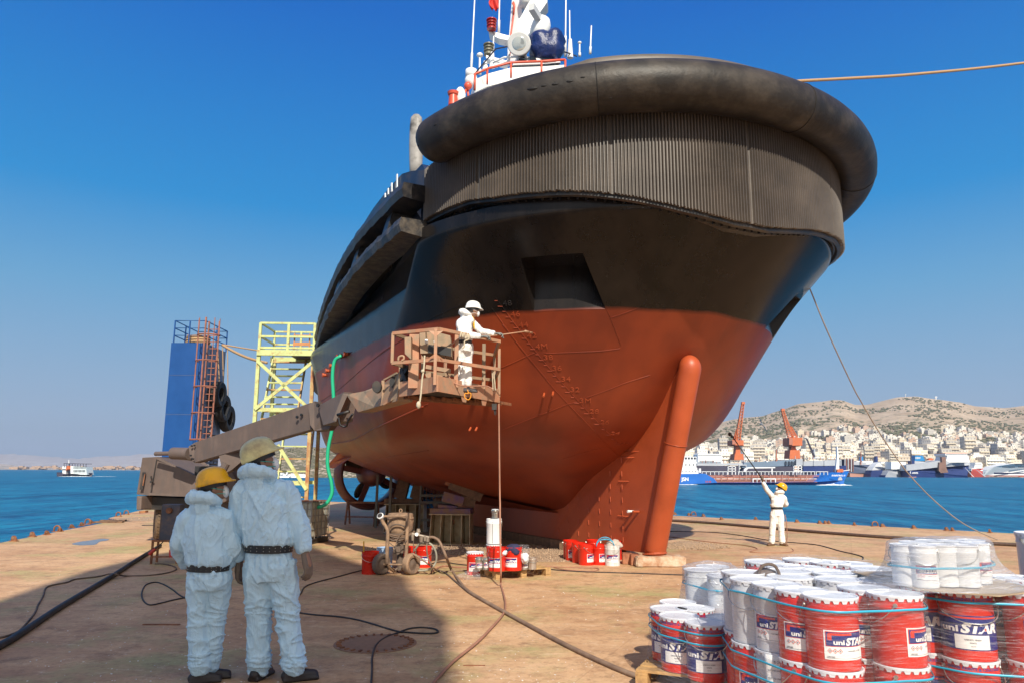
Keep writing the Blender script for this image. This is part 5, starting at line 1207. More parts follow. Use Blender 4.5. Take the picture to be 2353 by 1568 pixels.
rope_on('spray_line', 'thin red brown line looped inside the basket', 'hose', Z4, [(940, 620), (870, 680), (815, 780), (800, 880), (830, 990), (900, 1080), (1000, 1110), (1150, 1112), (1250, 1115), (1310, 1150)], 13.9, .011, M_hosep, 6)
for k, (x1, x2) in enumerate(((1300, 1310), (1315, 1335))): rope_on('safety_cord', ['left', 'right'][k]+' of two short pale cords inside the right end of the basket', 'cord', Z4, [(x1, 945), ((x1+x2)/2+2, 1050), (x2, 1160)], 14.6, .010, M_prope)
mb = MB(); a_ = gYm(Z4, 1325, 1300, 14.9); b_ = gYm(Z4, 1335, 1410, 14.9); mb.bar(a_, a_+Vector((0, 0, -.1)), .08, .05)
for k in range(6): mb.tube([a_.lerp(b_, .3+.12*k)+Vector((.015*math.cos(t), .012*(k % 2), .03*math.sin(t))) for t in np.linspace(0, 2*PI, 8)[:-1]], .006, 5, closed=True)
tag(mb.build('chain_tail', M_dark, None, False), 'short chain dangling below the right corner of the basket', 'chain')
# paint line from the basket down to the deck and across it
yb_ = 14.85
pts = [gYm(Z4, 1372, 1300, yb_)]
for (x, y), Y in zip([(1060, 0), (1062, 100), (1062, 180), (1065, 400), (1068, 560)], (12.15, 12.1, 12.0, 11.8, 11.7)): pts.append(atY(*FH(x, y), Y))
pts += [gz(FH, x, y, .02) for x, y in [(1068, 640), (1090, 720), (1097, 770), (1085, 830), (1000, 930), (900, 1030), (750, 1150), (620, 1290), (560, 1380)]]
mb = MB(); mb.tube(spline(pts, 8), .014, 7); tag(mb.build('paint_line', M_hosep, None, True), 'thin pinkish paint line dropping from the basket and trailing across the deck', 'hose')
# ================================================================ PEOPLE
def remesh(mb, name, voxel, smooth=2, sub=False):
    me = mb.mesh(name+'_raw', fix=True); ob = bpy.data.objects.new('tmp', me); COL.objects.link(ob)
    r_ = ob.modifiers.new('r', 'REMESH'); r_.mode = 'VOXEL'; r_.voxel_size = voxel; r_.use_smooth_shade = True
    if smooth: s_ = ob.modifiers.new('s', 'SMOOTH'); s_.iterations = smooth; s_.factor = .6
    dg = bpy.context.evaluated_depsgraph_get(); out = bpy.data.meshes.new_from_object(ob.evaluated_get(dg)); out.name = name
    bpy.data.objects.remove(ob); bpy.data.meshes.remove(me); out.materials.clear(); return out
def capsule(mb, pts, rr, n=14):
    pts = [Vector(p) for p in pts]; rr = list(rr)
    d0 = (pts[0]-pts[1]).normalized(); d1 = (pts[-1]-pts[-2]).normalized()
    P = [pts[0]+d0*rr[0]*k for k in (.98, .7, .35)]+pts+[pts[-1]+d1*rr[-1]*k for k in (.35, .7, .98)]
    Rr = [rr[0]*k for k in (.18, .7, .93)]+rr+[rr[-1]*k for k in (.93, .7, .18)]
    mb.tube(P, Rr, n)
def ering(c, side, fwd, a, b, n=20, p=2.):
    out = []
    for k in range(n):
        t = 2*PI*k/n; cx_, sx_ = math.cos(t), math.sin(t)
        out.append(c+side*(a*math.copysign(abs(cx_)**(2/p), cx_))+fwd*(b*math.copysign(abs(sx_)**(2/p), sx_)))
    return out
def interp_pts(P, r, n=5):
    Q = spline(P, n); rr = []
    for i in range(len(P)-1):
        for k in range(n): rr.append(r[i]*(1-k/n)+r[i+1]*k/n)
    rr.append(r[-1]); return Q, rr
M_skin = paint('tanned_skin', (.30, .15, .09), .5, var=.12)
M_hair = paint('dark_hair', (.02, .016, .014), .7, var=.2)
def cloth(name, col, dirt=(.42, .38, .33), damt=.16):
    t = NT(name); p = t.pos()
    v = t.noise(p, 3., 6, .6); c = t.mix(v, tuple(x*.88 for x in col), col)
    d = t.ramp(t.noise(p, 2.4, 7, .72), [(.66-damt, 0.), (.82, 1.)]); c = t.mix(t.math('MULTIPLY', d, .7), c, dirt)
    v1 = t.n('TexVoronoi', Scale=17., _feature='DISTANCE_TO_EDGE'); t.l(t.mapn(p, (1, 1, .45)), v1.inputs['Vector'])
    def rdg(sc, sca, rot):
        n_ = t.noise(t.mapn(p, sca, rot), sc, 3, .55, .5); return t.ramp(t.math('ABSOLUTE', t.math('MULTIPLY_ADD', n_, 2., -1.)), [(0., 1.), (.10, .25), (.35, 0.)])
    cr = t.math('MAXIMUM', rdg(5.5, (1, 1, .42), (.3, .2, 0)), t.math('MULTIPLY', rdg(10., (1, 1, .8), (-.6, .5, .3)), .6))
    t.set(col=c, rough=.75, spec=.25); t.set(nor=t.bump(cr, .5, .014, t.bump(t.noise(p, 60, 3, .6), .12, .003))); return t.m
M_suit = cloth('skytinted_coverall', (.58, .80, .95), dirt=(.50, .52, .52), damt=.08); M_suit2 = cloth('white_coverall_dusty', (.80, .79, .76), damt=.1)  # first suit: blue skylight on shaded cloth put into its white
M_belt = paint('black_belt', (.015, .016, .018), .5, var=.2)
M_shoe = paint('dark_work_shoe', (.028, .02, .02), .5, var=.3); M_shoeb = paint('brown_work_shoe', (.14, .07, .035), .6)
M_glove = paint('dirty_leather_glove', (.17, .12, .09), .7, var=.3, dirt=(.2, .15, .11), damt=.3)
M_gloveg = paint('grey_work_glove', (.18, .18, .17), .7, var=.2)
M_mask = paint('white_dust_mask', (.74, .75, .76), .7, var=.05)
M_strap = NT('green_strap').set(col=(.02, .42, .36), rough=.5).m
M_hely = paint('yellow_helmet', (.88, .44, .006), .28, var=.08, dirt=(.45, .25, .03), damt=.22, ds=4, bump=.03)
M_help = paint('pale_dirty_helmet', (.76, .68, .32), .35, var=.12, dirt=(.38, .30, .16), damt=.32, ds=3, bump=.05)
M_helw = paint('white_helmet', (.82, .81, .78), .28, var=.05)
M_scarf = paint('yellow_scarf', (.72, .40, .02), .7, var=.15)
def wrinkle(me, J, amp, side, fwd, zk, cuff):
    n = len(me.vertices); co = np.empty(n*3); me.vertices.foreach_get('co', co); co = co.reshape(-1, 3)
    me.update(); no = np.empty(n*3)
    me.vertices.foreach_get('normal', no) if hasattr(me.vertices[0], 'normal') else None
    no = no.reshape(-1, 3)
    org = J['pelvis']; H = J['neck'].z-J['ankL'].z; out = co.copy(); seed = Vector((org.x*3, org.y, 7.))
    for i in range(n):
        p = Vector(co[i]); l = p-org; h = l.z/H
        s_ = l.dot(side); f_ = l.dot(fwd)
        if h > .02: q = Vector((s_*7+l.z*1.2, f_*7, l.z*2.6+s_*2.5)); q2 = Vector((s_*15-l.z*4, f_*15, l.z*7))
        else:
            k = abs(h+.30); kn = math.exp(-((h+.29)/.10)**2)+math.exp(-((h+.54)/.09)**2)
            q = Vector((s_*(7-3*kn), f_*(7-3*kn), l.z*(3.2+7*kn)+s_*(5-3*kn))); q2 = Vector((s_*12+l.z*5, f_*12, l.z*(9+5*kn)))
        a_ = 1-abs(noise.noise(q+seed)); a_ = a_**9; b_ = 1-abs(noise.noise(q2+seed)); b_ = b_**9; c_ = noise.noise(q*.45+seed)
        gat = math.exp(-((h-.03)/.035)**2)
        d = amp*(1.7*(a_-.25)+.8*(b_-.25)+1.1*c_)+amp*.8*gat*math.sin(math.atan2(f_, s_)*17)
        for c0_, r0_ in cuff:
            if (p-c0_).length < .09: d *= .5
        out[i] = co[i]+no[i]*d
    me.vertices.foreach_set('co', out.ravel()); me.update()
def hand(w, d, pn, th, s, curl, name, mat, par, thumb_out=.6, grip=None):
    """w wrist, d pointing, pn palm normal (fingers curl towards it), th thumb side direction, s hand length"""
    d = d.normalized(); pn = (pn-d*pn.dot(d)).normalized(); lat = d.cross(pn); lat = lat if lat.dot(th) > 0 else -lat
    mb = MB(); pl = s*.50
    for k in (-.9, -.3, .3, .9): capsule(mb, [w-d*s*.12+lat*k*s*.10, w+d*pl*.5+lat*k*s*.16, w+d*pl*.95+lat*k*s*.18], [s*.10, s*.115, s*.095], 10)
    for i, (k, L) in enumerate(((.95, .42), (.33, .47), (-.32, .44), (-.95, .35))):
        p = w+d*pl+lat*k*s*.19; dd = d.copy(); pts = [p-d*s*.1, p]; rr = [s*.075, s*.075]
        for j, seg_ in enumerate((.42, .32, .26)):
            ang = curl*(.75+.25*j)*(1+.12*i); dd = (Matrix.Rotation(ang, 3, lat if (Matrix.Rotation(.1, 3, lat) @ dd).dot(pn) > dd.dot(pn) else -lat) @ dd); p = p+dd*(L*s*seg_); pts.append(p); rr.append(s*(.072-.008*j))
        capsule(mb, pts, rr, 9)
    p = w+d*s*.10+lat*s*.18; t1 = (d*.75+lat*thumb_out+pn*.25).normalized(); p1 = p+t1*s*.24; t2 = (d*.9+lat*thumb_out*.25+pn*.55).normalized(); capsule(mb, [w+lat*s*.08, p, p1, p1+t2*s*.20], [s*.09, s*.085, s*.078, s*.062], 9)
    capsule(mb, [w-d*s*.30, w-d*s*.1], [s*.20, s*.15], 12)
    me = remesh(mb, name, s*.030, 1); o = link_mesh(name, me, mat, None, True); me.transform(Matrix.Translation(-Vector(par.location))); o.parent = par; return o
def person(J, f, label, Hs, opt):
    """J world joints; f torso facing; Hs overall scale (1 = 1.8 m person)"""
    base = Vector(((J['ankL'].x+J['ankR'].x)/2, (J['ankL'].y+J['ankR'].y)/2, J['ground']))
    o = empty('person', base, 0, label, 'person', opt.get('group'))
    f = Vector(f).normalized(); up_ = Vector((0, 0, 1)); side_ = f.cross(up_).normalized()   # person's right
    hf = Vector(opt['head_f']).normalized(); hu = Vector(opt.get('head_up', (0, 0, 1))); hs_ = hf.cross(hu).normalized(); hu = hs_.cross(hf).normalized()
    k = Hs; hc = J['head']
    def L(me, name, mat, par=None, sm=True):
        me.transform(Matrix.Translation(-base)); ob = link_mesh(name, me, mat, None, sm); ob.parent = par or o; return ob
    # body: one continuous surface from head to feet
    mb = MB(); HM = Matrix((hs_, hf, hu)).transposed()
    mb.ball(hc, .098*k, 18, sc=(.80, .98, 1.08), M=HM); mb.ball(hc+hf*.022*k-hu*.055*k, .070*k, 14, sc=(.85, .95, 1.0), M=HM)
    mb.ball(hc+hf*.100*k-hu*.028*k, .018*k, 8, sc=(.8, 1.1, 1.5), M=HM); mb.ball(hc+hf*.082*k-hu*.095*k, .022*k, 8, M=HM)
    for sg in (-1, 1): mb.ball(hc+hs_*sg*.080*k-hu*.018*k-hf*.008*k, .028*k, 8, sc=(.35, .7, 1.1), M=HM)
    capsule(mb, [hc-hu*.05*k-hf*.02*k, J['neck']-up_*.02], [.058*k, .066*k])
    Q, rr = interp_pts([J['neck']-up_*.05, J['chest'], J['waist'], J['pelvis']], [.07*k, .125*k, .11*k, .12*k]); capsule(mb, Q, rr)
    for s in 'LR':
        Q, rr = interp_pts([J['sh'+s], J['el'+s], J['wr'+s]], [.052*k, .042*k, .030*k]); capsule(mb, [J['neck']-up_*.08*k]+Q, [.06*k]+rr)
        capsule(mb, [J['wr'+s], J['wr'+s]+(J['ha'+s]-J['wr'+s])*.6], [.03*k, .034*k])
        Q, rr = interp_pts([J['pelvis'], J['hip'+s], J['kn'+s], J['ank'+s]], [.1*k, .085*k, .055*k, .038*k]); capsule(mb, Q, rr)
        capsule(mb, [J['ank'+s], J['ank'+s]-up_*.04*k+J['toe'+s]*.10*k], [.038*k, .034*k])
    me = remesh(mb, 'body', .012*k, 2); body = L(me, 'body', M_skin)
    for sg in (-1, 1):
        mb = MB(); mb.ball(hc+hs_*sg*.032*k+hf*.086*k+hu*.008*k, .012*k, 8); me = mb.mesh('eye'); L(me, 'eye', M_mask, body)
    mb = MB(); mb.ball(hc-hf*.012*k+hu*.006*k, .104*k, 18, sc=(.83, .93, 1.05), M=HM)
    mb.v = [tuple(Vector(v)+(hf*-.02*k if (Vector(v)-hc).dot(hu) < -.02*k else Vector())) for v in mb.v]
    keep = [fc_ for fc_ in mb.f if all(((Vector(mb.v[i])-hc).dot(hf) < .035*k and (Vector(mb.v[i])-hc).dot(hu) > -.075*k) or (Vector(mb.v[i])-hc).dot(hu) > .055*k for i in fc_)]
    mb.f = keep; mb.m = [0]*len(keep); L(mb.mesh('hair'), 'hair', M_hair, body)
    # coverall
    mb = MB(); ws = opt.get('ws', 1.)
    rings = []
    tl_ = [(J['pelvis']-up_*.10*k, .155, .125), (J['pelvis'], .175, .135), (J['waist']-up_*.03*k, .160, .125), (J['waist'], .150, .12), (J['waist']+up_*.035*k, .185, .145), (J['waist']+up_*.09*k, .192, .148), (J['chest']-up_*.08*k, .192, .142), (J['chest']+up_*.05*k, .192, .135), (J['neck']-up_*.12*k, .18, .115), (J['neck']-up_*.055*k, .125, .092), (J['neck']-up_*.01*k, .085, .085), (J['neck']+up_*.03*k, .078, .082)]
    for c, a_, b_ in tl_: rings.append(ering(c, side_, f, a_*k*ws, b_*k*ws, 22, 2.3))
    mb.loft(rings)
    for s, sg in (('L', -1), ('R', 1)):
        ar = opt.get('ar', 1.)
        e1 = J['sh'+s].lerp(J['el'+s], .5); e2 = J['el'+s].lerp(J['wr'+s], .5)
        Q, rr = interp_pts([J['neck']-up_*.10*k+side_*sg*.07*k, J['sh'+s], e1, J['el'+s], e2, J['wr'+s].lerp(J['el'+s], .12), J['wr'+s]], [.09*k, .078*k*ar, .068*k*ar, .072*k*ar, .062*k*ar, .056*k*ar, .040*k], 4)
        mb.tube([Q[0]]+Q[1:], rr, 16)
        m1 = J['hip'+s].lerp(J['kn'+s], .5); m2 = J['kn'+s].lerp(J['ank'+s], .5); lw = opt.get('lw', 1.)
        Q, rr = interp_pts([J['hip'+s]+up_*.12*k, J['hip'+s], m1, J['kn'+s], m2, J['ank'+s]+up_*.06*k, J['ank'+s]-up_*.015*k], [.10*k, .112*k*lw, .102*k*lw, .088*k*lw, .084*k*lw, .088*k*lw, .062*k*lw], 4)
        mb.tube(Q, rr, 18)
    # hood lying on the nape
    nb = J['neck']+up_*.015*k-f*.03*k; hr = opt.get('hood', 1.)
    ringp = [nb+side_*(.105*k*math.cos(a_))*hr+f*(.085*k*math.sin(a_))*hr+up_*(.02*k-.035*k*math.sin(a_)) for a_ in np.linspace(0, 2*PI, 15)[:-1]]
    mb.tube(ringp, [.030*k*(1.35-.5*math.sin(a_)) for a_ in np.linspace(0, 2*PI, 15)[:-1]], 10, closed=True)
    mb.ball(nb-f*.055*k-up_*.045*k, .07*k*hr, 12, sc=(1.25, .5, 1.0), M=Matrix((side_, f, up_)).transposed())
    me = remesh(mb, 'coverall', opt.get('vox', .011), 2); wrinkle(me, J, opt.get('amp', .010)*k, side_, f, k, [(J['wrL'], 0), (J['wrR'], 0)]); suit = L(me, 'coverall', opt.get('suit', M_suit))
    # belt
    if opt.get('belt', 1):
        mb = MB(); bw = .030*k; z0 = J['waist']+up_*opt.get('belt_z', -.005)*k; R_ = []
        for dz, e in ((-bw, .0), (-bw, .012), (bw, .012), (bw, .0)): R_.append(ering(z0+up_*dz, side_, f, (.158*ws+e)*k, (.128*ws+e)*k, 40, 2.3))
        mb.loft(R_, caps=False); bt = L(mb.mesh('belt'), 'belt', M_belt, None, False)
        for t_ in np.linspace(0, 2*PI, 25)[:-1]:
            for dz in (-.012, .012):
                mb = MB(); p = z0+side_*((.158*ws+.012)*k*math.copysign(abs(math.cos(t_))**(2/2.3), math.cos(t_)))+f*((.128*ws+.012)*k*math.copysign(abs(math.sin(t_))**(2/2.3), math.sin(t_)))+up_*dz*k; mb.ball(p, .004*k, 6); L(mb.mesh('eyelet'), 'eyelet', M_tin, bt, False)
    # shoes
    for s in 'LR':
        mb = MB(); a_ = J['ank'+s]; t_ = J['toe'+s].normalized(); g = J['ground']; l_ = Vector((a_.x, a_.y, g))
        capsule(mb, [l_-t_*.05*k+up_*.045*k, l_+t_*.06*k+up_*.045*k, l_+t_*.155*k+up_*.034*k], [.044*k, .046*k, .038*k]); capsule(mb, [l_+up_*.05*k, a_+up_*.02*k], [.045*k, .05*k])
        sd = t_.cross(up_); mb.box(l_+t_*.055*k+up_*.014*k, (.27*k, .092*k, .026*k), M=Matrix((t_, sd, up_)).transposed())
        L(remesh(mb, 'shoe', .009*k, 1), 'shoe', opt.get('shoe', M_shoe))
    # gloves
    for s, sg in (('L', -1), ('R', 1)):
        d_ = J['ha'+s]-J['wr'+s]; hand(J['wr'+s]+d_*.15, d_, Vector(opt.get('pn'+s, side_*-sg)), Vector(opt.get('th'+s, f)), .205*k, opt.get('curl'+s, .45), 'glove', opt.get('glove', M_glove), o)
    # helmet
    hm = opt.get('helmet', M_hely); hb = hc+hu*.048*k-hf*.006*k; tl = opt.get('tilt', 0.); q = Matrix.Rotation(tl, 3, hs_); hF, hU = q @ hf, q @ hu
    HM2 = Matrix((hs_, hF, hU)).transposed(); mb = MB(); V = []; n_ = 40; prof = [(1.035, -.012), (1.05, .0), (1.02, .012), (1.0, .03), (.97, .055), (.88, .085), (.72, .112), (.50, .130), (.25, .139), (.02, .142)]
    for r_, z in prof:
        for i in range(n_):
            a_ = 2*PI*i/n_; x, y = math.cos(a_)*.118*r_, math.sin(a_)*.142*r_
            if z < .02:
                b_ = max(0, math.sin(a_))**3*.052; y += b_*(1 if z < .008 else .5); z2 = z-max(0, math.sin(a_))**2*.012+(-.008 if z < 0 else 0)*max(0, -math.sin(a_))
            else: z2 = z
            rdg = .005*math.exp(-(x/.018)**2) if z > .05 else 0
            V.append(hb+HM2 @ (Vector((x, y, z2+rdg))*k))
    mb.add(V, [(i*n_+j, i*n_+(j+1) % n_, (i+1)*n_+(j+1) % n_, (i+1)*n_+j) for i in range(len(prof)-1) for j in range(n_)]+[tuple((len(prof)-1)*n_+j for j in range(n_))])
    hel = L(mb.mesh('helmet'), 'helmet', hm, None, R(50)); md = hel.modifiers.new('t', 'SOLIDIFY'); md.thickness = .004; md.offset = -1
    mb = MB(); mb.box(hb+HM2 @ (Vector((0, -.143, .012))*k), (.05*k, .006*k, .03*k), M=HM2)
    for sg in (-1, 1): mb.box(hb+HM2 @ (Vector((sg*.121, .0, .012))*k), (.006*k, .045*k, .022*k), M=HM2)
    mh = L(mb.mesh('helmet_slot'), 'helmet_slot', hm, hel, False)
    mb = MB(); R_ = [[hb+HM2 @ (Vector((math.cos(a_)*r_, math.sin(a_)*r_*1.2, z))*k) for a_ in np.linspace(0, 2*PI, 29)[:-1]] for r_, z in ((.096, -.045), (.097, -.045), (.099, .0), (.098, 0))]; mb.loft(R_, caps=False); L(mb.mesh('headband'), 'headband', M_belt, hel, False)
    # dust mask with two straps
    mc = hc+hf*.090*k-hu*.052*k; mb = MB(); mb.ball(mc, .056*k, 16, sc=(.95, .62, 1.0), M=HM); mk = L(mb.mesh('dust_mask'), 'dust_mask', M_mask)
    for zz, yb in ((.02, .015), (-.035, -.075)):
        mb = MB(); P = [hc+HM @ (Vector((math.cos(a_)*.083, .06+math.sin(a_)*.0+0, -.045))*k) for a_ in (0,)]
        for sg in (-1, 1):
            mb.tube(spline([mc+hs_*sg*.045*k+hu*zz*k*.6, hc+hs_*sg*.084*k+hf*.02*k+hu*(yb*.5-.02)*k, hc+hs_*sg*.074*k-hf*.06*k+hu*yb*k, hc-hf*.103*k+hu*(yb+.004)*k], 5), .0030*k, 5)
        L(mb.mesh('mask_strap'), 'mask_strap', opt.get('strap', M_strap), mk)
    return o, dict(hc=hc, hf=hf, hs=hs_, hu=hu, HM=HM, k=k)
def joints(f, Y, spec, toes, zg):
    J = {}
    for key, v in spec.items(): J[key] = atY(*f(v[0], v[1]), Y+(v[2] if len(v) > 2 else 0))
    J['toeL'], J['toeR'] = Vector(toes[0]), Vector(toes[1]); J['ground'] = zg; return J
# tall man, seen from behind, looking up to the right
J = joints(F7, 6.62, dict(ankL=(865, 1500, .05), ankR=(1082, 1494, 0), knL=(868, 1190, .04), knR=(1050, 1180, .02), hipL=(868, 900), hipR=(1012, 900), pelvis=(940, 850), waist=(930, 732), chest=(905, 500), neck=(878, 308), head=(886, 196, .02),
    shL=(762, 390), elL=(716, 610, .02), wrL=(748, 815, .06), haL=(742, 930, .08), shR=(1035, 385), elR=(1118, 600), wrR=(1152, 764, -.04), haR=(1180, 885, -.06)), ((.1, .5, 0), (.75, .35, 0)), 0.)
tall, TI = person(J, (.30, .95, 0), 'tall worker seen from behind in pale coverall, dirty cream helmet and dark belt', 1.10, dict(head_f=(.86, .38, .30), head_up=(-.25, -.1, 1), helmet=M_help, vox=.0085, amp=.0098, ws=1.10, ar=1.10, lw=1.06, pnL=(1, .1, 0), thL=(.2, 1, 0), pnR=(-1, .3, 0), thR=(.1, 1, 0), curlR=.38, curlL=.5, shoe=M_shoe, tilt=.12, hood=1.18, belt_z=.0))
# shorter man with yellow helmet
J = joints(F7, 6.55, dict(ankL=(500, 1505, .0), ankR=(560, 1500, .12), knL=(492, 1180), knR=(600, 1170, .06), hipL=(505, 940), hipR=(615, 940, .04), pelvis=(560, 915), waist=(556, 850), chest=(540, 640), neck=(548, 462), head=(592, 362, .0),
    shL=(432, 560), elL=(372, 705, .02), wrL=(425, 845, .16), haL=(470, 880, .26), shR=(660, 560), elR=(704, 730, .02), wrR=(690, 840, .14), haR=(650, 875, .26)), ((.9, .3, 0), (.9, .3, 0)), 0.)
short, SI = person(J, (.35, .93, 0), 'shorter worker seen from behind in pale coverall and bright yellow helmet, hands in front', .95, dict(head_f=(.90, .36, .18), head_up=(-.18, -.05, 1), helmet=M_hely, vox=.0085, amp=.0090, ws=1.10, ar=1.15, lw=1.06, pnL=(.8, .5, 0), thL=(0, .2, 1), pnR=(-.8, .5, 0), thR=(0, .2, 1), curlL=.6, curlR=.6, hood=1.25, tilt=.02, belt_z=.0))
# painter in the basket
YB = Ymap(14.25)
J = joints(Z4, YB, dict(ankL=(968, 1108, .0), ankR=(1040, 1112, .08), knL=(968, 900), knR=(1035, 900, .06), hipL=(965, 730, -.02), hipR=(1040, 730, .06), pelvis=(1005, 700), waist=(1002, 652), chest=(1005, 500), neck=(1035, 372), head=(1102, 318),
    shL=(960, 445, -.08), elL=(985, 570, -.18), wrL=(1180, 590, -.14), haL=(1280, 586, -.10), shR=(1080, 435, .10), elR=(1190, 540, .08), wrR=(1330, 562, .0), haR=(1420, 568, -.02)), ((.9, .2, 0), (.9, .2, 0)), z0b+.07)
pb_, PI_ = person(J, (.92, .35, 0), 'painter in white coverall and white helmet standing in the lift basket, spraying the hull', .86, dict(head_f=(.95, .28, -.05), helmet=M_helw, suit=M_suit2, vox=.012, amp=.008, glove=M_gloveg, curlL=.85, curlR=.85, pnL=(0, .1, -1), thL=(0, -1, .2), pnR=(0, -.1, -1), thR=(0, -1, .2), strap=M_mask, ar=.98))
mb = MB(); I = PI_; nk = J['neck']; fr = Vector((.92, .35, 0)).normalized(); sd = fr.cross(Vector((0, 0, 1)))
capsule(mb, [nk+Vector((0, 0, .035))-fr*.05+sd*.04, nk+Vector((0, 0, .02))+fr*.05+sd*.05, nk+fr*.10-Vector((0, 0, .06))+sd*.01, nk+fr*.125-Vector((0, 0, .20))], [.02, .026, .028, .012], 8)
capsule(mb, [nk+Vector((0, 0, .035))-fr*.05-sd*.04, nk+Vector((0, 0, .02))+fr*.05-sd*.05, nk+fr*.10-Vector((0, 0, .05))-sd*.01], [.02, .026, .026], 8)
me = remesh(mb, 'scarf', .01, 1); me.transform(Matrix.Translation(-Vector(pb_.location))); sc_ = link_mesh('scarf', me, M_scarf, None, True); sc_.parent = pb_
vs, fs, w = glyphs('7', .03); mb = MB(); c_ = I['hc']+I['hu']*.105*I['k']; cdir = (CAMP-c_).normalized(); rt = Vector((0, 0, 1)).cross(-cdir).normalized(); rt = rt if rt.x > 0 else -rt
c_ = c_+cdir*.108; mb.add([c_+rt*((v.x-.3)*.035)+Vector((0, 0, 1))*((v.y-.6)*.04)+cdir*(-.04*((v.x-.3)*.04)**2) for v in vs], fs); me = mb.mesh('helmet_number', False); me.transform(Matrix.Translation(-Vector(pb_.location))); hn = link_mesh('helmet_number', me, M_wred, None, False); hn.parent = pb_
# spray lance
a_ = gYm(Z4, 1215, 592, 14.15); b_ = gYm(Z4, 1400, 572, 14.22); c_ = gYm(Z4, 1655, 536, 14.35); d_ = gYm(Z4, 1728, 552, 14.6)
o = empty('spray_lance', a_, 0, 'pinkish spray lance held out by the painter in the basket', 'spray lance')
mb = MB(); mb.tube([a_, b_, c_], .010, 8); mb.build('tube', M_bask, o, True, world=True)
mb = MB(); mb.tube([c_-(c_-b_)*.05, c_, c_.lerp(d_, .5)], [.016, .022, .018], 8); mb.cyl(c_.lerp(d_, .4), d_, .012, .016, n=8); mb.build('spray_head', M_bask, o, True, world=True)
mb = MB(); mb.bar(a_, a_.lerp(b_, .35), .03, .05); mb.build('handle', M_baskg, o, False, world=True)
# worker by the quay with the long roller pole
J = joints(FR, 18.4, dict(ankL=(700, 1040, 0), ankR=(768, 1040, 0), knL=(702, 950, 0), knR=(762, 950, 0), hipL=(712, 860), hipR=(752, 860), pelvis=(732, 838), waist=(732, 806), chest=(736, 760, 0), neck=(744, 716), head=(758, 682, 0),
    shL=(706, 732, .05), elL=(668, 690, .06), wrL=(640, 636, .05), haL=(632, 612, .05), shR=(780, 742, 0), elR=(790, 785, .10), wrR=(752, 778, .26), haR=(735, 770, .3)), ((-.6, -.4, 0), (.25, -.5, 0)), 0.)
qy, QI = person(J, (-.25, .97, 0), 'worker in white coverall and yellow helmet by the quay edge, lifting a long pole', .84, dict(head_f=(-.75, .35, .55), head_up=(.5, -.1, .85), helmet=M_hely, suit=M_suit2, vox=.013, amp=.007, shoe=M_shoeb, pnL=(1, 0, .3), thL=(0, -1, 0), pnR=(-.3, 0, 1), thR=(-1, 0, 0), curlL=.95, curlR=.8, strap=M_mask, lw=1.0, ws=.98))
J2 = J
a_ = gY(FR, 700, 770, 18.66); m_ = gY(FR, 633, 612, 18.46); b_ = gY(FR, 445, 345, 18.0); c_ = gY(FR, 425, 325, 17.95)
o = empty('roller_pole', a_, 0, 'long thin dark pole raised towards the hull by the worker near the quay edge', 'pole')
mb = MB(); mb.tube([a_, m_, b_], [.016, .015, .012], 8); mb.build('pole', M_dark, o, True, world=True)
mb = MB(); mb.tube([b_, b_.lerp(c_, .6)], .03, 8); mb.ball(c_, .05, 10); mb.build('head', M_dark, o, True, world=True)
# ================================================================ PAINT PAILS, CANS, PALLETS
M_pred = paint('pail_red', (.60, .020, .008), .24, var=.08, vs=4, bump=.03)
M_pdark = paint('pail_red_worn', (.34, .016, .010), .35, var=.15, vs=6, dirt=(.5, .40, .35), damt=.10, ds=5)
M_pwh = paint('pail_white', (.74, .75, .76), .3, var=.04, bump=.03)
M_pwhd = paint('pail_white_dribbled', (.66, .66, .64), .4, var=.08, dirt=(.25, .22, .20), damt=.3, ds=6, streak=True)
M_psil = paint('pail_silver_white', (.56, .57, .60), .35, var=.08)
M_lid = paint('lid_white', (.72, .74, .78), .35, var=.06)
M_lab = paint('label_white', (.78, .77, .75), .5, var=.03, bump=0)
M_lblue = paint('label_blue', (.010, .018, .16), .35, var=.04, bump=0)
M_lred = paint('label_red', (.62, .035, .015), .4, var=.04, bump=0)
M_ink = NT('ink').set(col=(.04, .04, .06), rough=.6).m
M_inkb = NT('ink_blue').set(col=(.03, .03, .22), rough=.5).m
PMATS = [M_pred, M_lid, M_lab, M_lblue, M_lred, M_ink, M_inkb, M_tin]
def cyl_patch(mb, r, a0, a1, z0, z1, m, n=14, zt=None, off=.0):
    V = []; 
    for i in range(n+1):
        a_ = a0+(a1-a0)*i/n
        for z in (z0, (z1 if zt is None else zt(i/n))): V.append((r*math.sin(a_), -r*math.cos(a_), z))
    mb.add(V, [(2*i, 2*i+2, 2*i+3, 2*i+1) for i in range(n)], m)
def cyl_text(mb, r, txt, a0, z, h, m, bold=0., shear=0., sx=1., space=1., arc=None):
    vs, fs, w = glyphs(txt, bold, shear, space)
    if arc: sx = arc*r/(w*h)
    mb.add([(r*math.sin(a0+v.x*h*sx/r), -r*math.cos(a0+v.x*h*sx/r), z+v.y*h) for v in vs], fs, m); return w*h*sx/r
def star(mb, r, a0, z, s, m):
    P = []; 
    for i in range(10):
        rr_ = s if i % 2 == 0 else s*.42; t_ = PI/2+i*PI/5; P.append((r*math.sin(a0+rr_*math.cos(t_)/r), -r*math.cos(a0+rr_*math.cos(t_)/r), z+rr_*math.sin(t_)))
    P.append((r*math.sin(a0), -r*math.cos(a0), z)); mb.add(P, [(i, (i+1) % 10, 10) for i in range(10)], m)
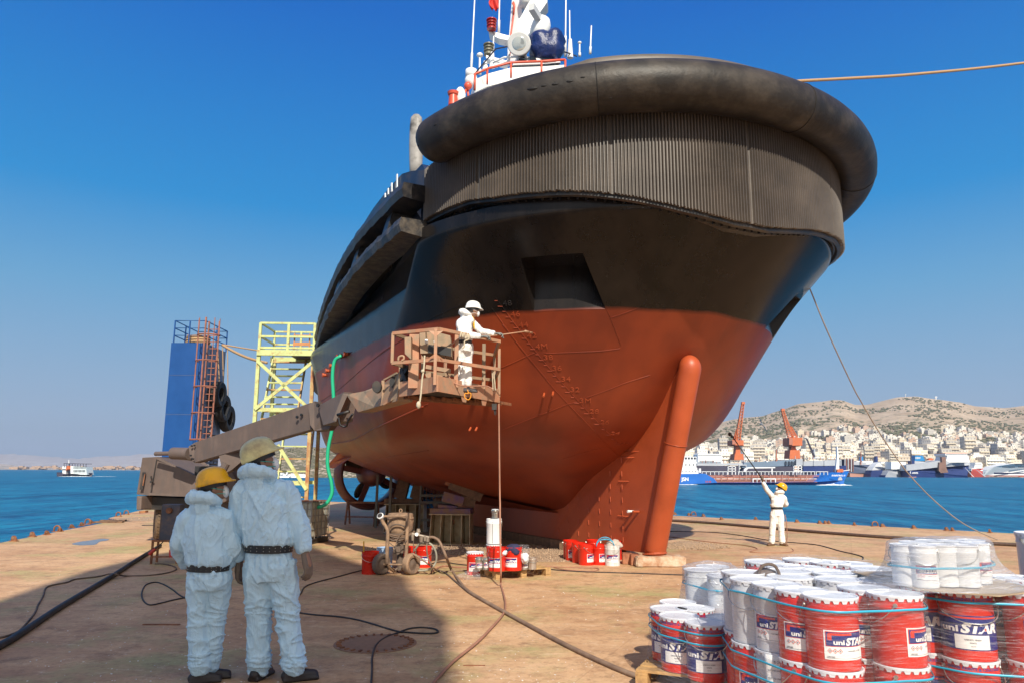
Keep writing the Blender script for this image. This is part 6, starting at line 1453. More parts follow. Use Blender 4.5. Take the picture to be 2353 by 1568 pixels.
def brand(mb, r, a0, arc, z, h, m=2, starm=4):
    # word mark: small "uni", large heavy slanted "STAR" with a star in the A
    w1 = cyl_text(mb, r, 'uni', a0, z, h*.78, m, .035, .0, arc=arc*.30); a1 = a0+arc*.33
    cyl_text(mb, r, 'STAR', a1, z-.002, h*1.12, m, .055, .22, arc=arc*.66); star(mb, r+.0006, a1+arc*.66*.60, z+h*.36, h*.24, starm)
def make_pail(R_, H_, body, style, name='paint_pail', lidm=1, crimp=True, lid=True, wear=None):
    """returns dict of meshes: body, lid, label, handle (label faces local -Y)"""
    out = {}
    mb = MB(); mb.lathe([(R_*.955, 0), (R_*.96, .004), (R_*.965, H_*.05), (R_*.975, H_*.80), (R_*1.0, H_*.815), (R_*1.0, H_*.83), (R_*.975, H_*.845), (R_*.98, H_*.96), (R_*.90, H_*.965)] if lid else [(R_*.955, 0), (R_*.965, H_*.05), (R_*.975, H_*.80), (R_*1.0, H_*.815), (R_*1.0, H_*.83), (R_*.975, H_*.845), (R_*1.02, H_*.99), (R_*1.02, H_), (R_*.96, H_), (R_*.95, H_*.9), (0.001, H_*.9)], n=40)
    cyl_patch(mb, R_*.978, R(150), R(152.5), .01, H_*.8, 7 if style == 'S' else 0, 1); out['pail_body'] = (mb.mesh('pail_body'), [body]+PMATS[1:])
    if lid:
        mb = MB(); mb.lathe([(R_*1.005, H_*.965), (R_*1.035, H_*.97), (R_*1.04, H_*.995), (R_*1.02, H_*1.004), (R_*.97, H_*1.0), (R_*.95, H_*.985), (.001, H_*.985)], n=40)
        if crimp:
            for i in range(20):
                a_ = 2*PI*i/20; w_ = .125
                V = []
                for da, z, rr_ in ((-w_, H_*.975, 1.032), (w_, H_*.975, 1.032), (w_*.62, H_*.925, 1.008), (-w_*.62, H_*.925, 1.008)): V.append((R_*rr_*math.sin(a_+da), -R_*rr_*math.cos(a_+da), z))
                mb.add(V, [(0, 1, 2, 3)])
        out['lid'] = (mb.mesh('lid'), [PMATS[lidm]])
    mb = MB()
    for sg in (-1, 1): mb.cyl((sg*R_*.97, 0, H_*.87), (sg*R_*1.06, 0, H_*.87), .013, n=10)
    mb.tube(spline([(R_*1.05, 0, H_*.87), (R_*1.06, -R_*.35, H_*.72), (R_*.8, -R_*.78, H_*.60), (R_*.2, -R_*1.05, H_*.55), (-R_*.5, -R_*.95, H_*.58), (-R_*1.0, -R_*.45, H_*.70), (-R_*1.05, 0, H_*.87)], 6), .0032, 5)
    out['handle'] = (mb.mesh('handle'), [M_tin])
    if style:
        mb = MB(); r = R_*.978
        if style == 'S':      # small square label
            a0, a1 = R(-48), R(48); z0, z1 = H_*.16, H_*.56
            cyl_patch(mb, r+.0010, a0, a1, z0, z1, 2); zb_ = z0+(z1-z0)*.52; aw = a1-a0
            cyl_patch(mb, r+.0018, a0+aw*.03, a1-aw*.03, zb_-.012, z1-.006, 4)
            cyl_patch(mb, r+.0026, a0+aw*.05, a1-aw*.05, zb_-.008, z1-.010, 3)
            cyl_patch(mb, r+.0034, a0+aw*.10, a0+aw*.62, zb_+(z1-zb_)*.66, z1-.014, 4); cyl_patch(mb, r+.0034, a0+aw*.08, a0+aw*.17, zb_+(z1-zb_)*.30, zb_+(z1-zb_)*.75, 4)
            brand(mb, r+.0042, a0+aw*.20, aw*.80, zb_+.002, H_*.085)
            for i in range(3):
                c_ = a0+aw*(.12+.11*i); s_ = H_*.035; zc_ = z0+(zb_-z0)*.58; P = [(r+.0018)*math.sin(c_+x*s_/r) for x in (-1, 0, 1, 0)]; Pq = [((r+.0018)*math.sin(c_+x*s_/r), -(r+.0018)*math.cos(c_+x*s_/r), zc_+y*s_) for x, y in ((-1, 0), (0, -1), (1, 0), (0, 1))]; mb.add(Pq, [(0, 1, 2, 3)], 4)
                Pq = [((r+.0026)*math.sin(c_+x*s_/r*.7), -(r+.0026)*math.cos(c_+x*s_/r*.7), zc_+y*s_*.7) for x, y in ((-1, 0), (0, -1), (1, 0), (0, 1))]; mb.add(Pq, [(0, 1, 2, 3)], 2)
                Pq = [((r+.0034)*math.sin(c_+x*s_/r*.28), -(r+.0034)*math.cos(c_+x*s_/r*.28), zc_+y*s_*.4) for x, y in ((-1, 0), (0, -1), (1, 0), (0, 1))]; mb.add(Pq, [(0, 1, 2, 3)], 5)
            cyl_text(mb, r+.0018, 'UN1263', a0+aw*.06, z0+(zb_-z0)*.14, H_*.022, 5, .02); cyl_text(mb, r+.0018, 'UNIPRIMER S.A. RED', a0+aw*.50, z0+(zb_-z0)*.55, H_*.018, 5, .01, arc=aw*.36)
            cyl_patch(mb, r+.0018, a0+aw*.04, a1-aw*.04, z0+.008, z0+.010, 5)
        if style == 'L':      # deep blue wrap
            a0, a1 = R(-86), R(86); z0, z1 = H_*.16, H_*.66
            cyl_patch(mb, r+.0010, a0, a1, z0, z1, 3, 24); cyl_patch(mb, r+.0018, a0, a1, z1-H_*.045, z1-H_*.02, 4, 24)
            brand(mb, r+.0026, R(-66), R(132), z0+(z1-z0)*.52, H_*.12)
            cyl_patch(mb, r+.0020, R(-36), R(38), z0+.006, z0+(z1-z0)*.44, 2, 12)
            for i, (tx, h_, ar) in enumerate((('UNICRYL FINISH', .024, 34), ('WHITE', .024, 14), ('20 LTR', .014, 10))): cyl_text(mb, r+.0028, tx, R(-ar/2+1), z0+(z1-z0)*(.28-.09*i), H_*h_, 5, .02, arc=R(ar))
            cyl_text(mb, r+.0010, 'MARINE PAINTS & COATINGS', R(-62), H_*.875, H_*.042, 6, .03, arc=R(124))
        if style == 'P': cyl_text(mb, r+.0010, 'MARINE PAINTS & COATINGS', R(-62), H_*.875, H_*.042, 6, .03, arc=R(124))
        out['label'] = (mb.mesh('label', False), PMATS)
    return out
def pail_obj(parts, loc, rz, label, cat='paint pail', group=None, name='paint_pail', store=None):
    o = empty(name, loc, rz, label, cat, group)
    for nm, (me, mats) in parts.items():
        if len(me.materials) == 0:
            for m in mats: me.materials.append(m)
            if nm != 'label': me.shade_smooth(); me.set_sharp_from_angle(angle=R(35))
        ob = bpy.data.objects.new(nm, me); COL.objects.link(ob); ob.parent = o
        if nm == 'handle': ob.rotation_euler = (0, 0, random.uniform(-.5, .5)+PI*random.choice((0, 1)))
    return o
PR_, PH_ = .162, .42
T = dict(S=make_pail(PR_, PH_, M_pred, 'S'), L=make_pail(PR_, PH_, M_pred, 'L'), P=make_pail(PR_, PH_, M_pred, 'P'), WS=make_pail(PR_, PH_, M_psil, 'S'), W=make_pail(PR_, PH_, M_psil, None), WW=make_pail(.155, .33, M_pwh, None, crimp=False))
def pallet(c, rz, w, d, h, label, grp=None, mat=None):
    o = empty('pallet', c, rz, label, 'pallet', grp); mat = mat or M_newwood; t_ = .022
    n_ = max(5, int(d/.145))
    for i in range(n_): mb = MB(); mb.box((0, -d/2+d*(i+.5)/n_, h-t_/2), (w, d/n_*.72, t_)); mb.build('deck_board', mat, o, False, bevel=.003)
    for x in (-w/2+.05, 0, w/2-.05):
        for y in (-d/2+.07, 0, d/2-.07): mb = MB(); mb.box((x, y, h*.47), (.10, .14, h*.56)); mb.build('block', mat, o, False, bevel=.003)
        mb = MB(); mb.box((x, 0, t_*.5), (.10, d, t_)); mb.build('bottom_board', mat, o, False)
    for x in (-w/2+.05, 0, w/2-.05): mb = MB(); mb.box((x, 0, h-t_*1.45), (.10, d, t_*.9)); mb.build('stringer_board', mat, o, False)
    return o
def edgeX(px, Y, z, off): p = ray(px, 0); # left picture edge of a pail at depth Y
def left_edge(px, py, Y, r): p = atY(px, py, Y); return p.x+r*1.04
ZP = .15
colour = {'S': 'red', 'L': 'red', 'P': 'red', 'WS': 'silver grey', 'W': 'silver grey'}
# front stack (two layers). positions from the picture edge of each pail at its own depth
A = {}
A[0] = (atY(1906, 1365, 4.85).x, 4.85, 'S', R(30)); A[1] = (left_edge(1787, 1400, 5.04, PR_), 5.06, 'S', R(2)); A[2] = (left_edge(1733, 1400, 5.28, PR_), 5.30, 'WS', R(-20)); A[3] = (left_edge(1681, 1400, 5.52, PR_), 5.54, 'W', 0)
A[4] = (atY(2058, 1360, 4.92).x, 4.94, 'S', R(66)); A[5] = (atY(1985, 1353, 5.16).x, 5.16, 'S', R(12))
k = 6; dxr, dyr = A[1][0]-A[0][0], A[1][1]-A[0][1]
bx, by = A[3][0], A[3][1]
for i, (x, y) in enumerate([(bx+.32, by+.15), (bx+.62, by+.02), (bx+.90, by-.05), (bx+.05, by+.38), (bx+.42, by+.46), (bx+.74, by+.34), (bx+1.04, by+.28)]): A[k] = (x, y, 'W' if i % 2 else 'WS', R(20*i)); k += 1
posn = ['front corner', 'second along the left side', 'third along the left side', 'left corner', 'right corner', 'nestled behind the front corner']
for lay in (0, 1):
    for i in range(k):
        x, y, st, rz = A[i]
        if lay == 0 and i in (2, 3): st = 'S' if i == 3 else 'WS'
        if lay == 0 and i >= 6: st = 'P'
        if i < 6: lab = f"{'top' if lay else 'lower'} layer {colour[st]} pail of the wrapped front stack, {posn[i]}"; g = 'pails in the front stack'
        else: lab = f"{'pale lidded pail in the hidden middle of the front stack, top layer' if lay else 'red pail in the hidden middle of the front stack, lower layer'}"; g = 'middle pails, front stack '+('top' if lay else 'lower')
        if lay == 0 and i == 1: rz = R(40)
        pail_obj(T[st], (x+random.uniform(-.004, .004), y, ZP+lay*PH_*1.005), rz-math.atan2(x, y), lab, group=g)
cA = Vector((sum(A[i][0] for i in range(k))/k, sum(A[i][1] for i in range(k))/k, 0))
pallet(cA+Vector((0, .05, 0)), R(-14), 1.2, 1.25, ZP-.006, 'wooden pallet under the wrapped front stack of red pails')
# paper delivery note taped to the lower layer
p3 = (A[2][0], A[2][1]); mb = MB(); rr_ = PR_+.012; V = []; nn = 10; a_c = -.35
for i in range(nn+1):
    a_ = a_c-.62+1.24*i/nn
    for j in range(9):
        z = ZP+PH_*.98-.36*j/8; w_ = .004*math.sin(j*1.3+i*.8); V.append((rr_+w_, a_, z))
P = [(p3[0]+r*math.sin(a_), p3[1]-r*math.cos(a_), z) for r, a_, z in V]
mb.add(P, [(i*9+j, i*9+j+1, (i+1)*9+j+1, (i+1)*9+j) for i in range(nn) for j in range(8)])
note = mb.build('delivery_note', M_lab, None, True, fix=False); tag(note, 'white delivery note sheet on the lower pails at the left of the front stack', 'paper note')
md = note.modifiers.new('s', 'SOLIDIFY'); md.thickness = .0008
for tx, zz, hh, ar in (('T/B DYRRAH I', .05, .016, .62), ('6620 1102 UNIPRIMER H.B. RED', .10, .010, .95), ('6620 1102 UNIPRIMER S.A. RED', .15, .010, .95), ('6620 2702 UNITHINNER 100', .20, .010, .85), ('TOTAL 32 DRUMS', .28, .011, .55)):
    mb = MB(); vs, fs, w = glyphs(tx, .02); r = rr_+.007; sx = ar*r/(w*hh); mb.add([(p3[0]+r*math.sin(a_c-ar/2+v.x*hh*sx/r), p3[1]-r*math.cos(a_c-ar/2+v.x*hh*sx/r), ZP+PH_*.98-zz+v.y*hh) for v in vs], fs); t_ = mb.build('printed_line', M_ink, note, False, world=False, fix=False)
# right stack (blue wrap labels) with white tins on top
B = [(atY(2214, 1360, 5.1).x, 5.1, 'L', R(8)), (atY(2120, 1360, 5.32).x, 5.34, 'L', R(-25)), (atY(2292, 1360, 5.34).x, 5.36, 'L', R(-25)), (atY(2372, 1360, 4.98).x, 5.02, 'L', R(70)), (atY(2440, 1360, 5.3).x, 5.3, 'L', R(20)), (atY(2178, 1350, 5.62).x, 5.64, 'P', 0), (atY(2255, 1350, 5.68).x, 5.70, 'P', R(30)), (atY(2340, 1350, 5.66).x, 5.68, 'P', 0), (atY(2088, 1350, 5.60).x, 5.62, 'P', 0), (atY(2420, 1350, 5.62).x, 5.64, 'P', 0)]
pB = ['blue labelled front', 'shaded blue labelled left', 'behind the front on the right', 'exclamation side facing right', 'far right', ]
for lay in (0, 1):
    for i, (x, y, st, rz) in enumerate(B):
        lab = f"{'top' if lay else 'lower'} layer red pail of the right stack, {pB[i]}" if i < 5 else f"red pail in the back row of the right stack, {'top' if lay else 'lower'} layer"
        pail_obj(T[st], (x, y, ZP+lay*PH_*1.005), rz-math.atan2(x, y), lab, group='pails in the right stack' if i < 5 else 'back row pails, right stack '+('top' if lay else 'lower'))
cB = Vector((B[0][0]+.35, 5.35, 0)); pallet(cB, R(-8), 1.25, 1.0, ZP-.006, 'wooden pallet under the right stack of blue labelled pails')
M_card = paint('cardboard', (.40, .30, .20), .85, var=.12)
zc_ = ZP+2*PH_*1.005+.006; mb = MB(); mb.prism([Vector((B[1][0]-.22, 4.98, zc_)), Vector((B[0][0]+.05, 4.82, zc_-.012)), Vector((B[0][0]+.42, 4.95, zc_)), Vector((B[0][0]+.5, 5.9, zc_)), Vector((B[1][0]-.25, 5.85, zc_))], (0, 0, .006)); tag(mb.build('cardboard_sheet', M_card, None, False), 'brown cardboard sheet under the wrapped white tins on the right stack', 'cardboard')
TR, TH_ = .088, .265
TT = make_pail(TR, TH_, M_pwh, 'S', crimp=False); TTn = make_pail(TR, TH_, M_pwh, None, crimp=False)
for i, (px, Y, st, rz, lab) in enumerate([(2110, 5.10, TT, R(15), 'front left white tin with blue label'), (2156, 5.16, TTn, 0, 'plain front middle white tin'), (2206, 5.14, TTn, 0, 'plain front right white tin'), (2234, 5.30, TT, R(50), 'rightmost white tin with blue label'), (2092, 5.36, TT, R(-30), 'white tin at the left behind the front one'), (2070, 5.18, TTn, 0, 'leftmost plain white tin'), (2130, 5.46, TTn, 0, 'back left white tin'), (2180, 5.46, TTn, 0, 'back middle white tin'), (2226, 5.52, TTn, 0, 'back right white tin')]):
    x = atY(px, 1320, Y).x+.035; pail_obj(st, (x, Y, zc_+.007), rz-math.atan2(x, Y), lab+' on the right stack', cat='paint tin', group='white tins on the right stack', name='paint_tin')
# far right: pail cut by the picture edge
pail_obj(T['W'], (atY(2392, 1280, 6.1).x, 6.1, .86), 0, 'tall silver pail at the right picture edge behind the right stack')
for i in range(3): pail_obj(T['L'], (atY(2330+i*60, 1340, 6.25).x, 6.3+.1*i, .43), R(10), 'red and blue pail under the tall silver one at the right edge', group='pails under the silver pail')
for i in range(3): pail_obj(T['P'], (atY(2330+i*60, 1340, 6.25).x, 6.3+.1*i, .01), 0, 'lowest pail of the pile at the right picture edge', group='lowest pails right edge')
# rear stack behind the front one
Dp = [(1755, 1287, 'S', 0), (1800, 1297, 'S', 10), (1846, 1301, 'P', 0), (1893, 1309, 'P', 10), (2003, 1303, 'S', 60), (1842, 1283, 'P', 0), (1905, 1289, 'P', 0), (1955, 1292, 'P', 0)]
for i, (px, py, st, rz) in enumerate(Dp):
    p = atz(px, py, ZP+2*PH_)
    for lay in (0, 1): pail_obj(T[st], (p.x, p.y, ZP+lay*PH_), R(rz), f"{'top' if lay else 'lower'} red pail of the wrapped rear stack", group='rear stack '+('top' if lay else 'lower')+' pails')
p = atz(1948, 1304, ZP+2*PH_); pail_obj(T['W'], (p.x+.02, p.y-.12, ZP+PH_-.02), 0, 'single white pail at the front of the rear stack')
pallet(atz(1880, 1300, .99)+Vector((0, .0, -.99)), R(-20), 1.15, 1.1, ZP-.006, 'pallet under the wrapped rear stack of red pails')
for i, (px, py) in enumerate([(2000, 1328), (2052, 1338), (2096, 1340)]):
    p = atz(px, py, .90); pail_obj(T['P'], (p.x, p.y, .48), 0, 'low red pail between the rear stack and the right stack', group='low red pails between stacks'); pail_obj(T['P'], (p.x, p.y, .06), 0, 'bottom red pail between the rear and right stacks', group='bottom red pails between stacks')
# grey bag hung over the rear pails
M_bag = paint('brown_grey_bag', (.13, .09, .07), .8, var=.3)
mb = MB(); c_ = atz(1762, 1333, .93); mb.ball(c_, .12, 20, sc=(1, .7, .8))
for i, v in enumerate(mb.v): q = Vector(v)-c_; mb.v[i] = tuple(c_+q*(1+.25*noise.noise(q*12)))
mb.tube(spline([c_+Vector((-.09, -.05, .03)), c_+Vector((-.05, -.07, .12)), c_+Vector((.04, -.07, .12)), c_+Vector((.09, -.05, .02))], 6), .012, 6); tag(mb.build('work_bag', M_bag, None, True), 'small brown grey bag lying on top between the front and rear stacks', 'bag')
# small left stack on its pallet
Cp = [(atY(1623, 1480, 6.2).x, 6.2, 'L', R(4)), (atY(1563, 1470, 6.45).x, 6.47, 'L', R(-12)), (atY(1540, 1460, 6.78).x, 6.80, 'L', R(-20)), (atY(1675, 1470, 6.35).x, 6.4, 'L', R(40)), (atY(1600, 1460, 6.80).x, 6.82, 'P', 0), (atY(1560, 1450, 7.1).x, 7.12, 'P', 0)]
nC = ['front', 'left of the front one', 'leftmost', 'right of the front one']
for i, (x, y, st, rz) in enumerate(Cp): pail_obj(T[st], (x, y, ZP), rz-math.atan2(x, y), f"blue labelled red pail on the small left pallet, {nC[i]}" if i < 4 else 'red pail in the back row on the small left pallet', group=None if i < 4 else 'back row pails left pallet')
for i, (px, Y) in enumerate(((1666, 6.95), (1612, 7.35), (1640, 7.6))):
    x = atY(px, 1380, Y).x
    for lay in range(2): pail_obj(T['WW'], (x, Y, ZP+.02+lay*.33), 0, ['right', 'left', 'rear'][i]+' column of plain white pails on the small left pallet, '+['bottom', 'top'][lay]+' one', group='white pails on the left pallet')
pallet(Vector((atY(1600, 1500, 6.75).x+.12, 6.80, 0)), R(-24), 1.0, 1.2, ZP-.006, 'small splintered pallet of red and white pails nearest the hose')
# ---- plastic film and straps
t = NT('stretch_film'); p = t.co()
st1 = t.noise(t.mapn(p, (.5, .5, 12), (.25, .35, .2)), 9, 6, .7, .4); st2 = t.noise(t.mapn(p, (.5, .5, 14), (-.5, -.3, 0)), 9, 5, .7, .4)
g = t.n('BsdfGlossy', Roughness=.16); g.inputs['Color'].default_value = (.95, .96, 1, 1); dfu = t.n('BsdfDiffuse'); dfu.inputs['Color'].default_value = (.72, .74, .80, 1); tr = t.n('BsdfTransparent'); tr.inputs['Color'].default_value = (.985, .985, .99, 1)
nb = t.bump(t.math('ADD', st1, st2), .7, .03); t.l(nb, g.inputs['Normal']); t.l(nb, dfu.inputs['Normal'])
m1 = t.n('MixShader'); m1.inputs[0].default_value = .45; t.l(dfu.outputs[0], m1.inputs[1]); t.l(g.outputs[0], m1.inputs[2])
f_ = t.math('MULTIPLY_ADD', t.ramp(t.math('MAXIMUM', st1, st2), [(.54, 0.), (.68, 1.)]), .42, .055)
m2 = t.n('MixShader'); t.l(f_, m2.inputs[0]); t.l(tr.outputs[0], m2.inputs[1]); t.l(m1.outputs[0], m2.inputs[2]); t.l(m2.outputs[0], t.out.inputs[0])
M_film = t.m
M_film2 = t.m.copy(); M_film2.name = 'stretch_film_folded'
for n__ in M_film2.node_tree.nodes:
    if n__.type == 'MATH' and n__.operation == 'MULTIPLY_ADD' and abs(n__.inputs[1].default_value-.42) < 1e-4 and abs(n__.inputs[2].default_value-.055) < 1e-4: n__.inputs[1].default_value = .5; n__.inputs[2].default_value = .24
M_strapb = paint('strap_blue', (.03, .36, .55), .35, var=.1)
def hullpts(pts, pad):
    P = []
    for x, y in pts:
        for a_ in np.linspace(0, 2*PI, 25)[:-1]: P.append((x+(PR_*1.04+pad)*math.cos(a_), y+(PR_*1.04+pad)*math.sin(a_)))
    P = sorted(set(P)); cr_ = lambda o_, a_, b_: (a_[0]-o_[0])*(b_[1]-o_[1])-(a_[1]-o_[1])*(b_[0]-o_[0]); lo = []
    for p in P:
        while len(lo) > 1 and cr_(lo[-2], lo[-1], p) <= 0: lo.pop()
        lo.append(p)
    up_ = []
    for p in reversed(P):
        while len(up_) > 1 and cr_(up_[-2], up_[-1], p) <= 0: up_.pop()
        up_.append(p)
    H = lo[:-1]+up_[:-1]; out = []       # even spacing
    n_ = 90; L = [math.dist(H[i], H[(i+1) % len(H)]) for i in range(len(H))]; tot = sum(L); i = 0; acc = 0
    for q in range(n_):
        d = tot*q/n_
        while acc+L[i] < d: acc += L[i]; i += 1
        k_ = (d-acc)/L[i]; a_, b_ = H[i], H[(i+1) % len(H)]; out.append((a_[0]+(b_[0]-a_[0])*k_, a_[1]+(b_[1]-a_[1])*k_))
    return out
def film(pts, z0, z1, label, pad=.012, top=True, flare=0., seed=0., mat=None):
    H = hullpts(pts, pad); cx_ = sum(h[0] for h in H)/len(H); cy_ = sum(h[1] for h in H)/len(H); rings = []; nz = 14
    for j in range(nz+1):
        k_ = j/nz; z = z0+(z1-z0)*k_; r_ = []
        for i, (x, y) in enumerate(H):
            w_ = noise.noise(Vector((x*9+seed, y*9, z*5)))*.010+noise.noise(Vector((x*3, y*3+seed, z*14)))*.006; fl_ = flare*(1-k_)**2.5; dx, dy = x-cx_, y-cy_; L = math.hypot(dx, dy)
            r_.append(Vector((x+dx/L*(w_+fl_), y+dy/L*(w_+fl_), z)))
        rings.append(r_)
    if top:
        for s_, dz in ((.97, .012), (.8, .02), (.5, .016), (.2, .018)): rings.append([Vector((cx_+(p.x-cx_)*s_, cy_+(p.y-cy_)*s_, z1+dz+.012*noise.noise(Vector((p.x*s_*8, p.y*s_*8, seed))))) for p in rings[nz]])
    mb = MB(); mb.loft(rings, caps=False)
    if top: mb.add(rings[-1], [tuple(range(len(rings[-1])))])
    return tag(mb.build('plastic_film', mat or M_film, None, True), label, 'plastic film')
def strap(pts, z, label, tiltx=0., pad=.016, r=.007):
    H = hullpts(pts, pad); P = [Vector((x, y, z+tiltx*(x-H[0][0])+.006*noise.noise(Vector((x*4, y*4, z*9))))) for x, y in H]
    mb = MB(); n_ = len(P); V = []
    for p in P: V += [p+Vector((0, 0, -r)), p+Vector((0, 0, r))]
    mb.add(V, [(2*i, 2*((i+1) % n_), 2*((i+1) % n_)+1, 2*i+1) for i in range(n_)]); o = mb.build('strap', M_strapb, None, True); md = o.modifiers.new('s', 'SOLIDIFY'); md.thickness = .002; return tag(o, label, 'strap')
ptA = [(A[i][0], A[i][1]) for i in range(k)]; ptB = [(b_[0], b_[1]) for b_ in B]; ptC = [(c_[0], c_[1]) for c_ in Cp[:4]+Cp[6:]]
zA1 = ZP+PH_*2.01
film(ptA, .05, zA1+.01, 'clear stretch film wrapped round the front stack of pails', seed=1.)
strap(ptA, ZP+PH_*1.83, 'upper blue strap round the top layer of the front stack'); strap(ptA, ZP+PH_*.86, 'blue strap just under the top layer of the front stack'); strap(ptA, ZP+PH_*.60, 'lowest blue strap round the lower layer of the front stack')
film(ptB, .05, zA1, 'clear stretch film round the right stack of blue labelled pails', top=False, seed=4.)
strap(ptB, ZP+PH_*1.86, 'upper blue strap round the right stack'); strap(ptB, ZP+PH_*.84, 'middle blue strap round the right stack'); strap(ptB, ZP+PH_*.55, 'lower blue strap round the right stack')
film(ptC, .05, ZP+PH_*1.02, 'loose stretch film over the small left stack of red pails', flare=.05, seed=7.); strap(ptC, ZP+PH_*.84, 'upper blue strap round the small left stack'); strap(ptC, ZP+PH_*.66, 'lower blue strap round the small left stack')
ptD = [(atz(px, py, ZP+2*PH_).x, atz(px, py, ZP+2*PH_).y) for px, py, _, _ in Dp]; film(ptD, .1, zA1+.01, 'stretch film over the rear stack of red pails', seed=9.); strap(ptD, ZP+PH_*1.80, 'blue strap round the rear stack of red pails')
PR_s = PR_; PR_ = TR
tinp = [(atY(px, 1320, Y).x+.035, Y) for px, Y in ((2110, 5.10), (2156, 5.16), (2206, 5.14), (2234, 5.30), (2092, 5.36), (2070, 5.18), (2130, 5.46), (2226, 5.52))]
film(tinp, zc_+.01, zc_+TH_+.01, 'bulging stretch film around the white tins on the right stack', pad=.02, flare=.22, seed=12., mat=M_film2); strap(tinp, zc_+.135, 'blue strap round the white tins on the right stack', pad=.02)
PR_ = .155
wp = [(atY(px, 1380, Y).x, Y) for px, Y in ((1666, 6.95), (1612, 7.35), (1640, 7.6))]; film(wp, ZP+.2, ZP+.70, 'stretch film round the columns of plain white pails', flare=.14, seed=15., mat=M_film2); strap(wp, ZP+.56, 'blue strap round the columns of plain white pails')
PR_ = PR_s
# ---- pails and tins out on the deck
SR, SH = .146, .37
U = dict(S=make_pail(SR, SH, M_pred, 'S'), N=make_pail(SR, SH, M_pred, 'S', lid=False), Nn=make_pail(SR, SH, M_pred, None, lid=False), Wd=make_pail(SR, SH, M_pwhd, 'S', lid=False), Wb=make_pail(SR, SH, paint('pale_blue_pail', (.30, .42, .58), .4, var=.1), None, lid=False), Wt=make_pail(SR, .46, M_pwh, None, lid=False))
M_inside = paint('wet_paint_dark', (.03, .02, .018), .25)
def deckpail(T_, px, py, rz, lab, cat='paint pail', z=0., name='paint_pail', grp=None):
    p = atz(px, py, z); return pail_obj(T_, (p.x, p.y+.13, z), R(rz), lab, cat, grp, name)
d0 = deckpail(U['Nn'], 846, 1318.6, 0, 'open dark red pail with a yellow paddle, left of the wheeled pump')
mb = MB(); q = Vector(d0.location)+Vector((-.10, -.02, .15)); mb.bar(q, q+Vector((-.02, .0, .39)), .05, .012); tag(mb.build('paint_paddle', paint('yellow_paddle', (.75, .42, .02), .5), None, False), 'yellow wooden paddle standing in the open red pail', 'paddle')
deckpail(U['Wb'], 880, 1306, 0, 'pale blue open pail behind the left wheel of the pump')
deckpail(U['N'], 933, 1304, 20, 'red pail half hidden behind the pump stand'); deckpail(U['N'], 971, 1303, -10, 'bright red pail right of the pump, beside the coiled hose')
for px, py, rz, st, lab in [(1311, 1284, 0, 'Nn', 'red pail at the back left of the group by the skeg'), (1316, 1287, 10, 'N', 'labelled red pail at the left of the group by the skeg'), (1332, 1292, 40, 'Nn', 'second red pail from the left in the group by the skeg'), (1348, 1297.6, 50, 'N', 'front red pail of the group by the skeg, handle raised'), (1379, 1297, 40, 'N', 'red pail between the front red and the white pail by the skeg'), (1409, 1299, -8, 'Wd', 'paint streaked white pail at the right of the group by the skeg'), (1365, 1283, 0, 'Nn', 'back middle red pail of the group by the skeg'), (1415, 1285, 0, 'Nn', 'red pail tucked behind the streaked white pail')]:
    deckpail(U[st], px, py, rz, lab)
M_rag = paint('stained_rag', (.50, .42, .36), .9, var=.2, dirt=(.3, .15, .1), damt=.3); M_ragn = paint('navy_rag', (.03, .03, .08), .9, var=.4); M_ragb = paint('black_rag', (.015, .012, .018), .9); M_ragw = paint('white_rag', (.66, .66, .66), .9, var=.15)
def rag(c, s, mat, lab, sc=(1, .8, .55), f_=9., amp=.35, name='rag'):
    mb = MB(); c = Vector(c); mb.ball(c, s, 26, sc=sc)
    for i, v in enumerate(mb.v):
        q = Vector(v)-c; n_ = noise.noise(q*f_/s*.12+c); r2 = 1-abs(noise.noise(q*f_/s*.25+c*2)); mb.v[i] = tuple(c+q*(1+amp*n_+amp*.7*(r2**3-.4)))
    return tag(mb.build(name, mat, None, True), lab, 'rag')
def gp(px, py, Y): return atY(px, py, Y)
Yk = atz(1409, 1299, 0).y+.1
rag(gp(1410, 1249, Yk+.15), .15, M_rag, 'stained pale rag heaped on the pails by the skeg', sc=(1, .8, .6))
for j, dz in enumerate((0, .03, -.02)): mb = MB(); mb.tube([gp(1370, 1254, Yk)+Vector((.17+.17*math.cos(t), .05*j, .0+(.14+dz)*math.sin(t))) for t in np.linspace(0, PI, 12)], .008, 5); tag(mb.build('strap_offcut', M_strapb, None, True), 'loop of pale blue strapping sticking up from the red pails by the skeg', 'strap', 'strapping loops by the skeg')
# small pallet with pails, tins and rags
pc = atz(1140, 1334.5, 0); pl_ = atz(1081, 1322, 0); pr_ = atz(1266, 1325, 0)
cp_ = (pl_+pr_)/2+Vector((.05, .22, 0)); rzp = math.atan2(pr_.y-pc.y, pr_.x-pc.x)
pallet(cp_, rzp, 1.05, .72, .135, 'worn yellow wood pallet on the open deck carrying pails and tins')
zt = .137; 
def onp(px, py, T_, rz, lab, cat='paint pail', name='paint_pail', off=.12, z=zt): p = atz(px, py, z); return pail_obj(T_, (p.x, p.y+off, z), R(rz), lab, cat, None, name)
onp(1141.5, 1311, U['N'], -24, 'left of the two red pails at the front of the small pallet'); onp(1179, 1310, U['N'], -24, 'right of the two red pails at the front of the small pallet')
SM = make_pail(.062, .20, M_tin, 'S', crimp=False, lid=False); SMd = make_pail(.078, .19, paint('dribbled_tin', (.30, .20, .14), .35, metal=.4, dirt=(.5, .45, .4), damt=.4, streak=True), None, crimp=False, lid=False); SMp = make_pail(.068, .17, M_tin, None, crimp=False)
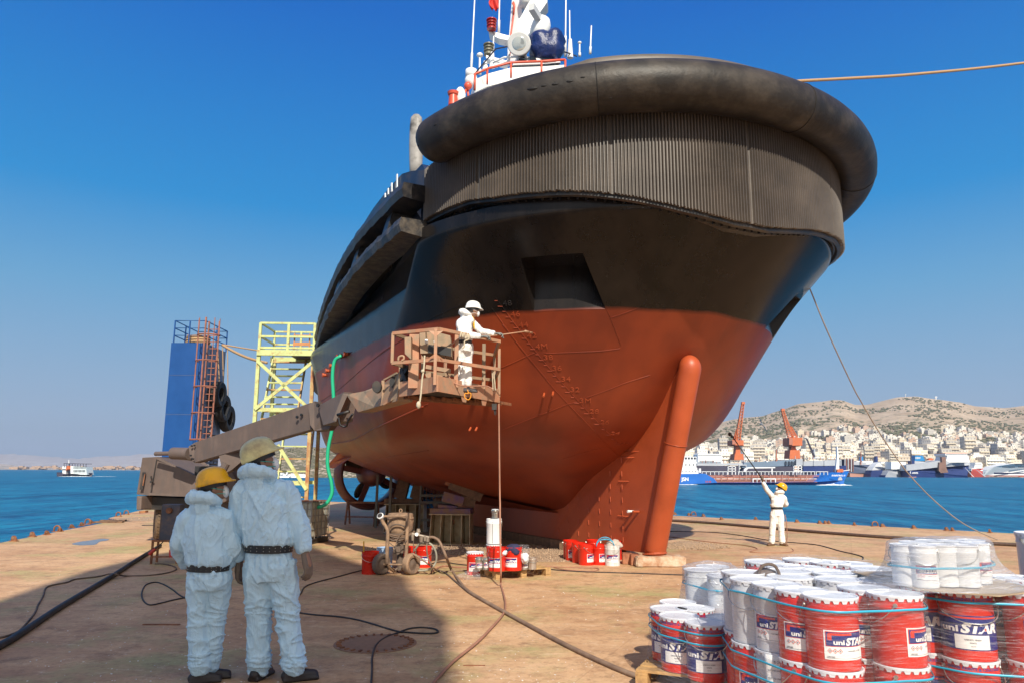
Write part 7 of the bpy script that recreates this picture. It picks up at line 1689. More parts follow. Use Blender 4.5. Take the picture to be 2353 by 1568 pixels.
onp(1100, 1308, SM, 10, 'left small silver tin on the small pallet', 'tin', 'paint_tin', .07); onp(1117, 1308, SM, 10, 'second small silver tin on the small pallet, against the red pail', 'tin', 'paint_tin', .07); onp(1204, 1308, SM, 30, 'small labelled tin right of the red pails on the small pallet', 'tin', 'paint_tin', .08); onp(1222, 1307, SMd, 0, 'paint dribbled brown tin at the right of the small pallet', 'tin', 'paint_tin', .08)
p = atz(1134, 1300, 0); yb2 = p.y+.35; xw = atY(1134.5, 1240, yb2).x
pail_obj(U['S'], (xw, yb2, 0), R(60), 'red pail standing on the deck under the tall white pail')
pail_obj(U['Wt'], (xw, yb2, SH+.015), 0, 'tall clean white pail stacked behind the small pallet', name='paint_pail'); mbx = yb2
pail_obj(SMp, (xw+.02, yb2, SH+.48), 0, 'bare silver tin standing on top of the tall white pail', 'tin', None, 'paint_tin')
mb = MB(); cyl_patch(mb, SR*.985, R(-12), R(-9), SH+.03, SH+.45, 0, 1); mb.v = [(x+xw, y+yb2, z) for x, y, z in mb.v]; tag(mb.build('tape_strip', M_dark, None, False, fix=False), 'black tape strip down the tall white pail', 'tape')
p = atz(1090, 1320, 0); pail_obj(U['S'], (p.x, p.y+.13, 0), R(5), 'red pail on the deck at the left end of the small pallet')
yr = atz(1141, 1311, zt).y+.12
rag(gp(1138, 1266, yr), .10, M_ragb, 'black rag on the left red pail of the small pallet', sc=(1, .8, .6)); rag(gp(1153, 1268, yr-.05), .075, M_ragw, 'white rag roll on the left red pail of the small pallet', sc=(1.3, .8, .6)); rag(gp(1180, 1262, yr), .12, M_ragn, 'navy rag heap on the right red pail of the small pallet', sc=(1, .8, .75)); rag(gp(1204, 1262, yr+.12), .10, M_film, 'crumpled clear bag behind the navy rag', sc=(1.1, .7, .8), amp=.5, name='plastic_bag'); rag(gp(1205, 1281, yr+.02), .085, M_ragw, 'crumpled white rag hanging at the right of the red pails', sc=(.9, .7, .9), amp=.5); rag(gp(1080, 1322, atz(1080, 1330, 0).y), .10, M_film, 'scrap of torn clear film at the left end of the small pallet', sc=(1.5, .8, .7), amp=.6, name='film_scrap')
rag(gp(1114, 1281, yr+.1), .05, M_hosep, 'red brown glove stuffed in the second small silver tin', sc=(.8, .7, .9))
# ================================================================ WHEELED PAINT PUMP
M_pump = paint('crusted_pump', (.32, .20, .12), .8, var=.3, vs=8, dirt=(.13, .085, .06), damt=.4, ds=6, bump=.5, bs=40, bd=.006)
M_pumpd = paint('crusted_dark', (.16, .11, .08), .8, var=.3, vs=8, dirt=(.06, .045, .035), damt=.4, bump=.5)
YP = atz(945, 1321, 0).y+.10
def c5(x, y, d=0.): return gY(F5, x, y, YP+d)
pump = empty('paint_pump', (c5(640, 1300).x, YP, 0), R(0), 'dusty wheeled airless paint pump with coiled hose round its body', 'paint pump')
def pm(name, mb, mat=None, smooth=R(35), parent=None): return mb.build(name, mat or M_pump, parent or pump, smooth, world=True)
cc_ = c5(690, 560, .28); rr_ = (c5(875, 560).x-c5(525, 560).x)/2*1.14
zt1, zt2, zt3, zb1, zb2 = c5(690, 385).z, c5(690, 420).z, c5(690, 480).z, c5(690, 620).z, c5(690, 790).z
mb = MB(); cz = Vector((cc_.x, cc_.y, 0)); mb.lathe([(rr_*.25, zb2-.06), (rr_*.5, zb2), (rr_*.95, zb1-.06), (rr_*1.0, zb1), (rr_*1.0, zt3), (rr_*1.05, zt3+.003), (rr_*1.05, zt3+.025), (rr_*1.0, zt3+.03), (rr_*.98, zt2+.02), (rr_*.85, zt1-.005), (rr_*.5, zt1), (.001, zt1)], cz, 32); body_ = pm('vessel', mb)
mb = MB(); mb.tube([cz+Vector((.025*math.cos(t), 0, zt1+.035+.03*math.sin(t))) for t in np.linspace(0, 2*PI, 12)[:-1]], .009, 6, closed=True); pm('lifting_ring', mb, parent=body_)
for a_ in np.linspace(0, 2*PI, 13)[:-1]: mb = MB(); p = cz+Vector((rr_*1.0*math.cos(a_), rr_*1.0*math.sin(a_), 0)); mb.bar(p+Vector((0, 0, zt3)), p+Vector((0, 0, zt3-.05)), .012); pm('clamp', mb, parent=body_)
mb = MB(); ge = [c5(540, 600, .02), c5(560, 565, .0), c5(620, 548, -.01), c5(700, 555, -.01), c5(760, 580, 0), c5(778, 605, .02)]; mb.tube(spline(ge, 5), .014, 6); pm('grab_handle', mb, M_pumpd, True)
# handle frame
for pts in ([(400, 455), (430, 520), (480, 600), (500, 690), (492, 900), (490, 1150)], [(802, 405), (800, 560), (792, 690), (785, 900), (770, 1130)]):
    mb = MB(); mb.tube(spline([c5(x, y, .0) for x, y in pts], 6), .032, 10); pm('frame_tube', mb, M_pump, True)
mb = MB(); mb.tube([c5(425, 425), c5(800, 420)], .018, 8); pm('push_bar', mb)
mb = MB(); pA, pB_ = c5(400, 440, .0), c5(385, 415, -.04); mb.tube([pA, pB_], [.05, .058], 16); mb.tube([pB_, pB_+(pB_-pA)*.2], [.06, .05], 16); fn = pm('funnel_cup', mb, M_white)
mb = MB(); mb.tube([pB_+(pB_-pA)*.16, pB_+(pB_-pA)*.24], .045, 16); pm('cup_inside', mb, M_dark, parent=fn)
# coiled hose on the vessel
for k in range(5):
    rx = rr_*(1.08+.05*(k % 3)); z0_ = c5(650, 690+16*k).z; sag = .03+.008*k
    mb = MB(); mb.tube([cz+Vector((rx*math.cos(a_), rx*math.sin(a_)-.03, z0_+sag*math.cos(a_)**2*1.4-sag*.6+.01*math.sin(3*a_+k))) for a_ in np.linspace(0, 2*PI, 40)[:-1]], .0095, 6, closed=True); pm('coiled_hose', mb, M_hose if k % 2 else M_pumpd, True)
for pts in ([(770, 640), (700, 690), (650, 770), (600, 790)], [(520, 820), (600, 880), (680, 890), (790, 790)], [(890, 700), (890, 800), (890, 980)], [(640, 790), (625, 870), (640, 960)]):
    mb = MB(); mb.tube(spline([c5(x, y, -.05) for x, y in pts], 6), .008, 6); pm('loose_line', mb, M_pumpd, True)
# pump column, axle, wheels
mb = MB(); mb.cyl(c5(690, 800, .22), c5(690, 1240, .22), .055, n=14); mb.cyl(c5(690, 860, .22), c5(690, 950, .22), .085, n=14); mb.cyl(c5(690, 1080, .22), c5(690, 1140, .22), .075, n=14); pm('pump_column', mb, M_pumpd, R(40))
mb = MB(); [mb.tube([c5(690, 1180, .22), c5(690+dx, 1265, .22+dy)], .02, 6) for dx, dy in ((-110, -.05), (110, -.05), (-60, .15), (80, .15))]; pm('foot', mb, M_pumpd)
mb = MB(); mb.box(c5(650, 930, .15), (.12, .10, .12)); mb.cyl(c5(625, 920, .1), c5(660, 1000, .1), .035, n=10); mb.cyl(c5(720, 860, .1), c5(715, 980, .1), .03, n=10); pm('pump_valve', mb, M_pumpd)
mb = MB(); mb.tube([c5(420, 1152), c5(830, 1158)], .016, 8); pm('axle', mb)
mb = MB(); mb.tube(spline([c5(500, 1130), c5(530, 1200, .05), (c5(590, 1250, .15))], 5), .03, 8); mb.tube(spline([c5(775, 1120), c5(745, 1190, .05), c5(720, 1240, .15)], 5), .03, 8); pm('frame_foot', mb, M_pump, True)
for (x0, x1, ya, yb, mt) in ((325, 480, 988, 1310, M_pumpd), (780, 932, 1000, 1327, M_pump)):
    c_ = c5((x0+x1)/2, (ya+yb)/2, .02); r_ = (c5(0, ya).z-c5(0, yb).z)/2*1.0; c_.z = r_; ax = Vector((.80, -.60, 0)).normalized(); d, u, w = frame(ax); M = Matrix((u, w, d)).transposed(); mb = MB()
    mb.lathe([(r_*.62, -.055), (r_*.85, -.065), (r_*.97, -.05), (r_, -.02), (r_, .02), (r_*.97, .05), (r_*.85, .065), (r_*.62, .055), (r_*.58, 0), (r_*.62, -.055)], c_, 36, M=M); wl = pm('wheel', mb, mt)
    mb = MB(); mb.lathe([(r_*.6, -.02), (r_*.6, .025), (r_*.3, .035), (.03, .05), (.001, .055)], c_, 24, M=M); pm('wheel_disc', mb, M_pumpd, parent=wl)
# regulator and filters
M_regm = paint('grimy_fittings', (.34, .28, .22), .5, metal=.2, var=.3, dirt=(.15, .1, .07), damt=.4)
def reg(a_, b_, r, r2=None, mat=None): mb = MB(); mb.cyl(a_, b_, r, r2, n=12); pm('regulator_part', mb, mat or M_regm)
reg(c5(872, 690, -.05), c5(1130, 745, -.05), .022); reg(c5(880, 695, -.05), c5(878, 790, -.05), .030, .022); reg(c5(965, 612, -.05), c5(962, 690, -.05), .030); reg(c5(967, 640, -.05), c5(966, 660, -.05), .038); reg(c5(1010, 735, -.05), c5(1005, 815, -.05), .040, .03); reg(c5(1065, 720, -.05), c5(1062, 800, -.05), .028, .02); reg(c5(1110, 740, -.05), c5(1105, 810, -.05), .03)
p = c5(938, 700, -.08); d, u, w = frame(CAMP-p); M = Matrix((u, w, d)).transposed(); mb = MB(); mb.lathe([(.001, .02), (.028, .02), (.032, .01), (.032, -.02)], p, 20, M=M); gg = pm('gauge', mb, M_white); mb = MB(); mb.bar(p+d*.024, p+d*.024+u*.012+w*.014, .003); pm('needle', mb, M_dark, parent=gg)
def hose(name, lab, pts, r, mat, cat='hose', sub=8, n=7): mb = MB(); mb.tube(spline(pts, sub), r, n); return tag(mb.build(name, mat, None, True), lab, cat)
def fl(f, P, r): return [gz(f, x, y, r*.9) for x, y in P]
# big looped hose standing beside the pump
lp = [c5(x, y, d) for x, y, d in [(1060, 815, -.05), (980, 850, 0), (935, 920, .0), (925, 990, .02)]]
hose('looped_hose', 'grey hose bent in a standing loop right of the paint pump', [c5(900, 945, .1), c5(935, 900, .06), c5(980, 845, .03), c5(1070, 820, 0), c5(1160, 850, -.03), c5(1220, 940, -.03), c5(1240, 1040, -.02), c5(1225, 1130, 0), c5(1170, 1200, .0), c5(1080, 1240, .05), c5(950, 1245, .1)], .018, paint('grey_green_hose', (.30, .28, .22), .6, var=.25))
hose('thick_air_hose', 'thick dusty hose arching from the pump regulator down across the near deck', [c5(1140, 740, -.05), c5(1200, 745, -.06), c5(1270, 790, -.08), c5(1320, 880, -.12), c5(1390, 1050, -.2)]+fl(FH, [(740, 540), (790, 612), (850, 680), (1000, 770), (1200, 880), (1500, 1040), (1800, 1180), (2080, 1290), (2400, 1420)], .024), .024, M_hose)
hose('feed_hose', 'dark hose lying beside the thick one near the pump', [c5(1100, 820, -.05), c5(1090, 900, -.08), c5(1110, 1050, -.1), c5(1170, 1170, -.1)]+fl(FH, [(620, 530), (700, 562), (760, 612), (850, 688)], .014), .014, M_pumpd)
hose('feed_hose', 'second slim hose sagging from the pump towards the small pallet', [c5(860, 985, -.02), c5(960, 1040, -.05), c5(1130, 1160, -.06), c5(1200, 1210, -.04)]+fl(FH, [(650, 548), (720, 552), (850, 545)], .014), .014, M_hose)
hose('deck_cable', 'thin cable between the pump loop and the small pallet', fl(FH, [(560, 520), (640, 490), (700, 488), (760, 500), (850, 510)], .010), .010, M_cable)
hose('deck_hose', 'hose doubling back on the deck between the pump and the small pallet', fl(FH, [(600, 560), (680, 515), (760, 522), (850, 525)], .014), .014, M_hosep)
hose('deck_hose', 'thin hose loop right of the small pallet', fl(FH, [(1290, 515), (1400, 520), (1600, 527), (1700, 530), (1712, 542), (1640, 550), (1500, 540), (1420, 525)], .010), .010, M_hosep)
hose('deck_cable', 'long dark cable running right of the small pallet towards the wrapped stacks', fl(FH, [(1300, 520), (1420, 540), (1600, 552), (1850, 560), (2100, 568), (2350, 577)], .010), .010, M_cable)
hose('deck_cable', 'dark cable running from the tall worker towards the looped cable', fl(FH, [(-420, 800), (-200, 835), (0, 852), (150, 880), (370, 945), (450, 955), (560, 962), (630, 960), (652, 948), (620, 930), (540, 922), (460, 930), (390, 955), (300, 990), (240, 1040), (215, 1120), (214, 1200), (208, 1300), (206, 1380)], .010), .010, M_cable)
hose('deck_cable', 'dark cable curving from the tall worker up to the pump', fl(FH, [(-330, 780), (-220, 800), (-120, 770), (-90, 720), (0, 655), (100, 610), (200, 580), (300, 560)][0:0]+[(-330, 740), (-262, 700), (-240, 660), (-180, 630), (0, 582), (130, 548), (200, 540)], .010), .010, M_cable)
hose('deck_cable', 'teardrop loop of cable left of the short worker', fl(FL, [(1900, 880), (1615, 825), (1500, 750), (1420, 705), (1350, 688), (1270, 712), (1236, 775), (1245, 840), (1300, 885), (1400, 870), (1500, 845), (1615, 822)], .010), .010, M_cable)
hose('thick_deck_cable', 'thick black cable crossing the deck at the left to the switch box', fl(FL, [(-500, 1490), (0, 1240), (200, 1120), (500, 920), (800, 740), (1000, 620), (1200, 490), (1395, 370)], .040), .040, M_cable, 'cable')
hose('deck_cable', 'thin cable snaking beside the thick black one to the switch box', fl(FL, [(-200, 1190), (0, 1170), (120, 1135), (190, 1090), (300, 960), (330, 890), (375, 810), (395, 745), (440, 718), (580, 690), (660, 662), (850, 640), (960, 615)], .012)+[gz(FL, 1010, 618, .09)]+fl(FL, [(1100, 634), (1300, 628), (1450, 608), (1535, 578), (1510, 550), (1420, 530), (1350, 528)], .012), .012, M_pumpd)
hose('quay_wire', 'rusty steel wire rope lying along the right side of the dock', fl(FR, [(-60, 880), (20, 888), (300, 905), (650, 935), (1000, 965), (1400, 995), (1800, 1018), (2100, 1038), (2350, 1052), (2700, 1080)], .045), .045, M_wire, 'wire rope')
hose('deck_cable', 'thin dark cable passing behind the worker by the quay and ending in a curl', fl(FR, [(25, 960), (300, 966), (480, 985), (700, 1022), (850, 1035), (1000, 1050), (1150, 1090), (1240, 1110), (1295, 1128), (1295, 1145)], .012), .012, M_cable)
hose('deck_cable', 'thin zigzag cable at the feet of the worker by the quay', fl(FR, [(0, 992), (250, 1025), (400, 1040), (540, 1055), (605, 1075), (558, 1095), (700, 1100), (800, 1098), (842, 1085), (800, 1050)], .010)+[gY(FR, 800, 980, 18.5), gY(FR, 795, 900, 18.5), gY(FR, 785, 850, 18.5)], .010, M_hosep)
# mooring ropes of the tug
M_lrope = paint('grey_brown_line', (.30, .24, .20), .85)
a_ = ship(.9, -4.4, 7.9); hose('mooring_rope', 'thick yellowish mooring rope from the top of the bow to the right edge', [atY(1780, 190, 16.5), atY(1848, 186, 17.0), atY(1960, 180, 17.6), atY(2100, 171, 18.5), atY(2352, 145, 20.5), atY(2700, 95, 24.)], .038, M_rope, 'rope')
hose('mooring_line', 'thin line sagging from the bow fender down to the quay at the right', [atY(1856, 655, 15.2), atY(1862, 668, 15.2), atY(1900, 760, 15.6)]+[gY(FR, x, y, Y) for x, y, Y in [(1225, 0, 16.6), (1290, 120, 17.0), (1390, 290, 17.5), (1490, 440, 17.9), (1610, 600, 18.2), (1800, 790, 18.8), (2000, 935, 19.3), (2270, 1045, 20.2)]]+[atz(2420, 1262, 0)], .014, M_lrope, 'rope')
# gravel heaps, grit and puddle
M_grav = paint('pale_grit', (.42, .29, .19), .95, var=.5, vs=40, bump=.8, bs=60, bd=.02)
def heap(name, px, py, rx, ry, h, n, lab, sd=0):
    c = atz(px, py, 0); rs = np.random.RandomState(sd); mb = MB()
    for i in range(n):
        r_ = math.sqrt(rs.rand()); a_ = rs.rand()*2*PI; x, y = r_*math.cos(a_)*rx, r_*math.sin(a_)*ry; s = rs.uniform(.012, .035); z = h*max(0, 1-r_)**1.2*rs.rand()**.3
        M = Euler((rs.rand()*3, rs.rand()*3, rs.rand()*3)).to_matrix(); mb.box(c+Vector((x, y, z+s*.3)), (s, s*.8, s*.6), M=M)
    mb.lathe([(.99, 0), (.6, h*.38), (.3, h*.72), (.001, h*.9)], (0, 0, 0), 24); b0 = len(mb.v)-24*4
    for i in range(b0, len(mb.v)): v = mb.v[i]; mb.v[i] = (c.x+v[0]*rx*.95, c.y+v[1]*ry*.95, v[2])
    return tag(mb.build(name, M_grav, None, False), lab, 'gravel', kind='stuff')
heap('gravel', 1586, 1254, .95, .75, .14, 900, 'low heap of blasting grit right of the skeg foot', 1)
heap('gravel', 1100, 1262, 2.6, 1.1, .015, 1500, 'thin scatter of grit on the deck in front of the steel support', 2)
heap('gravel', 1260, 1278, 1.7, .9, .015, 900, 'thin scatter of grit between the small pallet and the skeg', 3)
heap('gravel', 450, 1190, 3.0, 1.6, .02, 700, 'pale scatter of debris near the far left dock edge', 4)
rs = np.random.RandomState(5); mb = MB()
for i in range(700):
    px, py = rs.uniform(60, 2200), 1568-260*rs.rand()**1.2; c = atz(px, py, 0)
    if noise.noise(c*.5+Vector((3, 3, 3))) < -.05: continue
    s = rs.uniform(.003, .011); M = Euler((0, 0, rs.rand()*3)).to_matrix(); mb.box(c+Vector((0, 0, s*.2)), (s*1.6, s, s*.4), M=M)
tag(mb.build('paint_flakes', paint('paint_flake', (.72, .68, .62), .8), None, False), 'small white paint flakes scattered over the deck', 'paint flakes', kind='stuff')
M_pud = NT('puddle_water').set(col=(.10, .075, .06), rough=.03, spec=.8).m
P = [(625, 355), (700, 335), (760, 328), (830, 318), (890, 310), (950, 315), (930, 325), (870, 335), (830, 360), (760, 365), (690, 366)]
mb = MB(); pp = spline([gz(FL, x, y, .004) for x, y in P], 5, True); mb.add(pp, [tuple(range(len(pp)))]); tag(mb.build('puddle', M_pud, None, False), kind='structure')
mc_ = gz(FH, 235, 1030); mb = MB(); rd = .42
o = empty('manhole_cover', mc_, 0, 'round flush manhole cover with a ring of lugs in the shaded deck', 'manhole cover')
mb.lathe([(rd, .0), (rd, .006), (rd*.95, .008), (.001, .009)], (0, 0, 0), 48); mb.build('cover', paint('deck_rust_plate', (.30, .16, .09), .8, var=.3, dirt=(.18, .1, .06), damt=.4), o)
for i in range(28): a_ = 2*PI*i/28; mb = MB(); mb.box((rd*.88*math.cos(a_), rd*.88*math.sin(a_), .014), (.05, .022, .014), rz=a_); mb.build('lug', M_rust, o, False)
# edge fittings along the dock
def padeye(p, rz, lab, s=1.):
    o = empty('pad_eye', p, rz, lab, 'pad eye', 'pad eyes along the dock edge'); mb = MB()
    prof = [(-.14, 0), (.16, 0), (.14, .06), (.04, .19), (-.02, .22), (-.08, .21), (-.12, .16)]; mb.prism([(x*s, -.02, z*s) for x, z in prof], (0, .04, 0)); mb.build('plate', M_rust, o, False)
    mb = MB(); mb.lathe([(.05*s, -.026), (.05*s, .026), (.028*s, .027), (.028*s, -.027)], (-.03*s, 0, .13*s), 14, M=Matrix.Rotation(PI/2, 3, 'X')); mb.build('ring', M_pump, o)
    mb = MB(); mb.box((0, 0, .01), (.34*s, .10, .02)); mb.build('base', M_rust, o, False)
def staple(p, rz, lab, s=1.):
    o = empty('mooring_staple', p, rz, lab, 'mooring staple', 'mooring staples along the dock edge'); mb = MB(); mb.tube([(-.13*s, 0, 0), (-.13*s, 0, .10*s)]+[(.13*s*-math.cos(t), 0, .10*s+.12*s*math.sin(t)) for t in np.linspace(.2, PI-.2, 8)]+[(.13*s, 0, .10*s), (.13*s, 0, 0)], .03*s, 8); mb.build('bar', M_rust, o); mb = MB(); mb.box((0, 0, .008), (.34*s, .12, .016)); mb.build('base', M_rust, o, False)
ZL_ = zc(3.92, 0, 1450)
for i, (x, y) in enumerate([(185, 1487), (428, 1430), (622, 1400), (795, 1358), (952, 1312), (1085, 1282), (1205, 1250)]):
    padeye(gz(ZL_, x, y), R(-15) if i < 2 else R(65), ['nearest', 'second nearest', 'third nearest', 'fourth', 'fifth', 'sixth', 'farthest'][i]+' rusty pad eye on the left dock edge', .62 if i < 2 else .52)
for i, (x, y) in enumerate([(753, 1360), (1160, 1262), (1568, 1160), (1672, 1135)]): staple(gz(ZL_, x, y), R(-10), ['nearest', 'second', 'third', 'farthest'][i]+' arched mooring staple on the left dock edge', .75)
for i, (x, y) in enumerate([(65, 852), (158, 857), (252, 864), (370, 885), (595, 884), (866, 902), (1015, 910), (1052, 911), (1075, 911), (1242, 922), (1428, 932), (1632, 942), (1846, 955), (1885, 958), (2130, 970)]):
    padeye(gz(FR, x, y), R(10*(i % 5)), f"small rusty pad eye on the right dock edge, {['first','second','third','fourth','fifth','sixth','seventh','eighth','ninth','tenth','eleventh','twelfth','thirteenth','fourteenth','last'][i]} from the skeg", .5)
for i, (x, y) in enumerate([(187, 858), (1377, 928)]): staple(gz(FR, x, y), 0, ['arched mooring staple on the right dock edge close to the skeg', 'arched mooring staple in the middle of the right dock edge'][i], .7)
# stub planks at the notch of the dock edge
for x, y, w, lab in [(1440, 1240, .9, 'lower plank end sticking out at the notch in the left dock edge'), (1500, 1222, .8, 'upper plank end at the notch in the left dock edge')]: block('plank', 'plank', lab, gz(ZL_, x, y)+Vector((0, 0, .0)), (w, .25, .05), R(10), M_timber, .005)
block('steel_plate', 'steel plate', 'small dark steel offcut lying on the deck left of the switch box', gz(FL, 1290, 195), (.35, .12, .02), .2, M_dark, .003)
block('rust_strip', 'steel strip', 'thin dark rust strip on the shaded deck left of the short worker', gz(FL, 1405, 1060), (.42, .04, .01), 0, M_rust, .002)
block('rust_strip', 'steel strip', 'short reddish strip on the sunlit deck between the two trailing hoses', gz(FH, 890, 1178), (.20, .012, .008), 0, M_rust, .002)
# ================================================================ SHIPS, CRANES AND TOWN ACROSS THE WATER
G3 = zc(3.62, 2250, 1330); G4 = zc(3.832, 2850, 1330)
M_sblue = paint('tanker_blue', (.012, .13, .48), .4, var=.1, vs=.2); M_navy = paint('navy_hull', (.01, .03, .14), .45, var=.15, vs=.1); M_swh = paint('ship_white', (.78, .78, .77), .5, var=.04, vs=.2)
M_sgrey = paint('ship_grey', (.40, .42, .46), .55, var=.12, vs=.15); M_sred = paint('ship_red', (.40, .06, .05), .5, var=.15, vs=.1); M_spink = paint('worn_boot_top', (.48, .24, .18), .6, var=.2, vs=.1); M_sdark = paint('dock_dark', (.05, .045, .075), .6, var=.3, vs=.1); M_dblue = paint('dock_slate', (.16, .22, .30), .55, var=.15, vs=.1)
M_sor = paint('crane_orange', (.55, .14, .05), .5, var=.12, vs=.3); M_srust = paint('ship_deck_rust', (.40, .15, .10), .7, var=.2, vs=.3); M_win = NT('ship_window').set(col=(.03, .04, .06), rough=.2).m; M_ltblue = paint('funnel_blue', (.02, .22, .50), .4)
WZ = -2.5
class Far:
    def __init__(s, name, label, cat, f, Y, x0, group=None):
        s.f, s.Y = f, Y; p = gY(f, x0, 1000, Y); s.o = empty(name, (p.x, Y, WZ), 0, label, cat, group); s.z0 = None
    def P(s, x, y, d=0.):
        p = gY(s.f, x, y, s.Y); p.y += d; p.z = max(p.z, WZ-.4); return p
    def prism(s, name, pts, th, mat, d=0., par=None):
        mb = MB(); mb.prism([s.P(x, y, d) for x, y in pts], (0, th, 0)); return mb.build(name, mat, par or s.o, False, world=True)
    def hull(s, name, pts, th, mat, d=0., bow=1):   # pts: outline; tapered in plan towards the bow end
        P0 = [s.P(x, y, d) for x, y in pts]; xs = [p.x for p in P0]; xb = max(xs) if bow > 0 else min(xs); L = max(xs)-min(xs)
        A_ = []; B_ = []
        for p in P0:
            k = abs(p.x-xb)/L; w = min(1, (k/.28))**.6 if k < .28 else 1; c = p.y+th/2; A_.append(Vector((p.x, c-th/2*w, p.z))); B_.append(Vector((p.x, c+th/2*w, p.z)))
        n_ = len(P0); mb = MB(); mb.add(A_+B_, [tuple(range(n_)), tuple(range(n_, 2*n_))[::-1]]+[(i, (i+1) % n_, n_+(i+1) % n_, n_+i) for i in range(n_)]); return mb.build(name, mat, s.o, False, world=True)
    def text(s, txt, x, y, h, mat, d=-.1, par=None, shear=0.):
        vs, fs, w = glyphs(txt, .03, shear); p = s.P(x, y); k = s.Y/1700./1.4728/(3.62 if s.f is G3 else 3.832); mb = MB(); mb.add([p+Vector((v.x*h*k, d, v.y*h*k)) for v in vs], fs); return mb.build('name_lettering', mat, par or s.o, False, world=True, fix=False)
    def win(s, x0, x1, y0, y1, n, d=-.06, par=None, gap=.35):
        for i in range(n):
            a_ = x0+(x1-x0)*(i+gap/2)/n; b_ = x0+(x1-x0)*(i+1-gap/2)/n; s.prism('window', [(a_, y1), (b_, y1), (b_, y0), (a_, y0)], .05, M_win, d, par)
# blue tanker
T_ = Far('tanker_ship', 'long blue tanker with white bridge sailing behind the skeg, pipework along its deck', 'tanker', G3, 249, 1200)
hl = T_.hull('hull', [(-60, 1128), (2255, 1128), (2275, 1060), (2370, 945), (2200, 962), (2080, 966), (1960, 1020), (1830, 1082), (640, 1090), (600, 1040), (490, 978), (-60, 985)], 14, M_sblue)
T_.hull('boot_line', [(-60, 1131), (2250, 1131), (2254, 1120), (-60, 1120)], 14.1, M_sdark, -.05)
T_.text('JSN', 195, 1066, 42, M_swh, par=hl, d=-.15); T_.text('EVIAPETROL IV', 2062, 1010, 18, M_swh, par=hl, d=1.4, shear=.2)
for x in (495, 515, 535, 552): T_.prism('red_mark', [(x, 1088), (x+10, 1088), (x+10, 1066), (x, 1066)], .05, M_sred, -.06, hl)
T_.prism('anchor', [(2135, 1060), (2190, 1060), (2185, 1030), (2165, 1015), (2145, 1030)], .3, M_sgrey, 1.2, hl)
dh = T_.prism('deckhouse', [(170, 975), (415, 975), (410, 905), (400, 905), (400, 790), (405, 770), (170, 770)], 10, M_swh, 2)
T_.prism('deckhouse_lower', [(-60, 985), (420, 982), (418, 940), (-60, 940)], 11, M_swh, 1.2)
T_.win(180, 400, 778, 802, 6, 1.9, dh); T_.win(200, 390, 862, 878, 4, 1.9, dh, .7); T_.win(170, 400, 948, 960, 6, 1.1, dh, .7)
T_.prism('vent', [(445, 965), (467, 965), (467, 915), (445, 915)], 1.5, M_swh, 3)
for x0, x1, y0 in ((800, 900, 885), (1615, 1720, 878)):
    for x in (x0, (x0+x1)/2, x1-8): T_.prism('frame_post', [(x, 992), (x+8, 992), (x+8, y0), (x, y0)], .5, M_swh, 3)
    for y in (y0, y0+30, y0+60): T_.prism('frame_beam', [(x0, y+8), (x1, y+8), (x1, y), (x0, y)], .5, M_swh, 3)
T_.prism('cargo_crane', [(1010, 945), (1020, 918), (1060, 900), (1400, 896), (1400, 910), (1065, 914), (1030, 950)], .8, M_swh, 4); T_.prism('crane_post', [(1355, 985), (1368, 985), (1368, 905), (1355, 905)], .6, M_swh, 4)
for (x0, x1) in ((470, 780), (920, 1480), (1500, 1860), (1880, 2020)):
    T_.prism('hand_rail', [(x0, 957), (x1, 957), (x1+10, 951), (x0-10, 951)], .3, M_swh, 2)
    n_ = int((x1-x0)/45)
    for i in range(n_+1): x = x0+(x1-x0)*i/n_; T_.prism('rail_post', [(x, 995), (x+5, 995), (x+5, 953), (x, 953)], .3, M_swh, 2)
for k, (y, mt) in enumerate([(1000, M_srust), (1012, M_srust), (1030, M_spink), (1040, M_swh), (1052, M_srust), (1066, M_spink), (1078, M_srust)]): T_.prism('deck_pipe', [(560+k*9, y+6), (1985-k*18, y+6), (1985-k*18, y), (560+k*9, y)], .6, mt, 1+.9*(6-k))
T_.prism('tank_deck', [(560, 1090), (1900, 1088), (1960, 1015), (545, 1015)], 1., M_srust, 9)
for i in range(16): x = 640+i*75; T_.prism('pipe_stand', [(x, 1088), (x+6, 1088), (x+6, 990), (x, 990)], .4, M_spink if i % 2 else M_srust, 2.4)
T_.prism('gangway_frame', [(1080, 1090), (1090, 1090), (1090, 1048), (1355, 1048), (1355, 1090), (1365, 1090), (1365, 1036), (1080, 1036)], .5, M_swh, .6)
for x in (1130, 1180, 1240, 1300): T_.prism('gangway_post', [(x, 1090), (x+7, 1090), (x+7, 1040), (x, 1040)], .4, M_swh, .6)
T_.prism('fore_mast', [(2170, 960), (2215, 960), (2205, 760), (2195, 640), (2183, 640), (2186, 760)], 1., M_swh, 5); T_.prism('mast_lattice', [(2136, 800), (2150, 800), (2150, 625), (2136, 625)], .8, M_srust, 60)
T_.prism('fore_house', [(2170, 965), (2250, 960), (2245, 920), (2175, 925)], 3, M_sor, 4); T_.prism('bow_rail', [(2270, 950), (2365, 935), (2365, 928), (2270, 943)], .3, M_swh, 6)
mb = MB(); wv_ = [(1900, 1112), (2000, 1106), (2120, 1100), (2240, 1082), (2285, 1095), (2255, 1108), (2100, 1118)]; mb.add([gY(G3, x, y, 246)+Vector((0, 0, 0)) for x, y in wv_], [tuple(range(7))])
M_foam = paint('sea_foam', (.80, .84, .86), .8, var=.1, vs=.5)
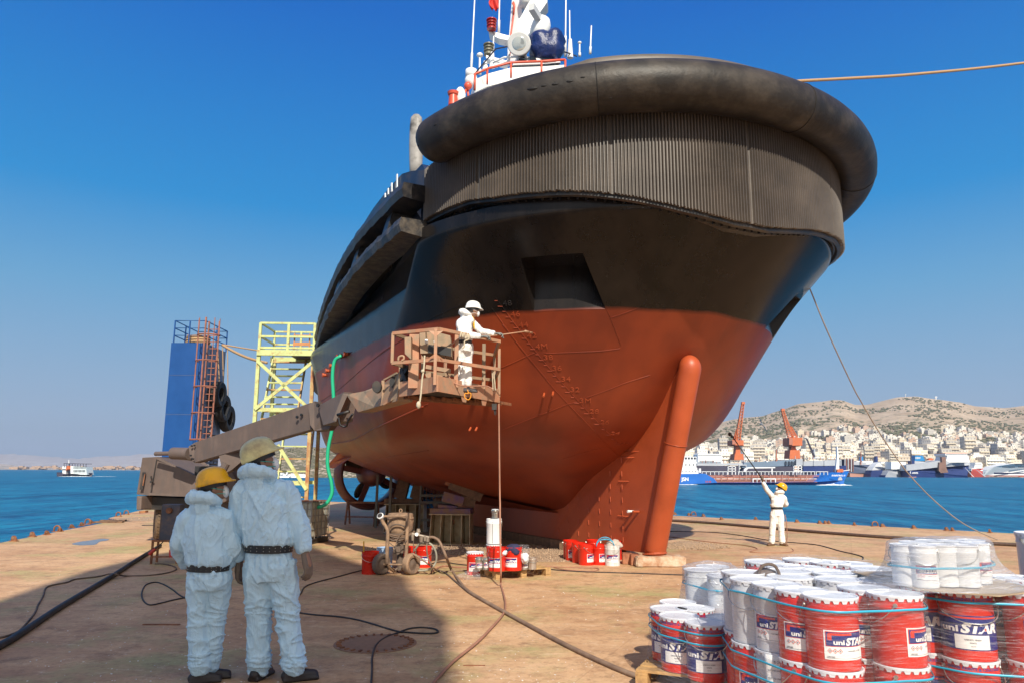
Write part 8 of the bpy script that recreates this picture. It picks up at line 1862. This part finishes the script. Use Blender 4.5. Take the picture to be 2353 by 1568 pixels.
def wake(x0, x1, Y, w, name='bow_wave', f=None, h=.5):
    mb = MB(); n_ = 40; a_ = gY(f, x0, 1110, Y).x; b_ = gY(f, x1, 1110, Y).x; R_ = []
    for i in range(n_+1):
        k = i/n_; x = a_+(b_-a_)*k; hh = h*(.25+.75*abs(noise.noise(Vector((x*.6, Y, 0)))))*math.sin(PI*min(1, k*1.02+.001))**.5; R_.append([Vector((x, Y-w/2, WZ)), Vector((x, Y-w*.2, WZ+hh)), Vector((x, Y+w*.3, WZ+hh*.8)), Vector((x, Y+w/2, WZ))])
    mb.loft(R_); return tag(mb.build(name, M_foam, None, True), kind='structure')
wake(1850, 2290, 248, 3., f=G3, h=.8); wake(100, 400, 247, 2., f=G3, h=.35)
# floating dock with two cranes
D_ = Far('floating_dock', 'long dark floating dry dock behind the blue tanker', 'floating dock', G3, 430, 1500)
D_.prism('pontoon', [(330, 960), (2260, 960), (2260, 1010), (330, 1010)][::-1], 40, M_sdark, 2)
D_.prism('wing_wall', [(330, 1010), (910, 1010), (910, 880), (330, 880)], 6, M_sdark, 1); D_.prism('wing_wall', [(940, 960), (1600, 960), (1600, 880), (1450, 870), (980, 905)], 6, M_sdark, 1.5)
D_.prism('wing_wall', [(950, 905), (1240, 895), (1600, 880), (1600, 805), (1240, 830), (980, 838)], 5, M_dblue, 1.2); D_.prism('deck_strip', [(400, 880), (960, 872), (960, 850), (400, 852)], 5, M_sgrey, 1.5)
D_.prism('wing_wall', [(1700, 960), (2230, 960), (2230, 880), (1700, 884)], 6, M_navy, 1); D_.prism('wing_wall', [(1700, 884), (2165, 880), (2165, 805), (1700, 830)], 5, M_sgrey, .8); D_.prism('control_house', [(1610, 878), (1690, 878), (1690, 800), (1610, 800)], 5, M_sgrey, .5)
for x in (1470, 1510, 1545, 1580): D_.prism('arch_opening', [(x, 875), (x+25, 875), (x+25, 835), (x+12, 822), (x, 835)], .3, M_win, .6)
for x in (1820, 1950, 2150): D_.prism('buttress', [(x, 882), (x+12, 882), (x+12, 815), (x, 815)], .6, M_sgrey, .2)
for i in range(40): x = 420+i*44; y0 = 850 if x < 980 else 832 if x < 1600 else 806; h_ = 14+8*(i*7 % 5); D_.prism('rail_stanchion', [(x, y0+6), (x+5, y0+6), (x+5, y0-h_), (x, y0-h_)], .4, M_srust if i % 3 else M_sgrey, 2)
D_.prism('lattice_frame', [(905, 975), (915, 975), (915, 880), (990, 880), (990, 975), (1000, 975), (1000, 868), (905, 868)], 1., M_sgrey, .4); D_.prism('aft_scaffold', [(2210, 960), (2330, 960), (2330, 800), (2210, 800)], 5, M_sdark, 2)
for i in range(6): x = 2215+i*20; D_.prism('scaffold_post', [(x, 955), (x+5, 955), (x+5, 790), (x, 790)], .5, M_srust if i % 2 else M_swh, 1.5)
def lattice(F_, name, x0, y0, x1, y1, w0_, w1_, mat, d=0, nseg=9):
    a_, b_ = F_.P(x0, y0, d), F_.P(x1, y1, d); k = F_.Y/1700./1.4728/3.62; ax = (b_-a_).normalized(); s = ax.cross(Vector((0, 1, 0))).normalized(); mb = MB(); dd = Vector((0, 1, 0))
    C = []
    for i in range(nseg+1):
        q = i/nseg; w = (w0_*(1-q)+w1_*q)*k/2; c = a_.lerp(b_, q); C.append([c+s*w-dd*w, c-s*w-dd*w, c-s*w+dd*w, c+s*w+dd*w])
    for j in range(4): mb.bar(C[0][j], C[-1][j], .34)
    for i in range(nseg):
        for j in range(4): mb.bar(C[i][j], C[i+1][(j+1) % 4], .20); mb.bar(C[i][j], C[i][(j+1) % 4], .2)
    return mb.build(name, mat, F_.o, False, world=True)
for idx, (xb, dx, xt, yt, yh0, yh1, x0, x1, yb0, yb1, lab) in enumerate([(905, 0, 965, 112, 570, 632, 815, 955, 735, 812, 'left orange harbour crane with its lattice jib upright'), (1590, 0, 1452, 195, 540, 636, 1508, 1672, 690, 795, 'right orange harbour crane with its jib leaning left and a big square cab')]):
    K = Far('harbour_crane', lab, 'crane', G3, 440, xb, 'orange cranes on the floating dock')
    w = 60 if idx == 0 else 68; K.prism('pedestal', [(xb-w+ (0), yb1), (xb+w, yb1), (xb+w*.85, yb0), (xb-w*.85, yb0)], 9, M_sor); K.prism('column', [(xb-30, yb0), (xb+32, yb0), (xb+22, yh1), (xb-22, yh1)], 5, M_sor, 2)
    K.prism('machine_house', [(x0, yh1), (x1, yh1), (x1, yh0), (x0, yh0)], 10, M_sor, -1); K.prism('cab', [(x0-4, yh1-10), (x0+40, yh1-10), (x0+40, yh0+6), (x0-4, yh0+6)], 3, M_srust, -2)
    K.prism('turntable', [(xb-70, yh1+8), (xb+60, yh1+8), (xb+60, yh1), (xb-70, yh1)], 8, M_srust, 0)
    lattice(K, 'jib', xb-8 if idx == 0 else xb-38, yh0, xt, yt, 52, 26, M_sor, 2, 12); lattice(K, 'a_frame', xb+(-28 if idx == 0 else 28), yh0, xb+(-6 if idx == 0 else -28), yh0-140, 46, 14, M_sor, 3, 5)
    mb = MB(); mb.bar(K.P(xb+(-6 if idx == 0 else -28), yh0-140, 3), K.P(xt, yt, 2), .14); mb.build('stay_cable', M_srust, K.o, False, world=True); K.prism('jib_head', [(xt-20, yt+14), (xt+22, yt+14), (xt+20, yt-14), (xt-16, yt-14)], 2, M_sor, 1)
K = Far('deck_crane', 'slim grey crane with a leaning jib right of the orange cranes', 'crane', G3, 520, 1830); K.prism('post', [(1815, 800), (1845, 800), (1838, 680), (1822, 680)], 2, M_sgrey); lattice(K, 'jib', 1825, 770, 1735, 555, 16, 10, M_sdark, 0, 8)
# ferry behind on the left
Fw = Far('white_ferry', 'white ferry with two window rows behind the floating dock, left of the orange cranes', 'ferry', G3, 640, 560)
Fw.prism('hull', [(330, 1060), (720, 1060), (720, 838), (330, 838)], 18, M_swh, 1); fw2 = Fw.prism('upper_deck', [(400, 840), (690, 838), (700, 770), (690, 740), (430, 728), (400, 740)], 16, M_swh); Fw.win(405, 690, 752, 762, 22, -.1, fw2); Fw.win(420, 600, 822, 836, 14, -.1, fw2); Fw.prism('mast', [(425, 730), (440, 730), (437, 660), (430, 660)], 1, M_swh); Fw.prism('radar_mast', [(405, 700), (460, 712), (460, 706), (405, 694)], 1, M_swh)
# ships moored at the right
S1 = Far('cargo_ship', 'dark cargo ship bow with pinkish bulb, leftmost of the ships at the right', 'cargo ship', G4, 690, 300)
S1.hull('hull', [(60, 1030), (400, 1030), (420, 975), (445, 915), (240, 925), (170, 920), (60, 930)], 20, paint('slate_hull', (.08, .10, .16), .5)); S1.hull('boot', [(100, 1100), (405, 1100), (428, 1080), (425, 1045), (395, 1036), (380, 1028), (100, 1028)], 18, M_spink, .5); S1.prism('fore_mast', [(262, 918), (272, 918), (270, 745), (264, 745)], 1, M_srust, 4); S1.prism('platform', [(180, 935), (350, 915), (350, 890), (180, 880)], 6, M_sgrey, 6)
S1.prism('pontoon_raft', [(95, 1128), (340, 1128), (340, 1112), (95, 1112)], 6, M_spink, -60)
S2 = Far('ferry', 'small ferry with navy hull and white pointed upperworks beside the dark bow', 'ferry', G4, 680, 480)
S2.hull('hull', [(365, 1092), (545, 1092), (570, 1060), (612, 985), (500, 992), (385, 992), (365, 1040)], 14, M_navy); S2.hull('upperworks', [(385, 992), (605, 986), (560, 955), (520, 915), (490, 890), (455, 910), (420, 945)], 12, M_swh, 1); S2.prism('funnel', [(560, 890), (600, 890), (595, 805), (575, 805)], 4, M_navy, 20); S2.prism('funnel', [(385, 865), (418, 865), (415, 810), (388, 810)], 4, M_ltblue, 22); S2.win(430, 540, 945, 952, 8, 1.2); S2.prism('deck', [(340, 930), (560, 930), (560, 866), (340, 866)], 5, M_swh, 24)
S3 = Far('ferry', 'pale grey ferry with a rounded bow between the navy ferry and the big blue one', 'ferry', G4, 670, 720)
S3.hull('hull', [(545, 1092), (850, 1092), (862, 1040), (862, 975), (720, 975), (600, 1000)], 16, M_sgrey); S3.hull('waterline_band', [(545, 1094), (852, 1094), (858, 1055), (552, 1055)], 16.4, M_navy, -.2); S3.prism('superstructure', [(640, 980), (835, 975), (835, 882), (640, 882)], 12, M_swh, 1); S3.prism('door', [(725, 1040), (748, 1040), (740, 1012), (722, 1012)], .3, M_win, -.4); S3.prism('top_deck', [(600, 900), (850, 895), (850, 880), (600, 880)], 12, M_swh, 14)
S4 = Far('car_carrier', 'big navy and grey roll-on ship with white bridge, blue funnel and brown stern ramp', 'cargo ship', G4, 660, 1300)
h4 = S4.hull('hull', [(855, 1090), (1690, 1090), (1665, 1062), (1700, 1010), (1745, 925), (1300, 945), (860, 1000)], 24, M_navy); S4.hull('boot_line', [(855, 1094), (1705, 1094), (1668, 1062), (855, 1078)], 24.4, M_spink, -.3); S4.hull('upper_hull', [(830, 1000), (1300, 948), (1745, 925), (1750, 890), (1400, 895), (1340, 860), (830, 925)], 22, M_sgrey, .4); S4.prism('bridge_block', [(1345, 890), (1660, 890), (1640, 800), (1625, 800), (1625, 775), (1340, 775), (1345, 800), (1370, 800)], 18, M_swh, 1); S4.win(1350, 1620, 782, 792, 24, .9); S4.prism('orange_line', [(1340, 775), (1625, 775), (1625, 768), (1340, 768)], 17, M_sor, 1.2)
S4.prism('funnel', [(985, 870), (1125, 880), (1090, 800), (990, 798)], 6, M_ltblue, 6); S4.prism('funnel_base', [(975, 905), (1125, 905), (1125, 870), (975, 870)], 8, M_sgrey, 6); S4.prism('stern_ramp', [(1240, 890), (1275, 890), (1270, 820), (1320, 820), (1330, 960), (1355, 1020), (1260, 1028), (1232, 1000)], 3, paint('ramp_brown', (.22, .12, .09), .6, vs=.2), -2); S4.prism('mast', [(918, 910), (930, 910), (926, 720), (918, 720)], 1, M_sdark, 4); S4.prism('aft_box', [(925, 912), (975, 908), (975, 868), (925, 868)], 5, M_navy, 5); S4.prism('lifeboat', [(1155, 862), (1215, 862), (1225, 845), (1190, 832), (1160, 845)], 4, M_sor, 5); S4.text('f .com', 870, 1036, 30, M_swh, -.6, h4); S4.text('NISSOS', 1465, 925, 10, M_navy, .0, h4)
S4.text('HSW', 992, 842, 22, M_swh, 5.8, h4)
S5 = Far('ferry', 'red hulled ferry with white upperworks right of the big navy ship', 'ferry', G4, 690, 1800)
S5.hull('hull', [(1665, 1080), (1900, 1080), (1945, 1010), (1962, 958), (1670, 975)], 16, M_sred); S5.hull('rail_strake', [(1668, 1000), (1948, 1000), (1965, 955), (1670, 968)], 16.4, M_swh, -.2); S5.prism('superstructure', [(1720, 970), (1830, 968), (1835, 915), (1820, 892), (1740, 892)], 10, M_swh, 2); S5.win(1730, 1820, 908, 915, 7, 1.9)
S6 = Far('fast_ferry', 'sleek white catamaran ferry with dark window bands at the right edge of the far shore', 'ferry', G4, 640, 2200)
S6.hull('hull', [(1925, 1030), (1950, 985), (2010, 945), (2230, 905), (2700, 900), (2700, 1070), (1930, 1070)], 22, M_swh, bow=-1); S6.hull('navy_band', [(1928, 1050), (2700, 1056), (2700, 1030), (1935, 1020)], 22.4, M_navy, -.2, -1); S6.hull('boot', [(1930, 1076), (2700, 1076), (2700, 1058), (1930, 1058)], 22.5, M_sred, -.3, -1)
for x0, x1, y in ((2070, 2230, 948), (2272, 2400, 948), (2420, 2600, 948), (2230, 2600, 918)): S6.prism('window_band', [(x0, y+7), (x1, y+7), (x1, y-5), (x0, y-5)], .3, M_win, -.5)
for i, x in enumerate((1600, 1740, 1600)):
    pass
for i, (x0, y0, x1, y1) in enumerate([(1590, 960, 1700, 1080), (1735, 985, 1850, 1075)]): mb = MB(); mb.tube([gY(G4, x0, y0, 655), gY(G4, x1, y1, 640)], .25, 5); tag(mb.build('anchor_line', M_swh, None, True), ['anchor line from the big navy ship to the water', 'anchor line from the red ferry to the water'][i], 'anchor line')
# little car ferry on the left and a ship under the headland
L_ = Far('car_ferry', 'small car ferry with dark hull and rows of windows crossing on the left', 'ferry', ZL_, 430, 960)
L_.hull('hull', [(752, 637), (1160, 637), (1168, 595), (1150, 580), (1110, 600), (950, 590), (880, 598), (800, 585), (752, 570)], 9, M_sdark); lf = L_.prism('cabin', [(940, 600), (1140, 605), (1125, 500), (940, 492)], 7, paint('pale_green_white', (.60, .66, .66), .5), 1); L_.win(960, 1125, 502, 522, 10, .9, lf, .45); L_.win(960, 1120, 540, 570, 9, .9, lf, .45)
L_.prism('wheelhouse', [(800, 600), (845, 600), (845, 490), (800, 490)], 5, M_swh, 2); L_.prism('wheelhouse_side', [(925, 600), (960, 600), (960, 490), (925, 490)], 6, M_swh, .8); L_.prism('lifeboat', [(865, 530), (930, 530), (925, 486), (875, 484)], 3, M_sor, 1); L_.prism('bridge_deck', [(800, 545), (960, 545), (960, 530), (800, 530)], 5, M_sor, 2); L_.prism('mast', [(866, 500), (876, 500), (874, 405), (868, 405)], .6, M_swh, 3)
L_.prism('canopy', [(830, 456), (1130, 464), (1130, 458), (830, 450)], 6, M_sdark, 1)
for i in range(9): x = 832+i*36.5; L_.prism('canopy_post', [(x, 500), (x+4, 500), (x+4, 455), (x, 455)], .3, M_sdark, 1)
wake(730, 1180, 429, 2.5, f=ZL_, h=.45); wake(1170, 1500, 436, 1.2, f=ZL_, h=.15)
N_ = Far('ferry', 'low white ship with a red waterline moored under the headland behind the stair tower', 'ferry', FS, 405, 1000)
N_.hull('hull', [(900, 1263), (1062, 1263), (1075, 1240), (900, 1236)], 6, M_swh); N_.hull('red_band', [(900, 1266), (1062, 1266), (1066, 1255), (900, 1255)], 6.2, M_sred, -.1); N_.prism('cabin', [(930, 1240), (1020, 1240), (1010, 1228), (935, 1228)], 4, M_swh, 1); N_.prism('mast', [(1040, 1240), (1052, 1240), (1058, 1210), (1050, 1212)], 1, M_swh, 1)
N2 = Far('ferry', 'long low white boat moored right of the red lined ship under the headland', 'ferry', FS, 410, 1100); N2.hull('hull', [(1080, 1262), (1210, 1262), (1215, 1240), (1085, 1232)], 6, M_swh)
# ---- town: house blocks on the slope
def housemat(name, wall, win=(.26, .25, .26)):
    t = NT(name); p = t.co(); bk_ = t.n('TexBrick', Scale=1.); bk_.offset = 0.; bk_.inputs['Color1'].default_value = win+(1,); bk_.inputs['Color2'].default_value = tuple(x*1.6 for x in win)+(1,); bk_.inputs['Mortar'].default_value = wall+(1,); bk_.inputs['Mortar Size'].default_value = .95; bk_.inputs['Brick Width'].default_value = 3.1; bk_.inputs['Row Height'].default_value = 3.1; bk_.inputs['Mortar Smooth'].default_value = .05
    # windows follow whichever vertical face is seen
    sp = t.n('SeparateXYZ'); t.l(p, sp.inputs[0]); cb_ = t.n('CombineXYZ'); t.l(t.math('ADD', sp.outputs[0], sp.outputs[1]), cb_.inputs[0]); t.l(sp.outputs[2], cb_.inputs[1]); t.l(cb_.outputs[0], bk_.inputs['Vector'])
    g = t.n('NewGeometry'); sn = t.n('SeparateXYZ'); t.l(g.outputs['Normal'], sn.inputs[0]); up_ = t.math('GREATER_THAN', sn.outputs[2], .5)
    oi = t.n('ObjectInfo'); c = t.mix(up_, bk_.outputs['Color'], tuple(x*.8 for x in wall)); rv = t.ramp(oi.outputs['Random'], [(0., (.72, .70, .68)), (.35, (.95, .92, .86)), (.7, (1., 1., 1.)), (1., (.86, .80, .74))]); c = t.mix(1., c, rv, 'MULTIPLY')
    t.set(col=c, rough=.85, spec=.2); return t.m
HM_ = [housemat('plaster_white', (.82, .80, .76)), housemat('plaster_cream', (.74, .66, .54)), housemat('plaster_grey', (.58, .57, .55)), housemat('plaster_pink', (.62, .46, .38))]
M_rooft = paint('roof_terracotta', (.42, .20, .12), .9, var=.2, vs=.2)
def block_mesh(w, d, h, balc, pent, seed):
    rs = np.random.RandomState(seed); mb = MB(); mb.box((0, 0, h/2), (w, d, h))
    if pent: mb.box((w*.12, d*.1, h+1.4), (w*.5, d*.5, 2.8)); mb.box((-w*.3, 0, h+.8), (1.6, 1.6, 1.6))
    if balc:
        nf = int(h/3.1)
        for i in range(1, nf): mb.box((0, -d/2-.6, i*3.1+.05), (w*.92, 1.2, .9), m=1)
    mb.box((0, 0, h+.25), (w+.3, d+.3, .5), m=1); return mb
BV_ = []
for i, (w, d, h, b_, p_) in enumerate([(13, 11, 18.6, 1, 1), (17, 12, 15.5, 1, 1), (10, 10, 21.7, 1, 0), (12, 11, 12.4, 0, 1), (9, 9, 7.5, 0, 0), (21, 12, 18.6, 1, 1), (11, 12, 27.9, 1, 1), (15, 10, 9.3, 0, 0)]):
    me = block_mesh(w, d, h, b_, p_, i).mesh('apartment_block'); me.materials.append(HM_[i % 4 if i != 3 else 3]); me.materials.append(HM_[0 if i % 2 else 1]); BV_.append((me, w, d, h))
lab_b = ['white apartment block with balconies and a rooftop room', 'wide cream apartment block with balconies', 'narrow grey apartment block', 'pinkish low apartment block with a rooftop room', 'small white house', 'very wide cream apartment block', 'tall slender grey tower block', 'low broad pinkish house']
rs = np.random.RandomState(11); spots = []
tries = 0; grid = {}
while len(spots) < 3000 and tries < 60000:
    tries += 1; k = rs.rand()**1.7; Y = SH_Y+14+k*860; px = rs.uniform(1520, 2480); X = (px-CX)/FPX/.9855*Y
    dens = 1-.93*max(0, (k-.30)/.70)**.6 if k > .30 else 1.; nz = noise.noise(Vector((X*.010, Y*.010, 5.)))
    if rs.rand() > dens or (k > .22 and nz < -.25+.55*(k-.22)): continue
    cell = (int(X//15), int(Y//15))
    if cell in grid: continue
    grid[cell] = 1; spots.append((X, Y, k))
spots.sort(key=lambda q: q[1]); ind = spots[:300]; rest = spots[300:]
for i, (X, Y, k) in enumerate(ind):
    v = int(rs.choice([0, 1, 2, 3, 5, 6, 7], p=[.24, .2, .16, .1, .14, .06, .10])); me, w, d, h = BV_[v]
    o = bpy.data.objects.new('apartment_block', me); COL.objects.link(o); o.location = (X, Y, hill_h(X, Y)-1.5); o.rotation_euler = (0, 0, R(rs.uniform(-28, 28))); s = rs.uniform(.8, 1.12); o.scale = (s, s, rs.uniform(.8, 1.25)); tag(o, lab_b[v]+' in the lower town across the harbour', 'building', 'lower town: '+lab_b[v])
mbT = [MB() for _ in range(4)]
for X, Y, k in rest:
    v = int(rs.choice([0, 1, 2, 3, 4, 7], p=[.16, .14, .14, .14, .26, .16])) if k < .45 else int(rs.choice([3, 4, 7], p=[.2, .6, .2])); me, w, d, h = BV_[v]; a_ = R(rs.uniform(-30, 30)); s = rs.uniform(.75, 1.1); z = hill_h(X, Y)-2; m_ = mbT[rs.randint(4) if rs.rand() < .55 else 0]; hh = h*s*rs.uniform(.75, 1.15)
    m_.box((X, Y, z+hh/2), (w*s, d*s, hh), rz=a_); m_.box((X+rs.uniform(-2, 2), Y, z+hh+1), (w*s*.4, d*s*.4, 2.4), rz=a_)
big = MB()
for i, m_ in enumerate(mbT): big.add(m_.v, m_.f, i)
tag(big.build('hillside_houses', HM_, None, False, fix=False), 'pale houses thinning out up the dry hillside across the harbour', 'houses', kind='stuff')
# scrub and trees on the slope
M_scr = paint('dry_scrub', (.125, .13, .085), .95, var=.4, vs=.08); mb = MB(); rs = np.random.RandomState(3); ico = None
bmi = bmesh.new(); bmesh.ops.create_icosphere(bmi, subdivisions=1, radius=1.); iv = [v.co.copy() for v in bmi.verts]; ifc = [tuple(v.index for v in f.verts) for f in bmi.faces]; bmi.free()
n_ = 0
while n_ < 6500:
    k = rs.rand(); Y = SH_Y+20+k*1500; px = rs.uniform(1500, 2500); X = (px-CX)/FPX/.9855*Y; nz = noise.fractal(Vector((X*.006, Y*.006, 9.)), .8, 2, 4)
    if nz < (-.06 if k > .25 else -.1)+.32*max(0, k-.55)+rs.uniform(-.22, .2): continue
    s = rs.uniform(1.0, 2.9)*(1.25 if k > .3 else 1.1); z = hill_h(X, Y); mb.add([(X+v.x*s*rs.uniform(.8, 1.5), Y+v.y*s, z+s*.45+v.z*s*.75*rs.uniform(.7, 1.2)) for v in iv], ifc); n_ += 1
tag(mb.build('hillside_scrub', M_scr, None, False, fix=False), 'dark scrub and trees dotted over the hillside', 'scrub', kind='stuff')
mb = MB(); n_ = 0
while n_ < 900:
    px = rs.uniform(540, 1060); k = rs.rand(); Y = 430+125*k; X = (px-CX)/FPX/.9855*Y; z = -3+(atY(px, float(np.interp(px, [h_[0] for h_ in hr], [h_[1] for h_ in hr])), 560).z+3)*k**.8+noise.fractal(Vector((X*.05, Y*.05, 1)), .8, 2, 4)*2.2*math.sin(PI*min(1, k*.9+.1)); n_ += 1
    if noise.noise(Vector((X*.08, Y*.08, 2.))) < -.1: continue
    s = rs.uniform(.25, .75); mb.add([(X+v.x*s, Y+v.y*s, z+s*.4+v.z*s*.8) for v in iv], ifc)
tag(mb.build('headland_scrub', M_scr, None, False, fix=False), 'dark bushes dotted over the low headland', 'scrub', kind='stuff')
# hilltop aerial masts
for (x, y0, y1, w, lab) in [(1213, 82, 40, 14, 'white dish tower on the hilltop at the right'), (818, 40, 8, 5, 'thin aerial on the middle hilltop')]:
    Kt = Far('hilltop_aerial', lab, 'aerial', G4, 2250, x); Kt.prism('mast', [(x-w/3, y0+6), (x+w/3, y0+6), (x+w/3, y1), (x-w/3, y1)], 3, M_swh); Kt.prism('dish', [(x-w, y1+8), (x+w, y1+8), (x+w, y1-2), (x-w, y1-2)], 3, M_swh, -1)
# far shore buildings on the left (too many and small to count)
mb = MB(); rs = np.random.RandomState(8)
for i in range(150):
    px = rs.uniform(60, 520); Y = 3150; X = (px-CX)/FPX/.9855*Y; s = rs.uniform(8, 26); h_ = rs.uniform(3, 9); mb.box((X, Y+rs.uniform(-60, 60), WZ+h_/2+rs.uniform(0, 10)), (s, 12, h_))
tag(mb.build('far_shore_buildings', M_conc, None, False), 'pale buildings strung along the far left shore', 'buildings', kind='stuff')
# gulls
M_gull = paint('gull_grey', (.30, .30, .32), .8); 
def gull(px, py, Y, s, bank, lab, mat):
    c = atY(px, py, Y); mb = MB(); M = Euler((.3, bank, .6)).to_matrix()
    mb.ball(c, .10*s, 10, sc=(.8, 2.4, .8), M=M); o = mb
    for sg in (-1, 1):
        P = [Vector((0, .05, .02)), Vector((sg*.35, .10, .14)), Vector((sg*.75, -.05, .05)), Vector((sg*.72, -.12, .05)), Vector((sg*.34, -.06, .13)), Vector((0, -.1, .02))]; P = [c+M @ (p*s) for p in P]; mb.add(P+[p+Vector((0, 0, -.012*s)) for p in P], [(0, 1, 4, 5), (1, 2, 3, 4), (6, 11, 10, 7), (7, 10, 9, 8), (0, 6, 7, 1), (1, 7, 8, 2), (2, 8, 9, 3), (3, 9, 10, 4), (4, 10, 11, 5)])
    tag(mb.build('gull', mat, None, True), lab, 'gull')
gull(*G3(1178, 372), 60, 1.0, .9, 'dark winged gull gliding above the harbour cranes', M_gull); gull(*G3(1238, 832), 75, .8, .1, 'white gull flying low over the floating dock', M_swh)
# ================================================================ AIR
mb = MB(); X0, X1, Y0_, Y1_, Z0_, Z1_ = -9500, 9500, -120, 14500, -6., 430
mb.box(((X0+X1)/2, (Y0_+Y1_)/2, (Z0_+Z1_)/2), (X1-X0, Y1_-Y0_, Z1_-Z0_))
hm = bpy.data.materials.new('haze'); hm.use_nodes = True; t_ = hm.node_tree; t_.nodes.clear(); ou = t_.nodes.new('ShaderNodeOutputMaterial'); pv = t_.nodes.new('ShaderNodeVolumePrincipled')
pv.inputs['Color'].default_value = (.75, .84, 1., 1); pv.inputs['Density'].default_value = .00008; pv.inputs['Anisotropy'].default_value = .2; t_.links.new(pv.outputs[0], ou.inputs['Volume'])
tag(mb.build('haze', hm, None, False), kind='stuff')
